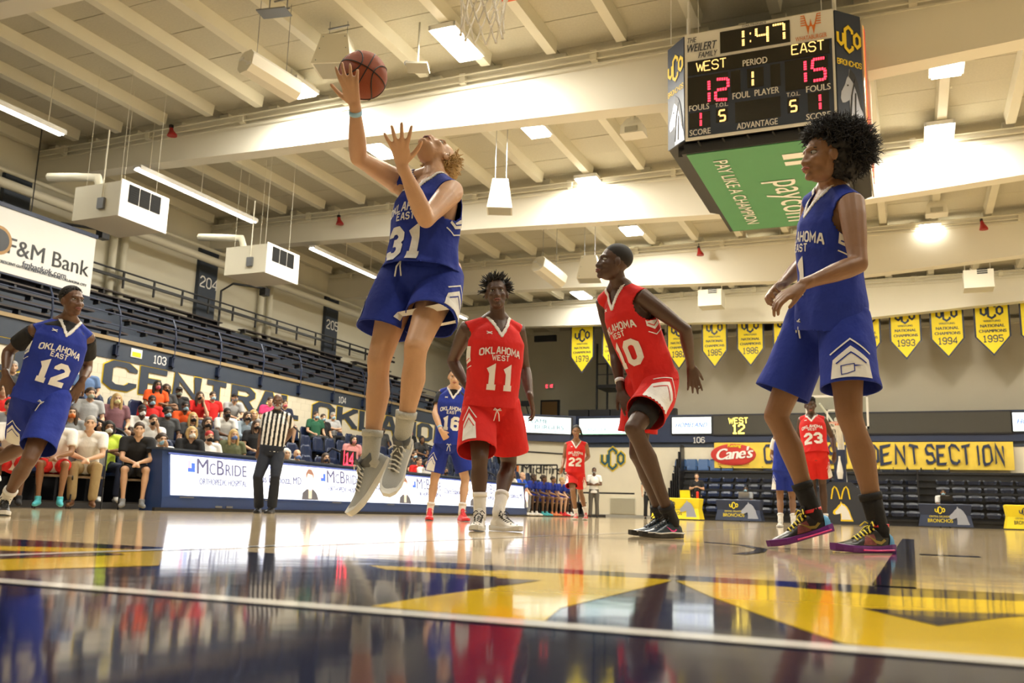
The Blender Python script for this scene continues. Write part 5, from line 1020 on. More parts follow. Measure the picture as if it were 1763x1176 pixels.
def hair_cap(mb, J, F, U, k, r=(.081, .102, .092), off=(0, -.016, .045), cut=None): R = np.cross(F, U); mb.ell(J['head']+(R*off[0]+F*(off[1]-.011)+U*(off[2]+.007))*k, tuple(q*k for q in r), (R, F, U), 22, 14)
def hairline(y, z): return z > .052-.45*max(0, -y+.03)*1.0 if y < .05 else z > .072+.9*(y-.05)*0
def spikes(mb, J, F, U, k, n, L, rad, r0=(.078, .098, .09), off=(0, -.016, .04), test=None, droop=.0, wav=.25, seed=3, sides=4, seg=3):
    g = np.random.default_rng(seed); R = np.cross(F, U); c = J['head']+(R*off[0]+F*off[1]+U*off[2])*k; m = 0; tries = 0
    while m < n and tries < n*8:
        tries += 1; d = g.normal(size=3); d /= np.linalg.norm(d)
        if test is not None and not test(d): continue
        p = c+(R*d[0]*r0[0]+F*d[1]*r0[1]+U*d[2]*r0[2])*k; w = nrm(R*d[0]+F*d[1]+U*d[2]+g.normal(size=3)*wav); l = L(d)*g.uniform(.7, 1.15) if callable(L) else L*g.uniform(.7, 1.2); pts = [p]
        for i in range(seg): w = nrm(w+g.normal(size=3)*wav*.8-A3(0, 0, droop)); p = p+w*l/seg*k; pts.append(p)
        mb.tube(pts, [rad*k*(1-.8*i/seg) for i in range(seg+1)], sides); m += 1
def open_shell(v, f, kill):
    c = np.array([v[list(q)].mean(0) for q in f]); keep = ~kill(c); return [q for q, z in zip(f, keep) if z]
def snap(V, F, planes, tol=.016):
    """make cut hems clean: open-edge points near a hem plane are laid on to it; planes: (point, direction, centre, reach)"""
    from collections import Counter
    c = Counter(tuple(sorted((q[i], q[(i+1) % len(q)]))) for q in F for i in range(len(q))); b = np.array(sorted({i for e, n in c.items() if n == 1 for i in e}))
    for p, d, ctr, rad in planes:
        s = (V[b]-p)@d; m = (np.abs(s) < tol) & (np.linalg.norm(V[b]-ctr, axis=1) < rad); V[b[m]] -= np.outer(s[m], d)
    return V
def compact(v, f):
    used = sorted({i for q in f for i in q}); m = {a: b for b, a in enumerate(used)}; return v[used], [tuple(m[i] for i in q) for q in f]
def jersey(t, J, H, m, b=1., hem=-.14, hemr=(.200, .150), seed=1, loose=.022, v=True, fold=.010, vs=.0078, name='jersey', sleeves=False, keeparm=False, tilt=0.):
    k = H/1.9; up, lf, fw, hl = frames(J); T = J['neck']-J['pel']; P = lambda s, f=0: J['pel']+T*s+fw*f*k; mb = MB(); e = loose
    mb.tube([P(hem-.015, .0), P(hem, .0), P(.06, -.005), P(.28, .0), P(.50, .008), P(.70, .010), P(.84, .0), P(.955, -.012)],
            [(hemr[0]*k*b, hemr[1]*k*b), (hemr[0]*k*b, hemr[1]*k*b), ((hemr[0]*.95)*k*b, (hemr[1]*.96)*k*b), ((.158+e)*k*b, (.115+e)*k*b), ((.168+e)*k*b, (.121+e)*k), ((.178+e*.6)*k*b, (.122+e*.5)*k), ((.172)*k, (.104)*k), (.085*k, .078*k)], 30, ref=lf, cap='flat')
    for s in (-1, 1): mb.ell(P(.70, .052)+lf*s*.075*k, (.088*k, .06*k, .062*k), (lf, fw, up))
    for i, s in enumerate('RL'):
        S_ = J['s'+s]; N = J['neck']; rs = .72 if sleeves and name == 'undershirt' else 1; mb.tube([N+(S_-N)*.25-up*.01*k, N+(S_-N)*.62-up*.012*k, S_-up*.012*k], [.060*k*rs, .064*k*rs, .070*k*rs], 14, cap='round')
        if sleeves: E_ = J['e'+s]; mb.tube([S_-up*.01, S_+(E_-S_)*.3, S_+(E_-S_)*.62], [.071*k, .073*k, .073*k], 16, cap='flat')
    V, F = vox(mb, vs, 5)
    h = (V-J['pel'])@up/np.linalg.norm(T); amp = rdisp(V, fold*k, 26/k, seed)+rdisp(V, fold*.5*k, 60/k, seed+9); ax = J['pel']+np.outer(h*np.linalg.norm(T), up); rd = V-ax; rd /= np.linalg.norm(rd, axis=1)[:, None]+1e-9; V += rd*(amp*np.clip(1.15-h, .25, 1))[:, None]
    hd = nrm(J['head']-J['neck']); N = J['neck']
    def kill(c):
        d = c-J['pel']; u = d@up; l = d@lf; w_ = d@fw; Tn = np.linalg.norm(T); z = np.zeros(len(c), bool)
        z |= u < (hem+.004+tilt*0)*Tn
        dn = c-N; nz = dn@up; nx = dn@lf; ny = dn@fw
        z |= (np.hypot(nx, ny+.01) < .066*k) & (nz > -.055*k)
        if v: z |= (ny > 0) & (nz > -.115*k) & (np.abs(nx) < (.115*k+nz)*.62) & (nz < .05)
        for s in 'RL':
            S_ = J['s'+s]; o = nrm(S_-N); E_ = J['e'+s]
            if sleeves: ad = nrm(E_-S_); z |= ((c-S_)@ad > np.linalg.norm(E_-S_)*.61) & (np.linalg.norm(np.cross(c-S_, ad), axis=1) < .086*k) & (((c-S_)@ad) < np.linalg.norm(E_-S_)*.66)
            else: dd = c-(S_+o*.045*k-up*.025*k); z |= (np.linalg.norm(dd, axis=1) < .102*k) & (((c-N)@o) > .106*k)
        return z
    F = open_shell(V, F, kill)
    if v:   # collar band cut along the V and round the neck
        def band(c):
            nz = (c-N)@up; nx = np.abs((c-N)@lf); ny = (c-N)@fw; a = ((.115*k+nz)*.62-nx)*.85
            return ((ny > 0) & (a > -.021*k) & (nz > -.145*k) & (nz < .05)) | ((np.hypot(nx, ny+.01) < .084*k) & (nz > -.05*k))
        c = np.array([V[list(q)].mean(0) for q in F]); z = band(c); FB = [q for q, b_ in zip(F, z) if b_]
        if FB: VB, FB = compact(V, FB); dd = VB-(N-up*.12*k-fw*.05*k); dd /= np.linalg.norm(dd, axis=1)[:, None]; put('collar', VB+dd*.004, FB, CWHITE, t, thick=.004)
    V, F = compact(V, F); V = snap(V, F, [(J['pel']+T*(hem+.012), up, J['pel']+T*hem, .3*k)]); o = put(name, V, F, m, t, thick=.005); bv = BVHTree.FromPolygons(V.tolist(), F); return o, bv, (up, lf, fw, T, k)
def collar(t, J, fr, m, bv):
    up, lf, fw, T, k = fr; N = J['neck']; pts = []
    for nx, nz in [(-.082, .012), (-.071, -.0), (-.036, -.058), (0, -.118), (.036, -.058), (.071, -.0), (.082, .012)]:
        q = N+(lf*nx+up*nz)*k+fw*.35; loc, n, i, d = bv.ray_cast(Vector(q), Vector(-fw)); pts.append(np.array(loc) if loc is not None and d < .45 else q-fw*(.35-.05*k))
    D = [p+fw*.011 for p in pts]; mb = MB()
    for a, b_ in zip(D[:-1], D[1:]): mb.tube([a, b_], [(.012*k, .006*k)]*2, 8, ref=nrm(np.cross(b_-a, fw)), cap='round')
    mb.build('collar', m, t, True)
def prints(t, J, jo, bv, fr, city, num, m, dy=0, sc=1., u=None, nshift=0., uh=0, edge=None, casc=1.):
    up, lf, fw, T, k = fr; Tn = np.linalg.norm(T); u = lf if u is None else nrm(u); k = k*sc
    V, F = block('OKLAHOMA', .042*k, 1.35, serif=.5, gap=1.35, wide=.88); V = V.copy(); V[:, 1] += -1.1*V[:, 0]**2/k
    o = J['pel']+T*(.56+dy)+u*nshift; decal('name_print', (V, F), o, u, up, fw, bv, m, jo, .004)
    decal('name_print', block(city, .032*k, 1.3, serif=.5, gap=1.3), o-up*.048*k, u, up, fw, bv, m, jo, .004)
    decal('number', block(num, .135*k, 1.75, serif=.0, gap=2.2), o-up*.235*k+u*uh, u, up, fw, bv, m, jo, .004)
    V = []; F = []; stroke([(-.018, .008), (-.006, .003), (.006, .003), (.018, .008)], .006, V, F); stroke([(-.018, -.008), (-.006, -.003), (.006, -.003), (.018, -.008)], .006, V, F); decal('small_logo', (np.array(V)*k, F), J['pel']+T*.80-u*.085*k, u, up, fw, bv, m, jo, .004)
def side_panel(jo, J, bv, fr, side, m, back=.02, top=.62, lo=.40):
    up, lf, fw, T, k = fr; s = side; n = nrm(lf*s+fw*.02); u = nrm(np.cross(up, n)); o = J['pel']+T*((top+lo)/2); h = (top-lo)*np.linalg.norm(T)/2
    decal('side_panel', (np.array([(-.045, h), (.05, h), (.055, -h*.6), (0, -h), (-.05, -h*.5)])*1., [(0, 1, 2, 3, 4)]), o, u, up, n, bv, m, jo, .004)
    V = []; F = []; stroke([(-.05, -h*.75-.02), (0, -h*1.2-.02), (.06, -h*.8-.02)], .006, V, F); decal('side_stripe', (V, F), o, u, up, n, bv, m, jo, .004)
    V = []; F = []; stroke([(-.04, -h*.3), (0, -h*.65), (.045, -h*.3)], .006, V, F); decal('side_chevron', (V, F), o, u, up, n, bv, jo.data.materials[0], jo, .006)
def shorts(t, J, H, m, b=1., L=(.86, .86), r=(.102, .116, .124), seed=5, fold=.010, vs=.0095, top=.09, name='shorts', flare=None):
    k = H/1.9; up, lf, fw, hl = frames(J); T = J['neck']-J['pel']; P = lambda s, f=0: J['pel']+T*s+fw*f*k; mb = MB()
    mb.tube([P(-.27, -.0), P(-.2, -.005), P(-.12, -.01), P(-.04, -.012), P(.04, -.01), P(top, -.01), P(top+.05, -.008)], [(.07*k*b, .07*k*b), (.125*k*b, .11*k*b), (.172*k*b, .132*k*b), (.185*k*b, .138*k*b), (.172*k*b, .125*k*b), (.165*k*b, .118*k*b), (.165*k*b, .118*k*b)], 28, ref=lf, cap='flat')
    hems = []
    for i, s in enumerate('RL'):
        I, K = J['i'+s], J['k'+s]; d = nrm(K-I); Ln = np.linalg.norm(K-I); sd = (-1, 1)[i]; o = hl*sd*.012*k
        pts = [I+up*.10*k-o*1.5, I+up*.03*k, I+d*Ln*.3+o, I+d*Ln*.6+o*1.5, I+d*Ln*(L[i]-.04)+o*1.8, I+d*Ln*L[i]+o*1.8]; f_ = flare or 1.
        mb.tube(pts, [(r[0]*k*b*.62, r[0]*k*b*.8), (r[0]*k*b*1.0, r[0]*k*b*1.12), (r[1]*k*b, r[1]*k*b*1.05), ((r[1]+r[2])/2*k*b, (r[1]+r[2])/2*k*b), (r[2]*k*b*f_, r[2]*k*b), (r[2]*k*b*f_, r[2]*k*b)], 24, ref=hl, cap='flat'); hems.append((I, d, Ln*L[i], s))
    V, F = vox(mb, vs, 4)
    amp = rdisp(V, fold*k, 22/k, seed)+rdisp(V, fold*.6*k, 48/k, seed+4); c = np.array([.5*(J['kR']+J['kL'])*.3+J['pel']*.7]); rd = V-c; rd /= np.linalg.norm(rd, axis=1)[:, None]; V += rd*amp[:, None]
    def kill(c):
        z = (c-J['pel'])@up > (top+.035)*np.linalg.norm(T)
        for I, d, q, s in hems:
            o_ = 'L' if s == 'R' else 'R'; dist = np.linalg.norm(np.cross(c-I, d), axis=1); I2, d2 = [(a_, b_) for a_, b_, _q, s_ in hems if s_ != s][0]; z |= ((c-I)@d > q-.009) & (dist < np.linalg.norm(np.cross(c-I2, d2), axis=1)+.01)
        return z
    F = open_shell(V, F, kill); V, F = compact(V, F); V = snap(V, F, [(I+d*(q-.012), d, I+d*q, .2*k) for I, d, q, s in hems]); o = put(name, V, F, m, t, thick=.005); bv = BVHTree.FromPolygons(V.tolist(), F); return o, bv
def waist(t, J, H, b=1., at=.07, m=None, cord=CWHITE):
    k = H/1.9; up, lf, fw, hl = frames(J); T = J['neck']-J['pel']
    mb = MB(); P = J['pel']+T*(at-.05)+fw*.148*k
    for s in (-1, 1): mb.tube([P, P+lf*s*.012-up*.03+fw*.01, P+lf*s*.02-up*.075*k+fw*.004], .004, 6, cap='round')
    mb.tube([P+lf*a*.02+up*b_*.012+fw*.008 for a, b_ in ((0, 0), (1, 1), (1.5, 0), (0, 0), (-1, 1), (-1.5, 0), (0, 0))], .0035, 6); mb.build('drawstring', cord, t, True)
def shoe(t, A, T, up, mu, ms, ml, L=.31, high=.12, nm='shoe', ground=False, w=1., extra=None, sock=None, knee=None, sockh=.16, collar=None):
    """A ankle joint, T toe-side point; builds upper, sole, tongue, laces, sock around them"""
    up = nrm(up); f = T-A; f = nrm(f-up*(f@up)); s = np.cross(f, up); o = A-f*.065-up*.088
    if ground: o[2] = 0.002
    X = lambda x, y, z: o+f*x*L/.31+s*y*w+up*z
    st = [(.0, .024, .075), (.03, .036, .095), (.08, .039, .112), (.13, .041, .098), (.18, .045, .072), (.225, .048, .052), (.27, .043, .044), (.30, .028, .036), (.312, .012, .030)]
    mb = MB(); mb.loft([[X(x, hw*c, .024+(hh-.024)*max(0, sn)**.75 if sn > 0 else .012) for c, sn in [(math.cos(a), math.sin(a)) for a in np.linspace(0, 2*PI, 16, endpoint=False)]] for x, hw, hh in st])
    mb.tube([X(.065, 0, .03), X(.062, 0, .07), X(.06, 0, high)], [(.046, .038), (.042, .034), (.045, .036)], 14, ref=f, cap='flat')
    v, q = vox(mb, .005, 3); ob = put(nm, v, q, mu, t); bv = BVHTree.FromPolygons(v.tolist(), q)
    out = [(-.004, .02), (.0, .032), (.03, .041), (.09, .040), (.14, .042), (.20, .052), (.25, .052), (.29, .040), (.315, .018)]
    mb = MB(); ol = out+[(x, -y) for x, y in out[::-1]]; toe = lambda x: .010*max(0, (x-.22)/.09)**2
    mb.loft([[X(x, y*.94, 0+toe(x)) for x, y in ol], [X(x, y, .006+toe(x)) for x, y in ol], [X(x, y*1.03, .020+toe(x)) for x, y in ol], [X(x, y*.98, .030+toe(x)+(.008 if x < .05 else 0)) for x, y in ol]]); mb.build('sole', ms, ob, fix=True)
    mb = MB(); mb.tube([X(.20, 0, .062), X(.15, 0, .085), X(.115, 0, .112), X(.105, 0, high+.02)], [(.014, .006), (.02, .006), (.024, .006), (.024, .005)], 10, ref=s, cap='round'); mb.build('tongue', collar or mu, ob, True)
    mb = MB()
    for i in range(6):
        x = .205-.018*i; z = .060+.0092*i; mb.tube([X(x, -.026, z-.004), X(x-.006, 0, z+.010), X(x-.012, .026, z-.002)], .0042, 6, cap='round')
    for sg in (-1, 1): mb.tube([X(.108, 0, .122), X(.118, sg*.022, .136), X(.128, sg*.04, .118)], .0034, 6, cap='round'); mb.tube([X(.108, 0, .122), X(.13, sg*.012, .112), X(.14, sg*.03, .088)], .0034, 6, cap='round')
    mb.build('laces', ml, ob, True)
    if sock is not None:
        K = knee; d = nrm(K-A); mb = MB(); mb.tube([A-up*.03, A, A+d*.05, A+d*.10, A+d*sockh], [.040, .044, .043, .045, .049], 18); sc = mb.build('sock', sock, t, True)
        mb = MB(); mb.tube([A+d*(sockh-.03), A+d*(sockh+.002)], [.051, .0525], 18); mb.build('sock_cuff', sock, sc, True)
    return ob, bv, X, s, f, up
def swoosh(ob, bv, X, s, m, sd, sc=1.):
    pts = [(.0, .018), (.03, .0), (.06, .006), (.105, .045), (.055, .018), (.03, .014), (.012, .026)]
    u = X(1, 0, 0)-X(0, 0, 0); v_ = X(0, 0, 1)-X(0, 0, 0); V = np.array(pts)*sc; F = [(0, 1, 6), (1, 5, 6), (1, 2, 5), (2, 4, 5), (2, 3, 4)]
    decal('swoosh', (V, F), X(.06, sd*.02, .036), u, v_, s*sd, bv, m, ob, .003, L=.012, reach=.15)
def wristband(t, J, s, m, w=.02, k=1., at=.06):
    A, B = J['w'+s], J['e'+s]; d = nrm(B-A); mb = MB(); mb.tube([A+d*at, A+d*(at+w)], .0315*k, 16); return mb.build('wristband', m, t, True)
# ------------------------------------------------------------------ the players on the near court
GREYSHOE = mat('shoe_grey', (.38, .40, .41), .6, bump=.2, bscale=300); DGREY = mat('shoe_dark_grey', (.10, .105, .11), .7); SOLEW = mat('sole_white', (.68, .68, .65), .5); SHOEW = mat('shoe_white', (.72, .69, .62), .5, bump=.1); SHOEK = mat('shoe_black', (.014, .015, .018), .35); SHOET = mat('shoe_dark_teal', (.012, .03, .05), .35); PURPLE = mat('sole_purple', (.15, .015, .22), .4); LACEY = mat('lace_yellow', (.85, .68, .05), .6); LACEK = mat('lace_black', (.012, .012, .012), .6); GOLDS = mat('swoosh_gold', (.35, .26, .06), .35, .5); PINK = mat('hot_pink', (.85, .05, .30), .4); SHBLUE = mat('heel_blue', (.10, .38, .70), .4); REDS = mat('shoe_red', (.75, .03, .04), .45); BANDB = mat('band_light_blue', (.35, .62, .85), .5)
def leg_white(so, sb, J, H, s, m, side=1., lo=.45, hi=.9, w=.075, mapo=False):
    """white side panel with pointed top near the hem of a shorts leg"""
    k = H/1.9; up, lf, fw, hl = frames(J); I, K = J['i'+s], J['k'+s]; d = nrm(K-I); Ln = np.linalg.norm(K-I); sd = {'R': -1, 'L': 1}[s]; n = nrm(hl*sd*side+fw*(1-abs(side)+.25)); n = nrm(n-d*(n@d)); u = np.cross(n, d); h = (hi-lo)*Ln
    o = I+d*Ln*hi
    V = np.array([(-w*1.05, 0), (w*1.05, 0), (w*.9, h*.62), (0, h), (-w*.9, h*.62)]); decal('white_panel', (V, [(0, 1, 2, 3, 4)]), o, -u, -d, n, sb, m, so, .004, L=.025)
    V = []; F = []; stroke([(-w*1.0, h*.80), (0, h*1.2), (w*1.0, h*.80)], .007, V, F); decal('white_chevron', (V, F), o, -u, -d, n, sb, m, so, .004, L=.02)
    V = []; F = []; stroke([(-w*.75, h*.50), (0, h*.80), (w*.75, h*.5)], .006, V, F)
    if mapo: stroke([(-.045, h*.42), (-.01, h*.42), (-.01, h*.46), (.045, h*.42), (.045, h*.16), (.02, h*.18), (-.01, h*.25), (-.01, h*.40), (-.045, h*.42)][:], .004, V, F)
    decal('panel_lines', (V, F), o, -u, -d, n, sb, so.data.materials[0], so, .006, L=.02)
DBG = {}
# player 31, in the air
H = 1.93
J = pose(H, 4.70, (746, 306), (750, 272), (724, 468), ((684, 312), (777, 330)), ((617, 272), (733, 378)), ((611, 180), (692, 284)), ((602, 146), (688, 250)), ((694, 478), (762, 480)), ((652, 622), (716, 598)), ((632, 768), (684, 737)), ((600, 838), (667, 812)),
         {'pel': -1, 'TL': .262, 'head': 1, 's': (1, -1), 'e': (-1, -1), 'w': (-1, -1), 'h': (-1, -1), 'i': (1, 1), 'k': (-1, -1), 'a': (1, 1), 't': (1, -1)})

for s_, a_, t_, da, dt in (('R', (637, 795), (600, 848), -.05, -.12), ('L', (692, 762), (672, 815), -.1, -.22)):
    J['a'+s_] = dep(*a_, 4.70+da-.25); J['t'+s_] = dep(*t_, 4.70+dt-.25); J['k'+s_] = knee_fit(J['i'+s_], J['a'+s_], *((652, 622) if s_ == 'R' else (716, 598)), .24*H, .238*H, -1)
P31 = J; DBG['31'] = (J, H)
t = thing('player', 'blue number 31 player leaping with the basketball raised in his right hand', 'person', (J['pel'][0], J['pel'][1], 0.12)); up, lf, fw, hl = frames(J)
ball_c = dep(625, 130, 4.52)
Fh = nrm(ray(750, 272)*-.35/np.linalg.norm(ray(750, 272))+A3(-.12, 0, 1)); Uh = nrm(-fw*1.0+A3(.1, .4, .2))
toball = nrm(ball_c-J['wR'])
F_, U_, kk = figure(t, J, H, SK_TAN, Fh, Uh, b=.98, hands={'R': {'n': -nrm(ball_c-J['hR'])*1.0, 'curl': .28, 'spread': .16, 'thumb': .9, 'th': -1}, 'L': {'n': -nrm(ray(690, 260)), 'curl': .10, 'spread': .26, 'thumb': 1.0, 'th': 1}}, brow=HAIRL, mouth_open=True)
hb = MB(); hair_cap(hb, J, F_, U_, kk, (.088, .096, .094), (0, -.03, .05)); spikes(hb, J, F_, U_, kk, 1100, .042, .006, test=lambda d: d[1] < .35 and d[2] > -.55-.4*(d[1] < -.2) and not (d[1] > .1 and d[2] < .5), wav=.7, seg=3, sides=4); hb.build('hair', HAIRL, t, True)
so, sb = shorts(t, J, H, BLUE, L=(.68, .62), r=(.105, .122, .132), seed=11); leg_white(so, sb, J, H, 'L', CWHITE, .9, .25, .66, .07); leg_white(so, sb, J, H, 'R', CWHITE, 1.0, .3, .68, .05)
jo, jb, fr = jersey(t, J, H, BLUE, hem=-.01, hemr=(.215, .165), seed=21, loose=.03, fold=.009); prints(t, J, jo, jb, fr, 'EAST', '31', CWHITE, dy=-.02); side_panel(jo, J, jb, fr, 1, CWHITE)
mb = MB(); mb.tube([J['pel']+(J['neck']-J['pel'])*a for a in (-.02, .045)], [(.172, .128), (.170, .126)], 26, ref=lf, cap=None); mb.build('waistband', BLUE, t, True); waist(t, J, H)
for s, nm in (('R', 0), ('L', 1)):
    K, A, T = J['k'+s], J['a'+s], J['t'+s]; sdir = nrm(T-A); u = nrm((K-A)-sdir*((K-A)@sdir)*1.0); ob, bv, X, sd, f_, u_ = shoe(t, A, T, u, GREYSHOE, SOLEW, SOLEW, sock=mat('sock_grey', (.50, .50, .46), .8, bump=.4, bscale=200), knee=K, sockh=.15, collar=DGREY, L=.32)
    mb = MB(); mb.tube([X(.06, 0, .085), X(.06, 0, .128)], [(.047, .041), (.052, .044)], 16, ref=f_); mb.build('ankle_collar', DGREY, ob, True)
w_ = wristband(t, J, 'R', BANDB, .022, 1.0, .03)
# the ball in his hand
bt = thing('basketball', 'orange basketball held high on the right hand of player 31', 'ball', ball_c); BALLM = mat('ball_orange', (.30, .062, .016), .6, noise=.12, nscale=12, bump=.5, bscale=420)
R_ = .119; mb = MB(); mb.ell(ball_c, R_, nu=40, nv=26); mb.build('sphere', BALLM, bt, True)
ax1 = nrm(A3(.35, .2, .9)); ax2 = nrm(np.cross(ax1, -ray(625, 130))); ax3 = np.cross(ax1, ax2); mb = MB()
for a, b_ in ((ax1, ax2), (ax1, ax3), (ax2, ax3)): mb.tube([ball_c+(a*math.cos(q)+b_*math.sin(q))*(R_+.0003) for q in np.linspace(0, 2*PI, 41)], .0032, 5)
for s in (-1, 1): mb.tube([ball_c+nrm(ax2*s*.62+ax1*math.cos(q)*.9+ax3*math.sin(q)*.9+ax2*s*.35*math.cos(2*q))*(R_+.0003) for q in np.linspace(0, 2*PI, 41)], .0032, 5)
mb.build('seam', mat('ball_seam', (.02, .015, .012), .6), bt)

# player 11
H = 1.88
J = pose(H, 6.66, (857, 548), (855, 508), (846, 688), ((803, 567), (891, 570)), ((779, 622), (903, 634)), ((805, 668), (913, 685)), ((812, 690), (918, 706)), ((826, 698), (866, 698)), ((826, 792), (876, 796)), ((826, 868), (860, 860)), ((821, 905), (886, 902)),
         {'pel': -1, 'head': -1, 'i': (1, 1), 'k': (-1, 1), 'a': (1, 1), 'e': (1, 1), 'w': (-1, -1), 't': (-1, -1), 's': (-1, 1)})
set_feet(J, H, ((826, 6.30, .10, 820, -1, .035), (858, 6.42, .13, 888, -1, .04)), ((826, 790), (876, 796)))
P11 = J; DBG['11'] = (J, H)
t = thing('player', 'stocky red number 11 player standing and looking up, short twisted hair', 'person', (J['pel'][0], J['pel'][1], 0)); up, lf, fw, hl = frames(J)
F_, U_, kk = figure(t, J, H, SK_DARK, -nrm(ray(850, 505))+A3(0, 0, .28), b=1.12, hands={'R': {'n': nrm(-hl+fw*.4), 'curl': .75, 'spread': .05, 'thumb': .3, 'th': 1}, 'L': {'n': nrm(hl+fw*.2), 'curl': .45, 'spread': .08, 'thumb': .5, 'th': -1}}, lips=LIPD)
hb = MB(); hair_cap(hb, J, F_, U_, kk, (.083, .096, .088), (0, -.02, .05)); spikes(hb, J, F_, U_, kk, 230, .06, .0085, test=lambda d: d[2] > -.15 and not (d[1] > .3 and d[2] < .62) and (d[1] < .5 or d[2] > .6), wav=.22, seg=3, sides=5); hb.build('hair', HAIRB, t, True)
so, sb = shorts(t, J, H, RED, 1.13, L=(.88, .84), r=(.108, .120, .126), seed=31); leg_white(so, sb, J, H, 'R', CWHITE, .55, .33, .86, .05)
jo, jb, fr = jersey(t, J, H, RED, 1.12, hem=-.10, hemr=(.188, .142), seed=41); prints(t, J, jo, jb, fr, 'WEST', '11', CWHITE, sc=1.05); side_panel(jo, J, jb, fr, -1, CWHITE); waist(t, J, H, at=-.07)
for s in 'RL': ob, bv, X, sd, f_, u_ = shoe(t, J['a'+s], J['t'+s], (0, 0, 1), SHOEW, SOLEW, LACEK, ground=True, sock=CWHITE, knee=J['k'+s], sockh=.16, L=.32); mb = MB(); [mb.ell(X(a, b_, c), (.006, .004, .003), nu=6, nv=4) for a, b_, c in ((.23, .02, .052), (.25, -.02, .046), (.19, .035, .045), (.27, 0, .043), (.21, -.038, .04))]; mb.build('splatter_marks', LACEK, ob)

# player 10, crouching, turned to the left
H = 1.92
J = pose(H, 6.05, (1066, 492), (1056, 455), (1122, 648), ((1040, 520), (1106, 512)), ((1060, 610), (1180, 568)), ((1069, 672), (1189, 630)), ((1078, 692), (1194, 655)), ((1108, 662), (1141, 664)), ((1093, 775), (1092, 738)), ((1136, 872), (1150, 866)), ((1104, 904), (1124, 906)),
         {'pel': -1, 'head': -1, 's': (1, -1), 'e': (-1, -1), 'w': (-1, 1), 'h': (-1, 1), 'i': (1, -1), 'k': (1, -1), 'a': (1, 1), 't': (-1, -1)})
set_feet(J, H, ((1142, 6.1, .10, 1098, -1, .035), (1158, 5.75, .10, 1116, -1, .035)), ((1098, 782), (1091, 738)))
P10 = J; DBG['10'] = (J, H)
t = thing('player', 'red number 10 player crouching forward, long arms, looking up to the left', 'person', (J['pel'][0], J['pel'][1], 0)); up, lf, fw, hl = frames(J)
L_ = -ROT[:, 0]; F_, U_, kk = figure(t, J, H, SK_DARK, L_*.95-nrm(ray(1055, 455))*.25+A3(0, 0, .22), A3(0, 0, 1)+L_*-.1, b=.95, hands={'R': {'n': -nrm(ray(1076, 690))*1.0, 'curl': .5, 'th': 1}, 'L': {'n': nrm(-ray(1190, 650)+hl*.3), 'curl': .2, 'spread': .14, 'thumb': .5, 'th': -1}}, lips=LIPD)
hb = MB(); hair_cap(hb, J, F_, U_, kk, (.081, .100, .088), (0, -.016, .050)); hb.build('hair', HAIRB, t, True)
so, sb = shorts(t, J, H, RED, 1.0, L=(.72, .70), r=(.108, .122, .132), seed=51, fold=.009); leg_white(so, sb, J, H, 'L', CWHITE, .8, .15, .69, .09)
I, K = J['iL'], J['kL']; mb = MB(); mb.tube([I+(K-I)*.60, I+(K-I)*.78], [.093, .086], 20); mb.build('thigh_sleeve', CBLACK, t, True)
jo, jb, fr = jersey(t, J, H, RED, 1.0, hem=-.12, hemr=(.185, .145), seed=61, fold=.008); prints(t, J, jo, jb, fr, 'WEST', '10', CWHITE); side_panel(jo, J, jb, fr, 1, CWHITE, top=.66, lo=.44)
wristband(t, J, 'R', mat('band_white', (.75, .82, .88), .5), .025)
for s in 'LR': ob, bv, X, sd, f_, u_ = shoe(t, J['a'+s], J['t'+s], (0, 0, 1), SHOET, SHOEK, LACEK, ground=True, sock=CBLACK, knee=J['k'+s], sockh=.12, L=.33); mb = MB(); mb.tube([X(.0, .038, .03), X(.1, .043, .034), X(.2, .053, .028), X(.29, .04, .034)], .005, 6); mb.tube([X(.0, -.038, .03), X(.1, -.043, .034), X(.2, -.053, .028), X(.29, -.04, .034)], .005, 6); mb.build('sole_edge', SOLEW, ob, True); swoosh(ob, bv, X, sd, PINK, 1, .8); swoosh(ob, bv, X, sd, PINK, -1, .8)

# player 1, nearest, at the right
H = 1.98
J = pose(H, 4.48, (1432, 322), (1420, 274), (1428, 535), ((1400, 352), (1466, 352)), ((1385, 452), (1478, 455)), ((1346, 490), (1384, 489)), ((1328, 500), (1350, 510)), ((1404, 548), (1452, 552)), ((1336, 712), (1458, 716)), ((1383, 856), (1502, 866)), ((1338, 912), (1456, 925)),
         {'pel': -1, 'head': -1, 's': (1, -1), 'e': (1, -1), 'w': (-1, -1), 'h': (-1, -1), 'i': (1, -1), 'k': (-1, -1), 'a': (1, 1), 't': (-1, -1)})
set_feet(J, H, ((1402, 4.45, .155, 1334, -1, .035), (1514, 4.16, .10, 1452, -1, .035)), ((1336, 716), (1462, 716)))
P1 = J; DBG['1'] = (J, H)
t = thing('player', 'tall blue number 1 player with a large afro standing nearest at the right', 'person', (J['pel'][0], J['pel'][1], 0)); up, lf, fw, hl = frames(J)
F_, U_, kk = figure(t, J, H, SK_MID, L_*.96-nrm(ray(1416, 269))*.22+A3(0, 0, .12), A3(0, 0, 1), b=.98, hands={'R': {'n': nrm(L_-ray(1340, 490)*.1+A3(0, 0, .5)), 'curl': .95, 'spread': .04, 'thumb': .4, 'th': 1}, 'L': {'n': nrm(-ray(1360, 500)/2+A3(0, 0, 1)), 'curl': .55, 'spread': .07, 'thumb': .4, 'th': -1}}, lips=LIPM)
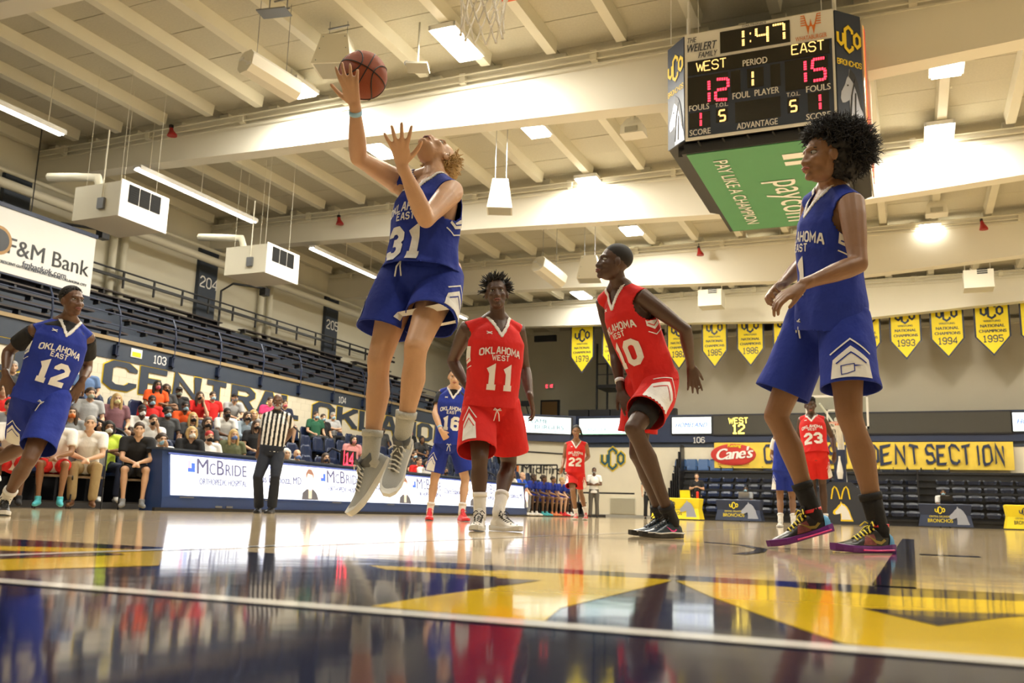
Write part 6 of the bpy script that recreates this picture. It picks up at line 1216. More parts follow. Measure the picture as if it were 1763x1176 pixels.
hb = MB(); R = np.cross(F_, U_); hb.ell(J['head']+(-F_*.075+U_*.075)*kk, (.115*kk, .135*kk, .112*kk), (R, F_, U_), 22, 14); hb.ell(J['head']+(-F_*.01+U_*.118)*kk, (.085*kk, .08*kk, .05*kk), (R, F_, U_), 18, 12); hb.ell(J['head']+(-F_*.085-U_*.0)*kk, (.095*kk, .10*kk, .10*kk), (R, F_, U_), 18, 12)
v, f = vox(hb, .012, 2); v += RNG.normal(size=v.shape)*.006; hb = MB(); hb.add(v, f)
spikes(hb, J, F_, U_, kk, 3400, lambda d: .05+.035*max(0, -d[1]), .0042, r0=(.112, .14, .125), off=(0, -.06, .065), test=lambda d: d[2] > -.75 and not (d[1] > .6 and d[2] < .25) and not (d[1] > -.1 and d[2] < -.05), wav=.55, seg=4, sides=3, seed=8); hb.build('hair', HAIRB, t, True)
so, sb = shorts(t, J, H, BLUE, 1.0, L=(.80, .76), r=(.108, .122, .134), seed=71, fold=.009); leg_white(so, sb, J, H, 'L', CWHITE, .8, .38, .735, .085, True)
jo, jb, fr = jersey(t, J, H, BLUE, 1.0, hem=-.17, hemr=(.222, .158), seed=81, fold=.008); prints(t, J, jo, jb, fr, 'EAST', '1', CWHITE); side_panel(jo, J, jb, fr, 1, CWHITE, top=.66, lo=.48); waist(t, J, H, at=-.04)
for s in 'RL':
    u = A3(0, 0, 1) if s == 'L' else nrm(A3(0, 0, 1)+L_*.28)
    ob, bv, X, sd, f_, u_ = shoe(t, J['a'+s], J['t'+s], u, SHOEK, PURPLE, LACEY, ground=(s == 'L'), sock=CBLACK, knee=J['k'+s], sockh=.17, L=.335, collar=CBLACK)
    for q in (-1, 1): swoosh(ob, bv, X, sd, GOLDS, q, 1.0)
    V = np.array([(0, 0), (.045, -.005), (.03, .05), (.0, .055)]); 
    for q in (-1, 1): decal('heel_patch', (V, [(0, 1, 2, 3)]), X(.0, q*.01, .034), X(1, 0, 0)-X(0, 0, 0), X(0, 0, 1)-X(0, 0, 0), sd*q, bv, SHBLUE, ob, .0035, L=.012, reach=.15)
    FLO = mat('floral_patch', (.22, .05, .05), .5, noise=.9, nscale=40)
    for q in (-1, 1): decal('floral_patch', (np.array([(0, 0), (.075, .0), (.05, .04), (.005, .048)]), [(0, 1, 2, 3)]), X(.115, q*.01, .034), X(1, 0, 0)-X(0, 0, 0), X(0, 0, 1)-X(0, 0, 0), sd*q, bv, FLO, ob, .002, L=.012, reach=.15)
    mb = MB(); mb.tube([X(.02, .043, .012), X(.12, .046, .01), X(.2, .056, .012)], .004, 5); mb.tube([X(.02, -.043, .012), X(.12, -.046, .01), X(.2, -.056, .012)], .004, 5); mb.build('sole_stripe', PINK, ob)
    mb = MB(); mb.tube([X(.062, 0, .112), X(.062, 0, .128)], [(.0475, .0405)]*2, 16, ref=f_); mb.build('red_cuff', REDS, ob, True)

# player 12, at the left edge
H = 1.88
J = pose(H, 7.25, (119, 550), (124, 521), (70, 676), ((60, 570), (150, 582)), ((14, 606), (150, 632)), ((10, 645), (141, 656)), ((18, 668), (130, 676)), ((46, 686), (94, 690)), ((46, 765), (48, 790)), ((-32, 812), (2, 845)), ((-50, 850), (4, 882)),
         {'pel': 1, 'head': -1, 's': (-1, 1), 'e': (1, 1), 'w': (-1, -1), 'h': (-1, -1), 'i': (1, 1), 'k': (-1, 1), 'a': (1, 1), 't': (1, -1)})
set_feet(J, H, ((-32, 7.35, .35, -45, 1, .24), (8, 6.95, .11, 6, -1, .035)), ((46, 765), (50, 792)))
P12 = J; DBG['12'] = (J, H)
t = thing('player', 'blue number 12 player running in at the left edge with black undershirt', 'person', (J['pel'][0], J['pel'][1], 0)); up, lf, fw, hl = frames(J)
F_, U_, kk = figure(t, J, H, SK_BROWN, -nrm(ray(120, 520))*.7-L_*.7+A3(0, 0, .15), A3(0, 0, 1), b=1.08, vs=.0065, hands={'R': {'n': nrm(-ray(14, 650)), 'curl': .35, 'spread': .15, 'th': 1}, 'L': {'n': nrm(-ray(130, 665)+lf*.4), 'curl': .2, 'spread': .12, 'th': -1}}, lips=LIPD)
hb = MB(); hair_cap(hb, J, F_, U_, kk, (.082, .100, .088), (0, -.018, .050)); spikes(hb, J, F_, U_, kk, 500, .014, .006, test=lambda d: d[2] > 0 and not (d[1] > .35 and d[2] < .6), wav=.5, seg=2); hb.build('hair', HAIRB, t, True)
jersey(t, J, H, CBLACK, 1.02, hem=.1, hemr=(.16, .12), seed=3, loose=.0, sleeves=True, name='undershirt', v=False, fold=.002)
so, sb = shorts(t, J, H, BLUE, 1.06, L=(.84, .8), r=(.108, .120, .126), seed=91); leg_white(so, sb, J, H, 'R', CWHITE, .6, .4, .83, .06)
jo, jb, fr = jersey(t, J, H, BLUE, 1.06, hem=-.16, hemr=(.188, .145), seed=95, loose=.03); prints(t, J, jo, jb, fr, 'EAST', '12', CWHITE, sc=1.05); side_panel(jo, J, jb, fr, -1, CWHITE); waist(t, J, H, at=-.06)
for s in 'RL': shoe(t, J['a'+s], J['t'+s], nrm(J['k'+s]-J['a'+s]) if s == 'R' else (0, 0, 1), SHOEK, SOLEW, LACEK, ground=(s == 'L'), sock=CWHITE, knee=J['k'+s], sockh=.12)

# player 16 behind number 11
H = 1.90
J = pose(H, 11.6, (782, 668), (783, 650), (774, 756), ((761, 677), (803, 677)), ((749, 712), (812, 712)), ((760, 743), (808, 743)), ((767, 753), (806, 752)), ((763, 762), (785, 762)), ((750, 824), (802, 824)), ((738, 868), (794, 865)), ((738, 889), (804, 886)),
         {'pel': -1, 'head': -1, 'i': (1, 1), 'k': (-1, -1), 'e': (-1, 1), 'w': (-1, -1), 't': (-1, -1)})
set_feet(J, H, ((740, 11.4, .10, 739, -1, .035), (795, 11.3, .10, 803, -1, .035)), ((748, 826), (801, 824)))
DBG['16'] = (J, H)
t = thing('player', 'blue number 16 player in red shoes standing behind number 11', 'person', (J['pel'][0], J['pel'][1], 0)); up, lf, fw, hl = frames(J)
F_, U_, kk = figure(t, J, H, SK_LIGHT, -nrm(ray(783, 650)), b=.95, vs=.008, hands={'R': {'curl': .4, 'th': -1}}, smooth=3)
hb = MB(); hair_cap(hb, J, F_, U_, kk, (.083, .098, .090), (0, -.018, .052)); hb.build('hair', HAIRD, t, True)
jersey(t, J, H, CBLACK, 1.0, hem=.1, hemr=(.16, .12), seed=3, loose=.0, sleeves=True, name='undershirt', v=False, fold=.002, vs=.012)
so, sb = shorts(t, J, H, BLUE, 1.0, L=(.84, .84), seed=12, vs=.012); leg_white(so, sb, J, H, 'R', CWHITE, .6, .4, .83, .06)
jo, jb, fr = jersey(t, J, H, BLUE, 1.0, hem=-.12, seed=13, vs=.011); prints(t, J, jo, jb, fr, 'EAST', '16', CWHITE); waist(t, J, H, at=-.06); wristband(t, J, 'R', BANDB)
for s in 'RL': shoe(t, J['a'+s], J['t'+s], (0, 0, 1), REDS, REDS, REDS, ground=True, sock=CWHITE, knee=J['k'+s], sockh=.12)

# referee
H = 1.80
J = pose(H, 14.2, (477, 709), (478, 692), (467, 777), ((458, 716), (496, 717)), ((450, 748), (500, 745)), ((445, 774), (487, 764)), ((444, 785), (479, 769)), ((458, 783), (478, 783)), ((443, 820), (474, 822)), ((447, 864), (468, 866)), ((442, 876), (460, 878)),
         {'pel': -1, 'head': -1, 'i': (1, 1), 'k': (-1, -1), 'e': (1, 1), 'w': (-1, -1), 't': (-1, -1)})
set_feet(J, H, ((446, 13.95, .09, 441, -1, .03), (468, 13.85, .09, 459, -1, .03)), ((444, 822), (474, 822)))
DBG['ref'] = (J, H)
t = thing('referee', 'bald bearded referee in striped shirt and dark trousers before the bright board', 'person', (J['pel'][0], J['pel'][1], 0)); up, lf, fw, hl = frames(J)
F_, U_, kk = figure(t, J, H, SK_BROWN, -nrm(ray(478, 694)), b=1.08, vs=.009, smooth=3, hands={'L': {'curl': .9, 'n': fw, 'th': -1}, 'R': {'curl': .5}})
R = np.cross(F_, U_); mb = MB(); mb.ell(J['head']+(F_*.066-U_*.088)*kk, (.048*kk, .042*kk, .034*kk), (R, F_, U_)); mb.tube([J['head']+(R*a+F_*b_-U_*c)*kk for a, b_, c in ((-.072, .02, .02), (-.064, .05, .07), (-.03, .09, .045), (.03, .09, .045), (.064, .05, .07), (.072, .02, .02))], .009, 6); mb.build('beard', HAIRG, t, True)
def striped(v, f, J, fr_, w=.034):
    up, lf, fw = fr_; c = np.array([v[list(q)].mean(0) for q in f]); return (((c-J['pel'])@lf/w) % 2 < 1).astype(int)
mb = MB(); jo, jb, fr = jersey(t, J, H, CWHITE, 1.1, hem=-.02, hemr=(.176, .134), seed=14, vs=.009, sleeves=True, name='striped_shirt', v=False, fold=.003); me = jo.data; me.materials.append(CBLACK); v, f = arrays(me)
me.polygons.foreach_set('material_index', striped(v, f, J, (up, lf, fw)).tolist())
mb = MB(); mb.tube([J['neck']-up*.02, J['neck']+nrm(J['head']-J['neck'])*.02], [.075, .064], 16, cap=None); mb.build('collar', CBLACK, t, True)
def trousers(t, J, H, m, b=1., vs=.012, name='trousers', low=.98, rr=(.105, .098, .075, .078), fold=.005, seed=4, belt=None):
    k = H/1.9; up, lf, fw, hl = frames(J); T = J['neck']-J['pel']; mb = MB(); P = lambda s: J['pel']+T*s
    mb.tube([P(-.12), P(-.03), P(.10), P(.15)], [(.165*k*b, .125*k*b), (.182*k*b, .136*k*b), (.186*k*b, .142*k*b), (.184*k*b, .14*k*b)], 22, ref=lf, cap='flat')
    for s in 'RL': I, K, A = J['i'+s], J['k'+s], J['a'+s]; mb.tube([I+up*.02, I+(K-I)*.4, K, K+(A-K)*.45, K+(A-K)*low], [rr[0]*k*b, rr[1]*k*b, rr[2]*k*b*1.02, rr[2]*k*b, rr[3]*k*b], 16, cap='flat')
    V, F = vox(mb, vs, 3); V += np.outer(rdisp(V, fold, 30, seed), fw)+np.outer(rdisp(V, fold, 34, seed+2), lf); return put(name, V, F, m, t)
trousers(t, J, H, cloth('dark_trousers', (.012, .016, .028)), 1.05)
for s in 'RL': shoe(t, J['a'+s], J['t'+s], (0, 0, 1), SHOEK, SHOEK, LACEK, ground=True, L=.3, high=.10)
mb = MB(); mb.tube([J['neck']+fw*.1*kk-lf*.03-up*.02, J['neck']+fw*.13-up*.13, J['neck']+fw*.1*kk+lf*.03-up*.02], .004, 5); mb.build('whistle_cord', CBLACK, t)

# red players 22 and 23 at the far half, and the half hidden blue player
def mid_player(lb, num, city, col, H, D, hp, px, sg, skin=SK_MID, hair='short', dread=False, shoes=(REDS, SOLEW), vs=.011, prnt=True, sleevecol=None, feet=None):
    J = pose(H, D, *px, sg); DBG[num+city[0]] = (J, H)
    if feet: set_feet(J, H, feet, px[8]); t = thing('player', lb, 'person', (J['pel'][0], J['pel'][1], 0)); F_, U_, kk = figure(t, J, H, skin, -nrm(ray(*px[1])), vs=vs, smooth=2, b=.98)
    hb = MB(); hair_cap(hb, J, F_, U_, kk, (.084, .10, .092), (0, -.02, .052))
    if dread: spikes(hb, J, F_, U_, kk, 60, .17, .01, test=lambda d: d[1] < .1, droop=1.6, wav=.1, sides=5)
    if hair == 'tall': spikes(hb, J, F_, U_, kk, 300, .03, .009, test=lambda d: d[2] > .4, wav=.4, sides=4)
    hb.build('hair', HAIRB, t, True)
    so, sb = shorts(t, J, H, col, 1.0, L=(.78, .78), seed=int(num)+2, vs=.013); leg_white(so, sb, J, H, 'L', CWHITE, .7, .3, .77, .05); leg_white(so, sb, J, H, 'R', CWHITE, .7, .3, .77, .05)
    if sleevecol is not None: jersey(t, J, H, sleevecol, 1.0, hem=.1, hemr=(.16, .12), seed=3, loose=.0, sleeves=True, name='undershirt', v=False, fold=.002, vs=.014)
    jo, jb, fr = jersey(t, J, H, col, 1.0, hem=-.12, seed=int(num), vs=.012)
    if prnt: prints(t, J, jo, jb, fr, city, num, CWHITE)
    for s in 'RL': shoe(t, J['a'+s], J['t'+s], (0, 0, 1), shoes[0], shoes[1], shoes[1], ground=True, sock=CWHITE, knee=J['k'+s], sockh=.13)
    return t
mid_player('red number 22 player jogging toward the camera, with the MidFirst wall behind', '22', 'WEST', RED, 1.92, 18.6, None, ((992, 760), (992, 744), (990, 808), ((976, 766), (1008, 766)), ((971, 790), (1013, 786)), ((968, 804), (1005, 795)), ((966, 811), (999, 797)), ((985, 812), (996, 812)), ((986, 845), (999, 846)), ((991, 876), (1008, 872)), ((989, 888), (1007, 886))), {'pel': -1, 'i': (1, 1), 'k': (-1, -1), 'w': (-1, -1), 't': (-1, -1), 'head': -1}, dread=True, feet=((992, 18.3, .1, 989, -1, .035), (1009, 18.6, .14, 1007, -1, .04)))
mid_player('red number 23 player standing between the legs of number 1', '23', 'WEST', RED, 1.93, 13.9, None, ((1397, 716), (1395, 699), (1403, 776), ((1380, 723), (1417, 723)), ((1374, 757), (1433, 753)), ((1379, 783), (1437, 780)), ((1382, 793), (1436, 790)), ((1394, 783), (1412, 783)), ((1398, 832), (1416, 832)), ((1404, 876), (1418, 878)), ((1404, 890), (1418, 891))), {'pel': -1, 'i': (1, 1), 'k': (-1, -1), 'w': (-1, -1), 't': (-1, -1), 'head': -1}, skin=SK_DARK, hair='tall', feet=((1404, 13.6, .1, 1402, -1, .035), (1421, 13.6, .1, 1424, -1, .035)))
mid_player('blue player mostly hidden behind the left leg of number 1', '5', 'EAST', BLUE, 1.92, 15.8, None, ((1353, 748), (1353, 730), (1350, 805), ((1336, 755), (1371, 755)), ((1329, 785), (1376, 788)), ((1338, 797), (1378, 808)), ((1344, 800), (1378, 815)), ((1342, 808), (1358, 808)), ((1343, 856), (1364, 856)), ((1344, 888), (1368, 886)), ((1342, 900), (1366, 898))), {'pel': -1, 'i': (1, 1), 'k': (-1, -1), 'w': (-1, -1), 't': (-1, -1), 'head': -1}, shoes=(SHOEW, SOLEW), prnt=False, sleevecol=CWHITE, feet=((1344, 15.5, .1, 1342, -1, .035), (1366, 15.5, .1, 1366, -1, .035)))
# ------------------------------------------------------------------ seated and standing people further off
def local_pose(kind, H=1.72):
    """seated figure in its own space: origin on the floor under the seat, facing +x"""
    k = H/1.72; V = lambda x, y, z: A3(x, y, z)*k; lean = {'rest': .0, 'lean': .22, 'chin': .16, 'cross': .02, 'knees': .30}[kind]
    J = {'pel': V(0, 0, .56), 'neck': V(lean*1.1-.02, 0, 1.06-.06*lean*3), 'head': V(lean*1.1+.02, 0, 1.19-.06*lean*3)}
    J['sR'] = J['neck']+V(-.01, -.185, -.03); J['sL'] = J['neck']+V(-.01, .185, -.03)
    for s, q in (('R', -1), ('L', 1)):
        J['i'+s] = V(.0, q*.09, .54); J['k'+s] = V(.43, q*.15, .56); J['a'+s] = V(.40, q*.13, .12); J['t'+s] = V(.58, q*.16, .05)
        if kind == 'rest': J['e'+s] = J['s'+s]+V(.06, q*.06, -.28); J['w'+s] = V(.27, q*.15, .66); J['h'+s] = V(.34, q*.13, .65)
        if kind in ('lean', 'knees'): J['e'+s] = V(.33, q*.2, .72); J['w'+s] = V(.50, q*.04, .66); J['h'+s] = V(.55, q*-.01, .62)
        if kind == 'cross': J['e'+s] = J['s'+s]+V(.08, q*.08, -.27); J['w'+s] = V(.26, -q*.06, .82); J['h'+s] = V(.25, -q*.14, .83)
        if kind == 'chin':
            if q > 0: J['e'+s] = V(.34, .16, .72); J['w'+s] = J['head']+V(.10, .06, -.13); J['h'+s] = J['head']+V(.11, .04, -.06)
            else: J['e'+s] = J['s'+s]+V(.08, -.05, -.28); J['w'+s] = V(.30, -.02, .64); J['h'+s] = V(.36, .04, .63)
    return J
def shirt_mesh(J, H, long_=False, vs=.016, bulk=1.):
    k = H/1.9; up, lf, fw, hl = frames(J); T = J['neck']-J['pel']; P = lambda s: J['pel']+T*s; mb = MB()
    mb.tube([P(-.12), P(.05), P(.3), P(.55), P(.72), P(.86), P(.95)], [(.19*k*bulk, .15*k*bulk), (.188*k*bulk, .15*k*bulk), (.178*k*bulk, .142*k*bulk), (.185*k*bulk, .14*k), (.192*k, .135*k), (.18*k, .108*k), (.075*k, .075*k)], 20, ref=lf, cap='flat')
    for s in 'RL':
        S_, E_, N, W2 = J['s'+s], J['e'+s], J['neck'], J['w'+s]; mb.tube([N+(S_-N)*.3, S_], [.06*k, .078*k], 12, cap='round'); mb.tube([S_, S_+(E_-S_)*.35, S_+(E_-S_)*(1 if long_ else .68)], [.08*k, .078*k, .072*k], 14, cap='flat')
        if long_: mb.tube([E_, W2], [.066*k, .045*k], 12, cap='round')
    return vox(mb, vs, 2)
def leg_mesh(J, H, short, vs=.016):
    k = H/1.9; up, lf, fw, hl = frames(J); mb = MB(); mb.tube([J['pel']-fw*.04-A3(0, 0, .02), J['pel']+A3(0, 0, .07)], [(.19*k, .15*k), (.18*k, .14*k)], 20, ref=lf, cap='round')
    for s in 'RL':
        I, K, A = J['i'+s], J['k'+s], J['a'+s]
        if short: mb.tube([I, I+(K-I)*.5, I+(K-I)*.80], [.115*k, .104*k, .094*k], 14, cap='flat')
        else: mb.tube([I, I+(K-I)*.5, K, K+(A-K)*.5, K+(A-K)*.95], [.115*k, .1*k, .082*k, .074*k, .07*k], 14, cap='round')
    return vox(mb, vs, 2)
TEMPL = {}
def template(kind, bottom, hair, mask, long_=False, build=1.):
    key = (kind, bottom, hair, mask, long_, build)
    if key in TEMPL: return TEMPL[key]
    H = 1.72; J = local_pose(kind, H); t = thing('spectator', 'x', 'person', (0, 0, 0)); F = A3(1, 0, .0); U = A3(0, 0, 1); k = H/1.9*1.04
    def shared(nm, fn, m, **kw):
        kk = (nm,)+kw.pop('key', ())
        if kk in MESHES: me = MESHES[kk]; o = bpy.data.objects.new(nm, me); COL.objects.link(o); adopt(o, t)
        else: v, f = fn(); o = put(nm, v, f, m, t); MESHES[kk] = o.data
        return o
    def bd(): mb = MB(); bodyprims(mb, J, H, .98*build); headprims(mb, J['head'], F, U, k); v, f = vox(mb, .0125, 2); return v, f
    shared('body', bd, SK_TAN, key=(kind, build)); shared('shirt', lambda: shirt_mesh(J, H, long_, bulk=build), CGREY, key=(kind, long_, build)); shared('shorts' if bottom == 'shorts' else 'trousers', lambda: leg_mesh(J, H, bottom == 'shorts'), CNAVY, key=(kind,))
    def sh(): 
        mb = MB()
        for s in 'RL': A = J['a'+s]; f = nrm((J['t'+s]-A)*A3(1, 1, 0)); mb.tube([A-f*.05-A3(0, 0, .07), A+f*.04-A3(0, 0, .07), A+f*.13-A3(0, 0, .085), A+f*.19-A3(0, 0, .09)], [.038, .042, .036, .026], 10, cap='round'); mb.tube([A-A3(0, 0, .06), A+A3(0, 0, .02)], .042, 10)
        return vox(mb, .012, 1)
    shared('shoes', sh, CWHITE, key=(kind,))
    c = J['head']; R = np.cross(F, U); X = lambda x, y, z: c+(R*x+F*y+U*z)*k
    if hair != 'bald':
        mb = MB(); mb.ell(X(0, -.018, .048), (.084*k, .101*k, .090*k), (R, F, U), 16, 10)
        if hair == 'long':
            for s in (-1, 1): mb.tube([X(s*.06, -.01, .06), X(s*.085, .0, -.03), X(s*.085, .01, -.14), X(s*.075, .03, -.24)], [.035*k, .035*k, .035*k, .018*k], 10, cap='round')
            mb.tube([X(0, -.07, .04), X(0, -.09, -.08), X(0, -.09, -.22)], [(.08*k, .05*k), (.08*k, .04*k), (.06*k, .02*k)], 12, ref=R, cap='round')
        if hair == 'bob':
            for s in (-1, 1): mb.tube([X(s*.065, 0, .06), X(s*.088, .0, -.02), X(s*.07, .02, -.09)], [.04*k, .036*k, .028*k], 10, cap='round')
            mb.ell(X(0, -.06, -.01), (.09*k, .06*k, .08*k), (R, F, U), 12, 8)
        if hair == 'curly':
            g = np.random.default_rng(4)
            for _ in range(60): d = g.normal(size=3); d /= np.linalg.norm(d); d[2] = abs(d[2])-.25; mb.ell(X(d[0]*.095, d[1]*.1-.03 if d[1] < .5 or d[2] > .5 else -.02, d[2]*.095+.05), .026*k, nu=8, nv=6)
        if hair == 'cap': mb.tube([X(0, .06, .068), X(0, .15, .055)], [(.07*k, .012*k), (.05*k, .006*k)], 12, ref=R, cap='round')
        shared('cap' if hair == 'cap' else 'hair', lambda: vox(mb, .011, 2), HAIRD, key=(kind, hair))
    if mask: mb = MB(); mb.ell(X(0, .05, -.052), (.062*k, .066*k, .050*k), (R, F, U), 14, 10); mb.ell(X(0, .09, -.035), (.03*k, .034*k, .035*k), (R, F, U), 10, 8); shared('face_mask', lambda: vox(mb, .009, 2), CWHITE, key=(kind,))
    def ey():
        mb = MB()
        for s in (-1, 1): mb.ell(X(s*.032, .084, .012), (.013*k, .008*k, .006*k), (R, F, U), 8, 6); mb.tube([X(s*.014, .095, .031), X(s*.05, .082, .033)], .0035*k, 5)
        v = np.concatenate(mb.v); return v, mb.f
    shared('eyes_and_brows', ey, IRIS, key=(kind,)); TEMPL[key] = t; t['_tpl'] = 1; return t
MESHES = {}; PROTO = []
def sit(lb, px, py, shirtc, skin, hair='short', hairc=HAIRD, mask=None, kind='rest', bottom='trousers', botc=None, X=None, shoes=None, grp='spectators in the left stand', row=None, rz=-.5, long_=False, floor_z=None, build=1., hz=1.19):
    if X is None:
        best = None
        for r in range(5):
            lean = {'rest': .0, 'lean': .25, 'chin': .18, 'cross': .03, 'knees': .33}[kind]; q = onx(px, py, RX[r]-.05+(lean+.02)*math.cos(rz)); e = abs(q[2]-(RZ[r]+1.17-(.05 if kind in ('lean', 'chin') else 0)))
            if row == r or (row is None and (best is None or e < best[0])): best = (e, r, q)
            if row == r: break
        _, r, q = best; lean = {'rest': .0, 'lean': .25, 'chin': .18, 'cross': .03, 'knees': .33}[kind]; loc = (RX[r]-.05, q[1]-math.sin(rz)*lean, RZ[r])
    else: le = .25 if kind in ('lean', 'knees') else .05; q = onx(px, py, X+le*math.cos(rz)); loc = (X, q[1]-le*math.sin(rz), floor_z or 0.)
    zs = 1.
    tp = template(kind, bottom, hair, mask is not None, long_, build); t = dup(tp, loc, rz, lb, grp)
    hd = (1.19-.18*{'rest': 0, 'lean': .22, 'chin': .16, 'cross': .02, 'knees': .3}[kind])
    t.scale = (1, 1, 1)
    if '_tpl' in t: del t['_tpl']
    mm = {'body': skin, 'shirt': shirtc, 'shorts': botc or CNAVY, 'trousers': botc or CNAVY, 'hair': hairc, 'cap': hairc, 'face_mask': mask, 'shoes': shoes or CWHITE}
    for ch in t.children:
        m = mm.get(ch.name.split('.')[0])
        if m: ch.material_slots[0].link = 'OBJECT'; ch.material_slots[0].material = m
    # lift or lower so that the head sits on its sight line
    dz = q[2]-(loc[2]+hd); t.location.z += max(-.12, min(.14, dz)) if X is None else .025; SEATED.append((t, lb)); return t
SEATED = []
ORGC = cloth('orange', (.80, .10, .01)); CHAR = cloth('charcoal', (.05, .052, .055)); LGREY = cloth('light_grey', (.42, .43, .44)); GRN = cloth('dark_green', (.015, .10, .05)); OLIVE = cloth('olive', (.10, .11, .05)); PINKC = cloth('dusty_pink', (.60, .25, .24)); LIME = cloth('lime', (.62, .80, .08)); MAUVE = cloth('mauve', (.22, .10, .12)); DENIM = cloth('denim', (.10, .16, .26)); LBL = cloth('mask_light_blue', (.35, .58, .72)); MYEL = cloth('mask_yellow', (.75, .68, .35)); MRED = cloth('mask_pink', (.60, .12, .16)); MGRN = cloth('mask_sage', (.40, .45, .36)); MBLU = cloth('mask_blue', (.12, .22, .52)); ORGM = cloth('mask_orange', (.65, .16, .03)); SHB = cloth('pale_denim', (.30, .38, .46)); MAG = cloth('magenta', (.70, .04, .16)); BRTB = cloth('bright_blue', (.02, .10, .62))
C_ = sit
C_('person in blue shirt behind the arm of player 12', 152, 638, cloth('steel_blue', (.13, .22, .42)), SK_LIGHT, 'short', HAIRD, None, 'rest')
C_('curly haired woman in grey print tee and patterned sage mask', 157, 679, LGREY, SK_LIGHT, 'curly', HAIRD, MGRN, 'rest', 'shorts')
C_('long blond woman with pale yellow mask and mauve top', 202, 688, MAUVE, SK_LIGHT, 'long', HAIRL, MYEL, 'rest', 'shorts')
C_('brown haired woman in orange mask and grey tee', 124, 712, CGREY, SK_LIGHT, 'long', HAIRD, ORGM, 'cross', row=1)
C_('woman in lime green top with white mask behind the bench', 188, 737, LIME, SK_MID, 'bob', HAIRB, CWHITE, 'cross', row=0)
C_('woman in orange tee with long black braids and pink mask', 272, 664, ORGC, SK_MID, 'long', HAIRB, MRED, 'rest', botc=DENIM)
C_('woman in charcoal tee with orange print and black mask, back row', 287, 670, CHAR, SK_MID, 'bob', HAIRD, CBLACK, 'cross', botc=SHB)
C_('man in black polo and black cap with sage mask, back row', 309, 675, CBLACK, SK_BROWN, 'cap', CBLACK, MGRN, 'rest', botc=DENIM)
C_('child in white shirt with white mask, facing right', 246, 708, CWHITE, SK_DARK, 'short', HAIRB, CWHITE, 'lean', row=2)
C_('child in red shirt with pale blue mask below the orange tee', 262, 697, RED, SK_BROWN, 'short', HAIRB, LBL, 'rest', row=3)
C_('small child in dark floral shirt with pale blue mask', 290, 711, CHAR, SK_BROWN, 'curly', HAIRB, LBL, 'rest', row=2)
C_('child in orange tee with pale blue mask', 319, 712, ORGC, SK_BROWN, 'short', HAIRB, LBL, 'lean', row=3)
C_('man in white tee with black bandana mask and hand raised', 265, 725, CWHITE, SK_LIGHT, 'short', HAIRD, CBLACK, 'chin', row=1)
C_('boy with pale blue mask peering beside the board end', 280, 758, CWHITE, SK_LIGHT, 'curly', HAIRD, LBL, 'chin', row=0)
C_('long haired woman in red tee and black mask, chin on hand', 345, 683, RED, SK_LIGHT, 'long', HAIRD, CBLACK, 'chin', 'shorts')
C_('man in red tee with pale blue mask and glasses on his head', 367, 683, RED, SK_LIGHT, 'short', HAIRD, LBL, 'rest', 'shorts', CBLACK)
C_('blond woman in charcoal tee with black and red mask', 333, 720, CHAR, SK_LIGHT, 'long', HAIRL, CBLACK, 'rest', row=2)
C_('woman in dark shirt with black mask beside the white tee man', 358, 729, CHAR, SK_LIGHT, 'bob', HAIRD, CBLACK, 'lean', 'shorts', row=1)
C_('large man in white tee with black mask and pale shorts', 392, 712, CWHITE, SK_BROWN, 'short', HAIRB, CBLACK, 'lean', 'shorts', SHB, row=2, build=1.15)
C_('woman with short blond hair, white mask and black tee', 331, 746, CBLACK, SK_LIGHT, 'bob', HAIRL, CWHITE, 'lean', row=0)
C_('boy with red dyed hair in white tee and black mask', 361, 753, CWHITE, SK_LIGHT, 'short', HAIRR, CBLACK, 'rest', row=0)
C_('blond woman in olive tee with blue mask behind the board', 403, 750, OLIVE, SK_LIGHT, 'long', HAIRL, MBLU, 'rest', row=0, build=1.15)
C_('man in grey tee and black cap with grey mask, back row', 405, 686, LGREY, SK_LIGHT, 'cap', CBLACK, CGREY, 'lean', botc=CBLACK)
C_('woman in pale blue hoodie with dark floral mask', 427, 718, SHB, SK_LIGHT, 'bob', HAIRD, CBLACK, 'lean', 'shorts', row=2, long_=True)
C_('woman in black with black mask left of the referee', 442, 730, CBLACK, SK_LIGHT, 'long', HAIRD, CBLACK, 'rest', row=1)
C_('light brown haired person in back row left of the referee', 437, 714, CGREY, SK_LIGHT, 'bob', HAIRL, None, 'rest', row=3)
C_('person in magenta shirt behind the left shoulder of the referee', 466, 690, MAG, SK_LIGHT, 'short', HAIRD, None, 'rest')
C_('man in navy shirt and tan shorts behind the referee', 491, 693, CNAVY, SK_LIGHT, 'short', HAIRD, MRED, 'rest', 'shorts', KHAKI)
C_('man in dark green shirt with pale blue mask leaning back', 545, 716, GRN, SK_LIGHT, 'short', HAIRD, LBL, 'rest', botc=CHAR)
C_('boy in black shirt with pale blue mask beside the green shirt', 557, 720, CBLACK, SK_LIGHT, 'short', HAIRD, LBL, 'rest', botc=CHAR)
C_('man in grey polo with pale blue mask and crossed arms', 574, 717, LGREY, SK_LIGHT, 'short', HAIRG, LBL, 'cross', botc=CBLACK)
C_('white haired woman just above the board right of the referee', 493, 786, CGREY, SK_LIGHT, 'bob', mat('hair_white', (.7, .68, .62), .6), None, 'rest', row=0)
C_('bald man with blue mask low behind the board', 512, 786, CHAR, SK_LIGHT, 'bald', HAIRD, MBLU, 'rest', row=0)
C_('long brown haired woman with patterned mask behind the board', 561, 790, CHAR, SK_LIGHT, 'long', HAIRD, CNAVY, 'rest', row=0)
C_('woman in pink top with dark bob, left of the jumping shoes', 610, 742, PINKC, SK_LIGHT, 'bob', HAIRB, PINKC, 'rest', row=1)
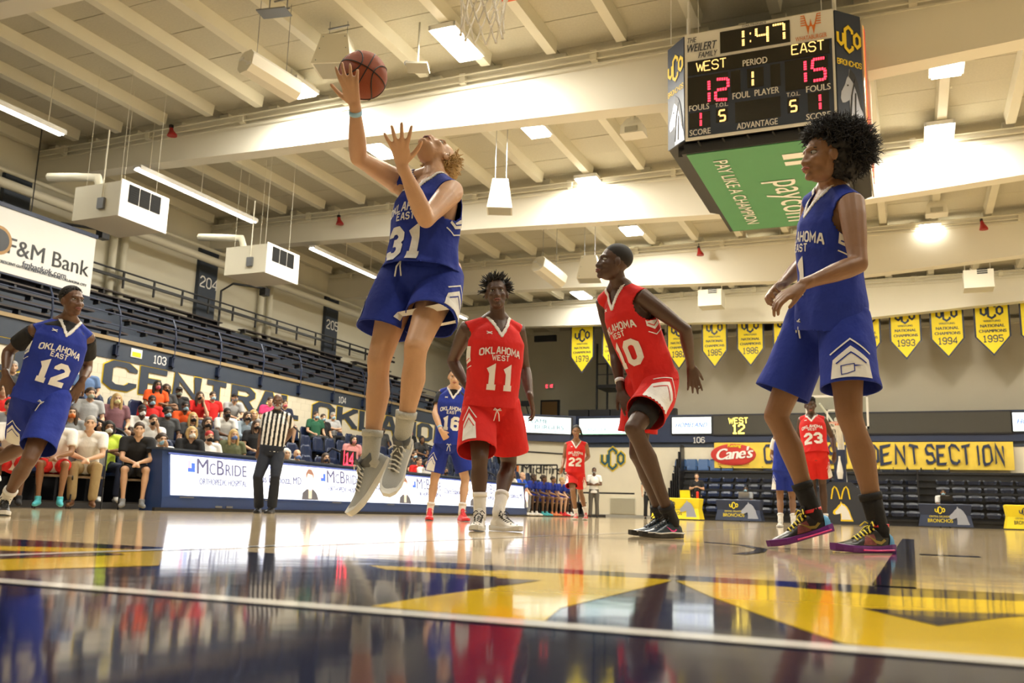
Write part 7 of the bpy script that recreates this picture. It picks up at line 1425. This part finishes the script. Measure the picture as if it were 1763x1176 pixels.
C_('man in black shirt seen between the legs of player 31', 659, 741, CHAR, SK_BROWN, 'short', HAIRB, CBLACK, 'rest')
C_('man in black shirt with red mask right of the raised shoe', 707, 745, CBLACK, SK_BROWN, 'short', HAIRB, MRED, 'rest', 'shorts', KHAKI)
C_('dark haired person right of the red mask man', 727, 757, CHAR, SK_MID, 'bob', HAIRB, None, 'lean')
C_('person in white and red with pale blue mask left of number sixteen', 735, 798, CWHITE, SK_LIGHT, 'bob', HAIRB, LBL, 'lean', row=0)
C_('man with black hair and black mask low beside the board end', 767, 813, CBLACK, SK_MID, 'short', HAIRB, CBLACK, 'rest', row=0)
C_('person with pale blue mask low in the stand right of the shoes', 714, 784, CHAR, SK_TAN, 'short', HAIRD, LBL, 'lean', row=1)
C_('person in red vest in the stand behind the sixteen player', 722, 795, RED, SK_TAN, 'short', HAIRD, None, 'rest', row=0)
C_('man in red shirt at the left edge behind player 12', 4, 688, RED, SK_LIGHT, 'short', HAIRG, None, 'cross', row=2)
C_('person in grey tee at the left edge lower row', 16, 722, CGREY, SK_LIGHT, 'short', HAIRD, None, 'cross', row=1)
C_('man in dark shirt under the arm of player 12', 22, 645, CHAR, SK_LIGHT, 'short', HAIRG, None, 'rest', row=4)
# team bench chairs, coaches and the seated player at the left
def folding_chair(lb, x, y, rz, grp=None):
    t = thing('folding_chair', lb, 'chair', (x, y, 0), rz, grp); c_, s_ = math.cos(rz), math.sin(rz); X = lambda a, b, z: A3(x+a*c_-b*s_, y+a*s_+b*c_, z)
    mb = MB(); mb.add([X(a, b, z) for a in (-.2, .2) for b in (-.2, .2) for z in (.43, .455)], [(0, 1, 3, 2), (4, 6, 7, 5), (0, 4, 5, 1), (2, 3, 7, 6), (0, 2, 6, 4), (1, 5, 7, 3)]); mb.build('seat', mat('chair_tan_seat', (.30, .22, .14), .5), t)
    for b in (-.22, .22): mb = MB(); mb.tube([X(.22, b, .0), X(-.22, b, .86)], .012, 6); mb.tube([X(-.24, b, .0), X(.18, b, .44)], .012, 6); mb.build('side_frame', DARK, t)
    mb = MB(); mb.tube([X(.2, -.22, .1), X(.2, .22, .1)], .01, 5); mb.tube([X(-.22, -.22, .1), X(-.22, .22, .1)], .01, 5); mb.build('crossbar', DARK, t)
    mb = MB(); mb.add([X(-.17-.03*k-.02*j, b, .62+.24*k) for b in (-.21, .21) for j in (0, 1) for k in (0, 1)], [(0, 1, 3, 2), (4, 6, 7, 5), (0, 4, 5, 1), (2, 3, 7, 6), (0, 2, 6, 4), (1, 5, 7, 3)]); bk = mb.build('backrest', CGREY, t)
    V, F = uco2d(1.0); lift('monogram', (V, F), X(-.165, 0, .74), X(0, .2, 0)-X(0, 0, 0), (0, 0, .2), X(.02, 0, 0)-X(0, 0, 0), YELB, bk); return t
BXX = -10.75; yb = [onx(px, 780, BXX)[1] for px in (100, 155, 240)]
for i, y in enumerate(yb): folding_chair(['folding chair under the seated player at left', 'folding chair under the grey haired coach', 'folding chair under the man in black polo'][i], BXX, y, -.75, 'folding chairs of the left team bench')
J = None
t = C_('grey haired coach in white polo and khaki trousers, hands clasped', 155, 736, CWHITE, SK_LIGHT, 'short', HAIRG, None, 'lean', 'trousers', KHAKI, X=BXX, rz=-.75, shoes=mat('brown_leather', (.12, .05, .02), .4), grp='left team bench', hz=1)
C_('man in black polo with white cuffs and black shorts on the bench', 238, 756, CBLACK, SK_LIGHT, 'short', HAIRD, None, 'lean', 'shorts', CBLACK, X=BXX, rz=-.75, shoes=CGREY, grp='left team bench')
C_('bench player in white warm-up, red shorts and turquoise shoes', 100, 735, CWHITE, SK_MID, 'short', HAIRB, None, 'lean', 'shorts', RED, X=BXX, rz=-.75, shoes=mat('shoe_turquoise', (.08, .50, .58), .4), grp='left team bench')
C_('bench player in white shirt partly behind player 12', 30, 728, CWHITE, SK_BROWN, 'short', HAIRB, None, 'lean', 'shorts', RED, X=BXX, rz=-.75, shoes=CBLACK, grp='left team bench')
mb = MB(); q = onz(5, 884); x, y = -9.9, onx(7, 870, -9.9)[1]; mb.tube([(x, y, 0), (x, y, .17), (x, y, .2), (x, y, .23)], [.035, .035, .018, .018], 12); tag(mb.build('water_bottle', mat('clear_bottle', (.35, .42, .5), .15), smooth=True), 'clear water bottle on the floor at the left edge', 'bottle')
# far blue bench
FX = -10.9
fb = [(882, 817, CWHITE, SK_BROWN, 'bald', 'seated man in white shirt and dark vest at the far bench', CHAR, None), (899, 812, BRTB, SK_LIGHT, 'bald', 'bald man in bright blue polo on the far bench', CGREY, None), (914, 815, BLUE, SK_DARK, 'short', 'blue bench player right of the bald man', BLUE, 1), (932, 816, BLUE, SK_BROWN, 'curly', 'blue bench player with full curly hair', BLUE, 1), (948, 820, BLUE, SK_MID, 'short', 'blue bench player leaning forward, arms on knees', BLUE, 1), (963, 826, BLUE, SK_LIGHT, 'short', 'fair haired blue bench player left of number 22', BLUE, 1), (974, 834, BLUE, SK_DARK, 'short', 'blue bench player hidden behind number 22', BLUE, 1)]
for i, (px, py, c1_, sk, hr, lb, bc, shs) in enumerate(fb):
    C_(lb, px, py+5, c1_, sk, hr, HAIRD if sk is not SK_LIGHT else HAIRL, None, 'knees' if i > 1 else 'lean', 'shorts' if shs else 'trousers', bc, X=FX, shoes=[CWHITE, CWHITE, CWHITE, mat('shoe_turquoise', 0), mat('shoe_orange', (.8, .25, .1), .5), REDS, CWHITE][i], grp='far team bench', rz=-.15)
    folding_chair('folding chair of the far bench under the %s' % ['man in white shirt', 'bald man in blue polo', 'player right of the bald man', 'curly haired player', 'player leaning forward', 'fair haired player', 'player behind number 22'][i], FX, onx(px, py, FX)[1]-.1, -.15, 'folding chairs of the far bench')
# people at the tables (seated, facing the court: -y)
def desk(lb, px, py, Y, shirtc, skin, hairc, mask, hair='short'):
    q = ony(px, py, Y+.55-.05); tp = template('lean', 'trousers', hair, mask is not None); t = dup(tp, (q[0], Y+.75, max(-.0, q[2]-1.15)), -PI/2, lb, None)
    for ch in t.children:
        m = {'body': skin, 'shirt': shirtc, 'hair': hairc, 'face_mask': mask}.get(ch.name.split('.')[0])
        if m: ch.material_slots[0].link = 'OBJECT'; ch.material_slots[0].material = m
desk('person in grey with pale blue mask at the left navy table', 1284, 852, 33.6, CGREY, SK_BROWN, HAIRB, LBL); desk('man in white shirt with pale blue mask at the right navy table', 1624, 854, 33.6, CWHITE, SK_MID, HAIRB, LBL)
# standing people far off
def stander(lb, px0, top, foot, D, shirtc, trouc, skin, arms='cross', hair=True, mask=None, H=1.78, hairc=HAIRD, foot_z=None):
    q = dep(px0, foot, D); x, y = q[0], q[1]; fwv = nrm(-A3(ray(px0, foot)[0], ray(px0, foot)[1], 0)); lf = np.cross(A3(0, 0, 1), fwv); k = H/1.9; P = lambda a, b, z: A3(x, y, 0)+lf*a*k+fwv*b*k+A3(0, 0, z*k)
    J = {'pel': P(0, 0, .98), 'neck': P(0, 0, 1.56), 'head': P(0, .03, 1.74)}
    for s, g in (('R', -1), ('L', 1)):
        J['s'+s] = P(g*.20, 0, 1.52); J['e'+s] = P(g*.27, .02, 1.24); J['i'+s] = P(g*.1, 0, .93); J['k'+s] = P(g*.12, .02, .5); J['a'+s] = P(g*.13, 0, .09); J['t'+s] = P(g*.15, .15, .03)
        if arms == 'cross': J['w'+s] = P(-g*.02, .19, 1.22); J['h'+s] = P(-g*.11, .17, 1.26)
        if arms == 'hold': J['w'+s] = P(g*.08, .24, 1.30); J['h'+s] = P(g*.02, .27, 1.32)
        if arms == 'down': J['w'+s] = P(g*.26, .06, .98); J['h'+s] = P(g*.25, .09, .9)
    t = thing('bystander', lb, 'person', (x, y, 0)); F_, U_, kk = figure(t, J, H, skin, fwv, vs=.013, smooth=2)
    if hair: hb = MB(); hair_cap(hb, J, F_, U_, kk, (.083, .1, .09), (0, -.018, .052)); hb.build('hair', hairc, t, True)
    if mask: R = np.cross(F_, U_); mb = MB(); mb.ell(J['head']+(F_*.052-U_*.05)*kk, (.06*kk, .066*kk, .046*kk), (R, F_, U_)); mb.build('face_mask', mask, t, True)
    v, f = shirt_mesh(J, H, False, .015, .95); put('shirt', v, f, shirtc, t); trousers(t, J, H, trouc, vs=.015, seed=3)
    for s in 'RL': A = J['a'+s]; mb = MB(); mb.tube([A-fwv*.06-A3(0, 0, .06), A+fwv*.05-A3(0, 0, .06), A+fwv*.17-A3(0, 0, .07)], [.04, .045, .032], 10, cap='round'); mb.build('shoe', CBLACK, t, True)
    return t
stander('man in white polo and grey trousers with crossed arms by the far wall', 1022, 815, 891, 32.5, CWHITE, cloth('grey_brown', (.10, .09, .075)), SK_BROWN, mask=CGREY)
stander('person in grey shirt and dark trousers behind the queue post', 1117, 815, 891, 34.0, CGREY, CBLACK, SK_LIGHT, 'down')
t = stander('photographer in black shirt holding a camera behind the yellow table', 1200, 822, 890, 34.6, CBLACK, CBLACK, SK_LIGHT, 'hold'); q = t.location
mb = MB(); p = dep(1199, 842, 34.2); mb.obox(p, ((.08, 0, 0), (0, .05, 0), (0, 0, .055))); mb.tube([p, p+A3(0, -.2, -.1)], .04, 10); t2 = thing('camera', 'black camera held by the photographer in black', 'camera', p); mb.build('camera_body', DARK, t2)
tq = onx(905, 695, -16.6); t = thing('tv_camera', 'black camera on the corner fascia above the flame screen', 'camera', tq); mb = MB(); mb.obox(tq, ((.2, 0, 0), (0, .12, 0), (0, 0, .12))); mb.tube([tq, A3(WX, tq[1], 3.6)], .03, 6); mb.build('camera_body', DARK, t)
for tp in TEMPL.values():
    for ch in list(tp.children): bpy.data.objects.remove(ch)
    bpy.data.objects.remove(tp)
bpy.data.scenes.remove(TMP)
